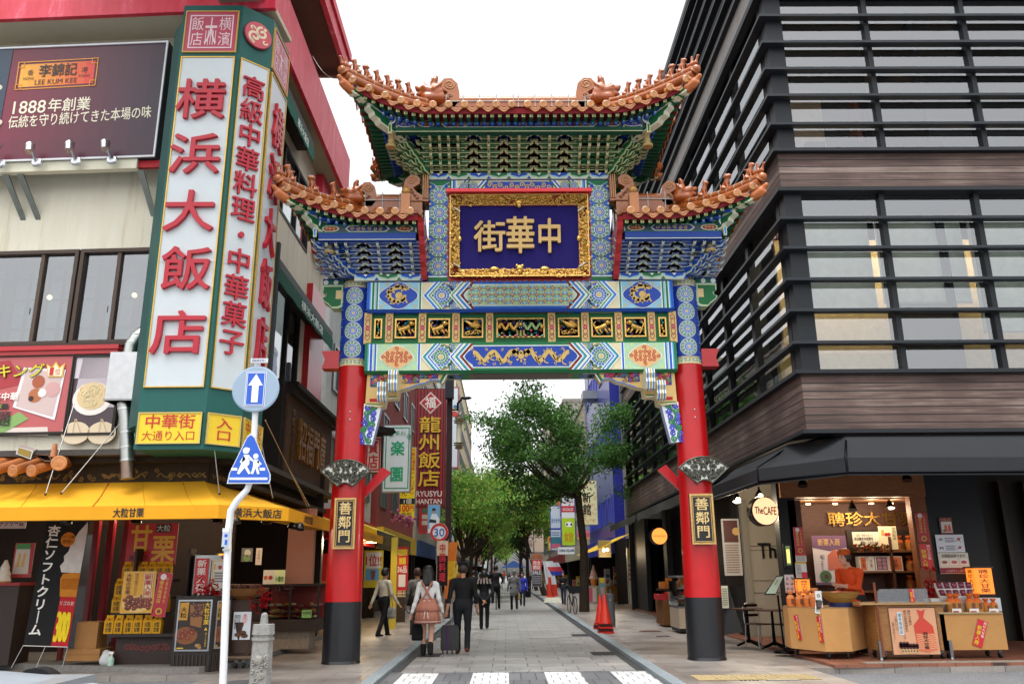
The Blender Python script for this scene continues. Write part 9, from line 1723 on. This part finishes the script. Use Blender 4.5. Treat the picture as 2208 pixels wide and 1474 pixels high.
hang(38.5,(1292,1245,1305,1296),'#6a9ab0','blue poster panel of cups beside the ice cream model',lambda F,mb,w,h:(F.rect(mb,.03,h*.78,w-.03,h,'#c9b82c',2),F.poly(mb,[(w*.3,h*.2),(w*.2,h*.6),(w*.8,h*.6),(w*.7,h*.2)],'#c9a4a8',2)))
c=G(1186,1288);mb=MB();mb.lathe((c[0],c[1],0),[(.3,0),(.3,.08),(.2,.1),(.1,1.1),(.08,1.3)],'#c83a24',16);tag(mb.build('traffic_cone','print',org=(c[0],c[1],0)),'distant orange red cone by the right kerb','traffic cone')
c=G(1192,1298);mb=MB();mb.prism([(c[0]-.5,c[1]-.3,0),(c[0]+.5,c[1]-.3,0),(c[0]+.4,c[1]-.2,.25),(c[0]-.4,c[1]-.2,.25)],(0,.6,0),'#b9b9a8');tag(mb.build('banner_weight','stone',org=(c[0],c[1],0)),'pale concrete banner weight near the distant cone','weight')
c=G(1043,1262,-.05);t=thing('parked_van','white van parked far down the street on the left','van',(c[0],c[1],-.05));x,y,z=c;mb=MB();mb.prism([(x-.85,y,.2),(x+.85,y,.2),(x+.85,y,1.0),(x+.75,y,1.7),(x+.6,y,1.85),(x-.6,y,1.85),(x-.75,y,1.7),(x-.85,y,1.0)],(0,4,0),'#c4c8cc');mb.build('body','lacquer',t);mb=MB();mb.prism([(x-.72,y-.01,1.05),(x+.72,y-.01,1.05),(x+.65,y-.01,1.65),(x-.65,y-.01,1.65)],(0,.02,0),'#3a4448');mb.build('rear_window','lacquer',t)
for s in(-1,1):mb=MB();mb.lathe((x+s*.75-.1,y+.7,.25),[(.3,0),(.3,.2)],'#16171a',16,axis=(1,0,0));mb.build('wheel','matte',t);mb=MB();mb.box(x+s*.78-.06,x+s*.78+.06,y-.02,y,.75,1.0,'#a8242a');mb.build('tail_lamp','print',t)
c=P(1108,1228,90);mb=MB();mb.prism([(c[0]-1.3,90,2.2),(c[0]+1.3,90,2.2),(c[0],90,2.9)],(0,3,0),'#4a6ab0');[mb.box(c[0]+s*1.25-.04,c[0]+s*1.25+.04,90,90.1,-.05,2.2,'#888')for s in(-1,1)];tag(mb.build('tent','canvas',org=(c[0],91,0)),'pale blue tent roof far down the street','tent')
for px,Y,pt_,lab in((1137,66,1085,'tall dark brown pole on the right kerb beside the porridge sign'),(1122,82,1110,'dark brown pole on the right kerb, farther than the porridge sign'),(1060,88,1120,'dark brown pole on the left kerb, far down the street')):
 a=P(px,1200,Y);mb=MB();mb.box(a[0]-.12,a[0]+.12,Y-.12,Y+.12,0,P(px,pt_,Y)[2],'#33201f');mb.box(a[0]-.18,a[0]+.18,Y-.18,Y+.18,0,.5,'#2a1a19');tag(mb.build('pole','paint',org=(a[0],Y,0)),lab,'pole','dark poles along the street')
a,b=P(674,122,15.2),P(752,160,14.3);mb=MB();mb.tube([a+(b-a)*k/10-np.array((0,0,.28*math.sin(math.pi*k/10)))for k in range(11)],.008,'#b9b9b4',5);tag(mb.build('cable','metal',org=b),'thin pale cable sagging from the red eave to the gate roof tip','cable')
#================================================ trees
def tree(base,H,r0,fork,cen,rad,nl,ls,col,label,lean=(0,0),ncl=110,seed=1,flat=.5):
 rg=np.random.default_rng(seed);base=np.array(base,float);t=thing('street_tree',label,'tree',base,'street trees');cen,rad=np.array(cen,float),np.array(rad,float);top=base+np.array((lean[0],lean[1],fork));mb=MB()
 mb.tube([base-(0,0,.06),base+(top-base)*.5+rg.normal(size=3)*(.06,.06,0),top],[r0*1.15,r0*.85,r0*.75],'#3d3329',12)
 cl=[]
 while len(cl)<ncl:
  v=rg.normal(size=3);v=v/np.linalg.norm(v)*rg.uniform(.25,1)**.6;cl.append(cen+v*rad*(1+.22*math.sin(v[0]*7+seed)+.15*math.sin(v[2]*9+v[1]*5)))
 cl=np.array(cl)
 for k in range(16):
  e=cl[(k*7)%ncl];m1=top+(e-top)*.4+np.array((0,0,-.12*abs(e[0]-top[0])))+rg.normal(size=3)*.12;m2=top+(e-top)*.75+rg.normal(size=3)*.15;st=top-np.array((0,0,rg.uniform(0,fork*.12)));rr_=r0*rg.uniform(.3,.5);mb.tube([st,m1,m2,e],[rr_,rr_*.7,rr_*.4,.012],'#3d3329',7)
  for j in range(2):q=cl[(k*7+3+5*j)%ncl];d=q-m2;q=m2+d*min(1,1.6/np.linalg.norm(d));mb.tube([m2,(m2+q)/2+(0,0,.1),q],[rr_*.35,rr_*.2,.01],'#3d3329',5)
 mb.build('trunk','bark',t);mb=MB();ci=rg.integers(0,ncl,nl);tone=rg.uniform(.65,1.35,ncl);s0=rad.mean()*(.135 if nl>20000 else .19)
 p=cl[ci]+rg.normal(size=(nl,3))*(s0,s0,s0*flat);a=rg.normal(size=(nl,3));a[:,2]-=.35;a/=np.linalg.norm(a,axis=1)[:,None];b=np.cross(a,rg.normal(size=(nl,3)));b/=np.linalg.norm(b,axis=1)[:,None];L=ls*rg.uniform(.6,1.3,nl)[:,None]
 vs=np.stack([p,p+a*L*.5+b*L*.2,p+a*L,p+a*L*.5-b*L*.2],1).reshape(-1,3);c0=np.array([C(c)for c in col])[rg.integers(0,len(col),nl)]*(tone[ci]*rg.uniform(.75,1.25,nl))[:,None]
 mb.add(vs,[(4*i,4*i+1,4*i+2,4*i+3)for i in range(nl)],[tuple(x)for x in c0]);mb.build('crown','leaf',t);return t
GR=['#4a7438','#3c622e','#5c883c'];YG=['#7cae4a','#8cb84e','#669a44','#a2a84a']
b=G(1260,1318);D=b[1]
tree((b[0],D,0),10,.19,P(1245,1050,D)[2],P(1176,965,D),(3.45,2.6,2.55),26000,.17,GR,'big dark green tree with a straight trunk by the right kerb',(-.15,0),95,3)
b=G(1176,1283);tree((b[0],b[1],0),9,.2,4.2,(1.0,b[1],6.6),(3.0,2.5,2.2),9000,.28,YG,'leaning tree with a curved trunk farther along the right kerb',(-1.5,0),90,5)
for i,(x,y,h,s,lab)in enumerate(((-2.75,50,4.3,5,'nearest yellow green tree on the left kerb, right of the lamp pole'),(-2.6,58,4.6,6,'second yellow green tree on the left kerb'),(-2.7,72,5,7,'third tree on the left kerb behind the dark blue sign'),(3.0,82,5,8,'thin trunked tree on the right kerb beyond the leaning tree'),(-2.7,95,5.2,9,'fourth tree on the left kerb, far down the street'),(3.0,105,5.5,10,'far tree on the right kerb past the thin trunked tree'),(-2.8,125,6,11,'fifth tree on the left kerb, very far off'),(3.0,140,6,12,'farthest tree on the right kerb'),(-2.5,175,6,13,'farthest tree on the left kerb'),(.6,215,6,14,'distant tree at the very end of the street'))):
 big=y>90;tree((x,y,0),9,.16,h*.62,(x+(1.0 if x<0 else-1.0),y,h+1.4),(2.7,2.6,2.0)if not big else(3.4,3,2.7),8000 if not big else 4000,.24 if y<70 else .4,YG if i!=3 else GR,lab,(.35 if x<0 else-.3,0),80,s)
#================================================ people
def fingers(mb,c,d,side,col,s,curlv=.35):
 """four fingers and a thumb rooted in the palm at c, pointing along d, thumb towards side"""
 d=nrm(d);side=np.array(side,float);side=nrm(side-d*(side@d));n=np.cross(d,side)
 for k in range(4):
  o=c+side*(.027-.018*k)*s+d*.035*s;L=(.062,.07,.066,.05)[k]*s;p1=o+d*L*.55+n*L*.12;p2=p1+nrm(d*(1-curlv)+n*curlv)*L*.5;mb.tube([o-d*.02*s,p1,p2],[.0095*s,.009*s,.007*s],col,6)
 o=c+side*.03*s-d*.01*s;mb.tube([o-side*.01*s,o+(side*.6+d)*.025*s,o+(side*.5+d*1.4)*.042*s+n*.01*s],[.011*s,.01*s,.008*s],col,6)
def person(px,py,hpy,rz,label,top='#222',pants='#1a1a1e',hair='#15110f',skin='#b58468',shoes='#141414',arms=((-.02,.1),(.02,-.08)),stride=.28,sleeve=1.0,skirt=None,coat=None,long_=0.0,cap=None,z0=-.05,wide=1.0,legs=None,bare=False,res=None,feet=True,lean=0.0,hands=None,head=(0,0)):
 c=G(px,py,z0)if not isinstance(px,tuple)else np.array(px,float);h=(P(px,hpy,c[1])[2]-z0)if not isinstance(px,tuple)else hpy;s=h/1.70;far=c[1]>34
 t=thing('person',label,'person',(c[0],c[1],z0));ca,sa=math.cos(rz),math.sin(rz);T=np.eye(4);T[:3,:3]=np.array(((ca,-sa,0),(sa,ca,0),(0,0,1)))*s;T[:3,3]=(c[0],c[1],z0);w=wide
 legc=skin if bare else pants;pr=[];ln=lambda z:lean*max(0,z-.9)
 for sg,f in((-1,stride/2),(1,-stride/2)):
  hip,kn,an=(sg*.085*w,0,.86),(sg*.09*w,f*.55+.03,.47),(sg*.085*w,f*1.1,.09 if f>0 else .12)
  if legs:kn,an=legs[0 if sg<0 else 1]
  pr+=[(hip,kn,.088*w,.062*(.85 if bare else 1),legc),(kn,an,.06*(.85 if bare else 1),.045 if bare else .058,legc),((an[0],an[1]-.03,an[2]-.045),(an[0]*1.15,an[1]+.13,an[2]-.055 if f>=0 else an[2]-.06),.045,.034,shoes)]
  if bare:pr.append(((an[0],an[1],an[2]),(an[0],an[1]-.005,an[2]+.1),.054,.056,shoes))
 hipc=skirt or pants
 pr+=[((-.05,0,.92),(.05,0,.92),.125*w,.125*w,hipc,(1,.85,1)),((0,0,1.02),(0,ln(1.3),1.26),.125*w,.15*w,top,(1,.7,1)),((-.135*w,ln(1.38),1.365),(.135*w,ln(1.38),1.365),.068,.068,top),((0,ln(1.4),1.38),(0,ln(1.5)+.012,1.5),.052,.046,skin)]
 hx,hy=head;hd=np.array((hx,ln(1.55)+.03+hy,1.575));q=lambda*a:tuple(hd+np.array(a))
 pr+=[(q(0,0,.03),q(0,.0,.03),.088,.088,skin,(.9,1.06,1.12)),(q(0,.028,-.06),q(0,.03,-.05),.056,.056,skin,(.95,1,.9)),(q(0,.095,.0),q(0,.108,-.022),.011,.014,skin),(q(-.082,0,.0),q(-.082,0,.02),.018,.02,skin,(.5,1,1)),(q(.082,0,.0),q(.082,0,.02),.018,.02,skin,(.5,1,1))]
 hnd=[]
 for sg,a in zip((-1,1),arms):
  sh=np.array((sg*.185*w,ln(1.36),1.355))
  if len(a)==2:el=sh+np.array((sg*.045,a[1]*.35-.02,-.27));wr=el+np.array((sg*.012+a[0]*.3,a[1]*.8+.03,-.24))
  else:el,wr=np.array(a[:3]),np.array(a[3:6])
  d=nrm(wr-el);pr+=[(tuple(sh),tuple(el),.054*w,.045,top),(tuple(el),tuple(el+(wr-el)*.55),.044,.04,top if sleeve>.6 else skin),(tuple(el+(wr-el)*.5),tuple(wr),.04,.034 if sleeve>.9 else .028,top if sleeve>.9 else skin),(tuple(wr),tuple(wr+d*.065),.026,.03,skin,(.75,1,1))];hnd.append((wr+d*.05,d,sg))
 if coat:pr+=[((0,0,.98),(0,.0,coat+.06),.15*w,.185*w,top,(1,.78,1))]
 mb=MB();mb.T=T;add_body(mb,pr,res or(.028 if far else .019),.035 if not far else .03)
 if not far:
  for o,d,sg in hnd:fingers(mb,o,d,(-sg*.5,.8,0),skin,1.0)
  for sg in(-1,1):mb.ball(q(sg*.032,.083,.022),(.013,.008,.007),'#1c1410',8,5);mb.ball(q(sg*.034,.085,.045),(.02,.008,.004),hair,8,4)
  mb.ball(q(0,.083,-.045),(.022,.008,.006),'#8a4a40',8,5)
 mb.build('body','skin',t)
 hp=[(q(0,-.022,.06),q(0,-.025,.04),.098,.1,hair,(.97,1.06,1.0)),(q(-.06,-.03,.0),q(.06,-.03,.0),.05,.05,hair),(q(0,.06,.115),q(0,.02,.13),.04,.05,hair,(1.6,1,.6))]
 if long_:hp+=[(q(-.03,-.06,0),q(-.055,-.085-.02,-long_),.07,.055,hair),(q(.03,-.06,0),q(.055,-.085-.02,-long_),.07,.055,hair),(q(-.08,-.0,.0),q(-.085,-.02,-long_*.8),.04,.03,hair),(q(.08,-.0,.0),q(.085,-.02,-long_*.8),.04,.03,hair)]
 mb=MB();mb.T=T;add_body(mb,hp if not cap or cap[1]else hp[:2],.02 if not far else .03,.03);mb.build('hair','hair',t)
 if cap:mb=MB();mb.T=T;mb.lathe(q(0,-.01,.06),[(.102,0),(.106,.03),(.1,.085),(.06,.1),(0,.105)],cap[0],20);mb.build('hat','fabric',t)
 if skirt and bare:
  mb=MB();mb.T=T
  for(z1,z2,r1,r2)in((1.1,.62,.15,.265),(1.0,.85,.19,.245)):
   N=48;vs=[]
   for k,(z,r)in enumerate(((z1,r1),(z1*.75+z2*.25,r1*.6+r2*.4),((z1+z2)/2,r1*.35+r2*.65),(z2,r2),(z2-.0,r2*.97))):
    for i in range(N):a=2*math.pi*i/N;rr=r*(1+.03*k*.5*math.sin(a*9+k*.2));vs.append((rr*math.cos(a),rr*.8*math.sin(a),z+(.012*math.sin(a*18)if k>2 else 0)))
   mb.add(vs,[(k*N+i,k*N+(i+1)%N,(k+1)*N+(i+1)%N,(k+1)*N+i)for k in range(4)for i in range(N)],skirt,True)
  mb.tube([(.262*math.cos(a),.21*math.sin(a),.655)for a in np.linspace(0,2*math.pi,40)],.008,'#cfb8b0',5);mb.build('skirt','fabric',t)
  mb=MB();mb.T=T
  for sg in(-1,1):mb.tube([(sg*.11,-.115,1.42),(sg*.03,-.135,1.28),(-sg*.09,-.115,1.08)],.02,skirt,6)
  for k in range(4):mb.tube([(-.07,-.125,1.06-.035*k),(.07,-.127,1.03-.035*k)],.007,'#d8d0cc',5);mb.tube([(.07,-.125,1.06-.035*k),(-.07,-.127,1.03-.035*k)],.007,'#d8d0cc',5)
  [mb.tube([(0,-.14,.93),(x,-.19,.82),(x*1.4,-.2,.72)],.007,'#d8d0cc',5)for x in(-.03,.03)];mb.build('straps','fabric',t)
 return t,T
def hung_bag(T,at,size,col,label,strap=None,name='bag'):
 o=(np.array(at)@T[:3,:3].T)+T[:3,3];t=thing(name,label,'bag',o-np.array((0,0,size[2])));mb=MB();x,y,z=size;mb.T=np.array(T);mb.T[:3,:3]=T[:3,:3];a=np.array(at)
 add_body(mb,[((a[0]-x*.5,a[1],a[2]-z*.35),(a[0]+x*.5,a[1],a[2]-z*.35),y*.5,y*.5,col,(1,1,z/y)),((a[0]-x*.45,a[1],a[2]-z*.8),(a[0]+x*.45,a[1],a[2]-z*.8),y*.55,y*.55,col)],.02,.03);mb.build('pouch','fabric',t)
 mb=MB();mb.T=T;mb.tube([(a[0]-x*.4,a[1],a[2]-.05)]+[tuple(p)for p in(strap or[(a[0],a[1],a[2]+.12)])]+[(a[0]+x*.4,a[1],a[2]-.05)],.01,mixc(col,'#000',.5),6);mb.build('strap','fabric',t);return t
_,T=person(825,1374,1226,-.75,'woman in a cream cardigan and black trousers walking right beside the left column','#cdc4ae','#141416',skin='#b98d72',arms=((0,-.18),(0,.22)),stride=.42,wide=1.08)
hung_bag(T,(.26,.05,.72),(.2,.1,.24),'#8f8f8a','pale grey shoulder bag hanging beside the cream cardigan',[(.22,.03,1.0),(.2,0,1.36)])
_,T=person(898,1372,1226,.35,'person in a grey coat with a dark bag, just left of the pink skirt','#6f6a66','#4a463f',hair='#3a1c14',stride=.2,coat=.7,wide=1.1)
hung_bag(T,(-.1,-.22,1.0),(.22,.12,.22),'#161616','black shoulder bag slung across the grey coat',[(-.15,-.15,1.2),(.12,-.14,1.42)])
_,T=person(920,1414,1222,-.05,'woman in a white blouse and pink ruffled skirt with shoulder length black hair','#d2d3d2','#b58a78',hair='#120f10',skin='#b58c78',shoes='#121214',skirt='#a8705f',bare=True,long_=.22,arms=((-.22,-.05),(.16,.1)),stride=.16,wide=.96)
hung_bag(T,(-.2,.02,.58),(.16,.08,.3),'#141416','black handbag with coloured charms held low beside the pink skirt')
_,T=person(997,1408,1215,0,'man in black jacket, black jeans and a dark flat cap, pulling a suitcase','#0f1012','#14161c',hair='#2a1c16',skin='#a87c62',shoes='#5a2c1c',arms=((-.12,-.1),(.05,.05)),stride=.2,cap=('#121218',False),wide=1.14,sleeve=.8)
c=G(970,1408,-.05);t=thing('suitcase','black hard suitcase with a purple zip and a raised handle beside the man','suitcase',(c[0],c[1],-.05));zt=P(968,1346,c[1])[2];mb=MB();x,y=c[0],c[1];pts=[(-.18,.07),(-.16,.05),(.16,.05),(.18,.07)]
mb.prism([(x-.17,y-.12,.02),(x+.17,y-.12,.02),(x+.185,y-.12,.06),(x+.185,y-.12,zt-.06),(x+.15,y-.12,zt),(x-.15,y-.12,zt),(x-.185,y-.12,zt-.06),(x-.185,y-.12,.06)],(0,.24,0),'#101013');[mb.box(x+k,x+k+.02,y-.13,y-.12,.08,zt-.08,'#1c1c20')for k in(-.13,.06,.12)];mb.build('shell','lacquer',t)
mb=MB();mb.box(x-.06,x-.025,y-.135,y-.118,.03,zt-.0,'#4a2a5a');mb.build('zip','fabric',t);mb=MB();[mb.tube([(x+k,y+.08,zt-.02),(x+k,y+.06,zt+.42)],.009,'#b0b2b4',6)for k in(.05,.12)];mb.tube([(x+.04,y+.06,zt+.42),(x+.13,y+.06,zt+.42)],.016,'#1a1a1c',6);mb.build('handle','metal',t)
for k in(-.14,-.05,.05,.14):mb=MB();mb.lathe((x+k-.015,y-.08,-.015),[(.032,0),(.032,.03)],'#2a2a2c',10,axis=(1,0,0));mb.build('wheel','matte',t)
person(1044,1356,1231,0,'woman in black with a checked shawl collar walking with hands clasped behind her back','#15161c','#121318',hair='#14100f',stride=.14,coat=.78,arms=((-.27,-.1,1.08,-.05,-.21,.86),(.27,-.1,1.08,.05,-.21,.84)),wide=1.05)
c=G(1044,1356,-.05);hh=P(1044,1231,c[1])[2]+.05;mb=MB();[mb.tube([(c[0]+(-.2+.05*k)*hh/1.7,c[1]-.11-.02*math.sin(k*.4),(1.28+.02*(k%2))*hh/1.7),(c[0]+(-.17+.042*k)*hh/1.7,c[1]-.08,1.42*hh/1.7)],.026,['#8a8078','#2a2628'][k%2],6)for k in range(9)];tag(mb.build('shawl','fabric',org=c),'checked grey shawl over the shoulders of the woman with clasped hands','shawl')
person(1021,1310,1230,.1,'person in dark clothes walking between the capped man and the cyclist','#15161a','#111216',stride=.25)
def bicycle(px,py,rz,label,z0=-.05,s=1.0,rider=False):
 c=G(px,py,z0);t=thing('bicycle',label,'bicycle',(c[0],c[1],z0));T=np.eye(4);ca,sa=math.cos(rz),math.sin(rz);T[:3,:3]=np.array(((ca,-sa,0),(sa,ca,0),(0,0,1)))*s;T[:3,3]=(c[0],c[1],z0)
 for y in(-.52,.52):
  mb=MB();mb.T=T;mb.tube([(0,y+.33*math.cos(a),.33+.33*math.sin(a))for a in np.linspace(0,2*math.pi,25)],.018,'#141416',6,caps=False);w_=mb.build('wheel','matte',t);mb=MB();mb.T=T;mb.tube([(0,y+.305*math.cos(a),.33+.305*math.sin(a))for a in np.linspace(0,2*math.pi,25)],.008,'#9a9c9e',5,caps=False);[mb.tube([(0,y,.33),(0,y+.3*math.cos(k*.524),.33+.3*math.sin(k*.524))],.003,'#8a8c8e',4)for k in range(12)];mb.build('rim','metal',w_)
 mb=MB();mb.T=T;[mb.tube(p,.016,'#3a3f44',6)for p in([(0,-.52,.33),(0,-.05,.3),(0,.42,.72),(0,.52,.33)],[(0,-.05,.3),(0,-.2,.75)],[(0,-.52,.33),(0,-.18,.66)],[(0,.42,.72),(0,.38,.95)])];mb.build('bicycle_frame','metal',t)
 mb=MB();mb.T=T;mb.tube([(-.27,.28,.98),(-.1,.4,.97),(.1,.4,.97),(.27,.28,.98)],.014,'#1a1a1c',6);mb.build('handlebar','metal',t);mb=MB();mb.T=T;mb.ball((0,-.22,.78),(.09,.13,.04),'#141416',10,6);mb.build('saddle','fabric',t)
 mb=MB();mb.T=T;mb.prism([(-.2,-.8,.78),(.2,-.8,.78),(.22,-.82,1.05),(-.22,-.82,1.05)],(0,.36,0),'#1c1f22')if not rider else mb.box(-.07,.07,-.7,-.35,.68,.7,'#2a2c2e');mb.build('basket' if not rider else 'rack','matte',t);return T
bicycle(1234,1322,.15,'parked bicycle with a dark basket leaning against the big tree',0)
bicycle(1070,1312,0,'bicycle ridden away by the man in the dark suit',-.05,1.0,True)
c=G(1070,1312,-.05);person((c[0]-.02,c[1]-.22,-.05),0,P(1068,1219,c[1])[2]+.05,0,'man in a dark suit riding a bicycle away down the street','#14161c','#1e2026',arms=((-.3,.1,1.12,-.24,.42,1.0),(.3,.1,1.12,.24,.42,1.0)),legs=(((-.13,.3,.62),(-.13,.18,.3)),((.13,.12,.42),(.13,.1,.1))),coat=.85,wide=1.1)
bicycle(862,1322,1.35,'parked bicycle with a bright front wheel beside the menu board',0)
person(1109,1314,1229,.1,'elderly woman with grey hair in a loose pale grey coat','#7f8082','#16171a',hair='#7d7974',skin='#b58c76',stride=.3,coat=.72,wide=1.15)
_,T=person(1127,1306,1234,3.05,'woman in a bright blue tunic walking towards the gate','#26309a','#1c2030',hair='#1c1412',stride=.25,coat=.8,wide=1.1)
hung_bag(T,(.26,0,.62),(.22,.1,.3),'#8f7d4e','olive shopping bag carried by the woman in blue');hung_bag(T,(-.3,0,.75),(.18,.12,.3),'#111114','black bundle hanging from the other hand of the woman in blue')
person(1087,1258,1230,0,'distant person in a bright orange jacket','#c8561c','#5a564e');person(1098,1264,1234,.1,'distant person in dark brown beside the orange jacket','#2e2420','#1a1a1e');person(1142,1276,1233,3.0,'distant person in dark navy on the right of the street','#1c2030','#1c1c22');person(1118,1262,1235,3.1,'distant person in purple between the orange jacket and the grey haired woman','#4a2a5a','#1c1c24');person(1150,1270,1236,0,'distant person in dark green beside the sale sign board','#24382c','#1a1a1c');person(1030,1262,1234,0,'distant person in brown beside the white van','#5a4030','#20202a');person(1057,1268,1232,0,'distant dark figure behind the man on the bicycle','#1a1c22','#16161a')
person(1216,1303,1233,2.9,'man in a black jacket and jeans looking at his hands by the tree','#14151a','#2a3344',arms=((-.24,.08,1.12,-.06,.24,1.1),(.24,.08,1.12,.06,.24,1.1)),z0=0)
person(1264,1299,1225,-1.3,'stall worker in black with a red cloth at the waist behind the tree','#141416','#141418',arms=((0,.25),(0,.3)),z0=0);person(1197,1270,1232,3.1,'distant figure in a dark dress near the red banners','#24283a','#b08c78',z0=0);person(1181,1272,1234,2.8,'distant figure in pale clothes near the leaning tree','#8a8478','#22242a',z0=0)
vx=P(1838,1250,16.3)[0]
person((vx,16.3,.05),0,P(1816,1176,16.3)[2]-.05,2.0,'young vendor in an orange tunic and orange cap looking down at his hands','#c8481a','#1c1c20',hair='#15100e',skin='#c0917a',stride=.05,coat=.72,arms=((-.2,.1,1.1,-.03,.3,1.14),(.24,.08,1.08,.05,.3,1.12)),cap=('#b8511f',True),sleeve=.7,wide=1.22,lean=.12,head=(0,.03),res=.015)
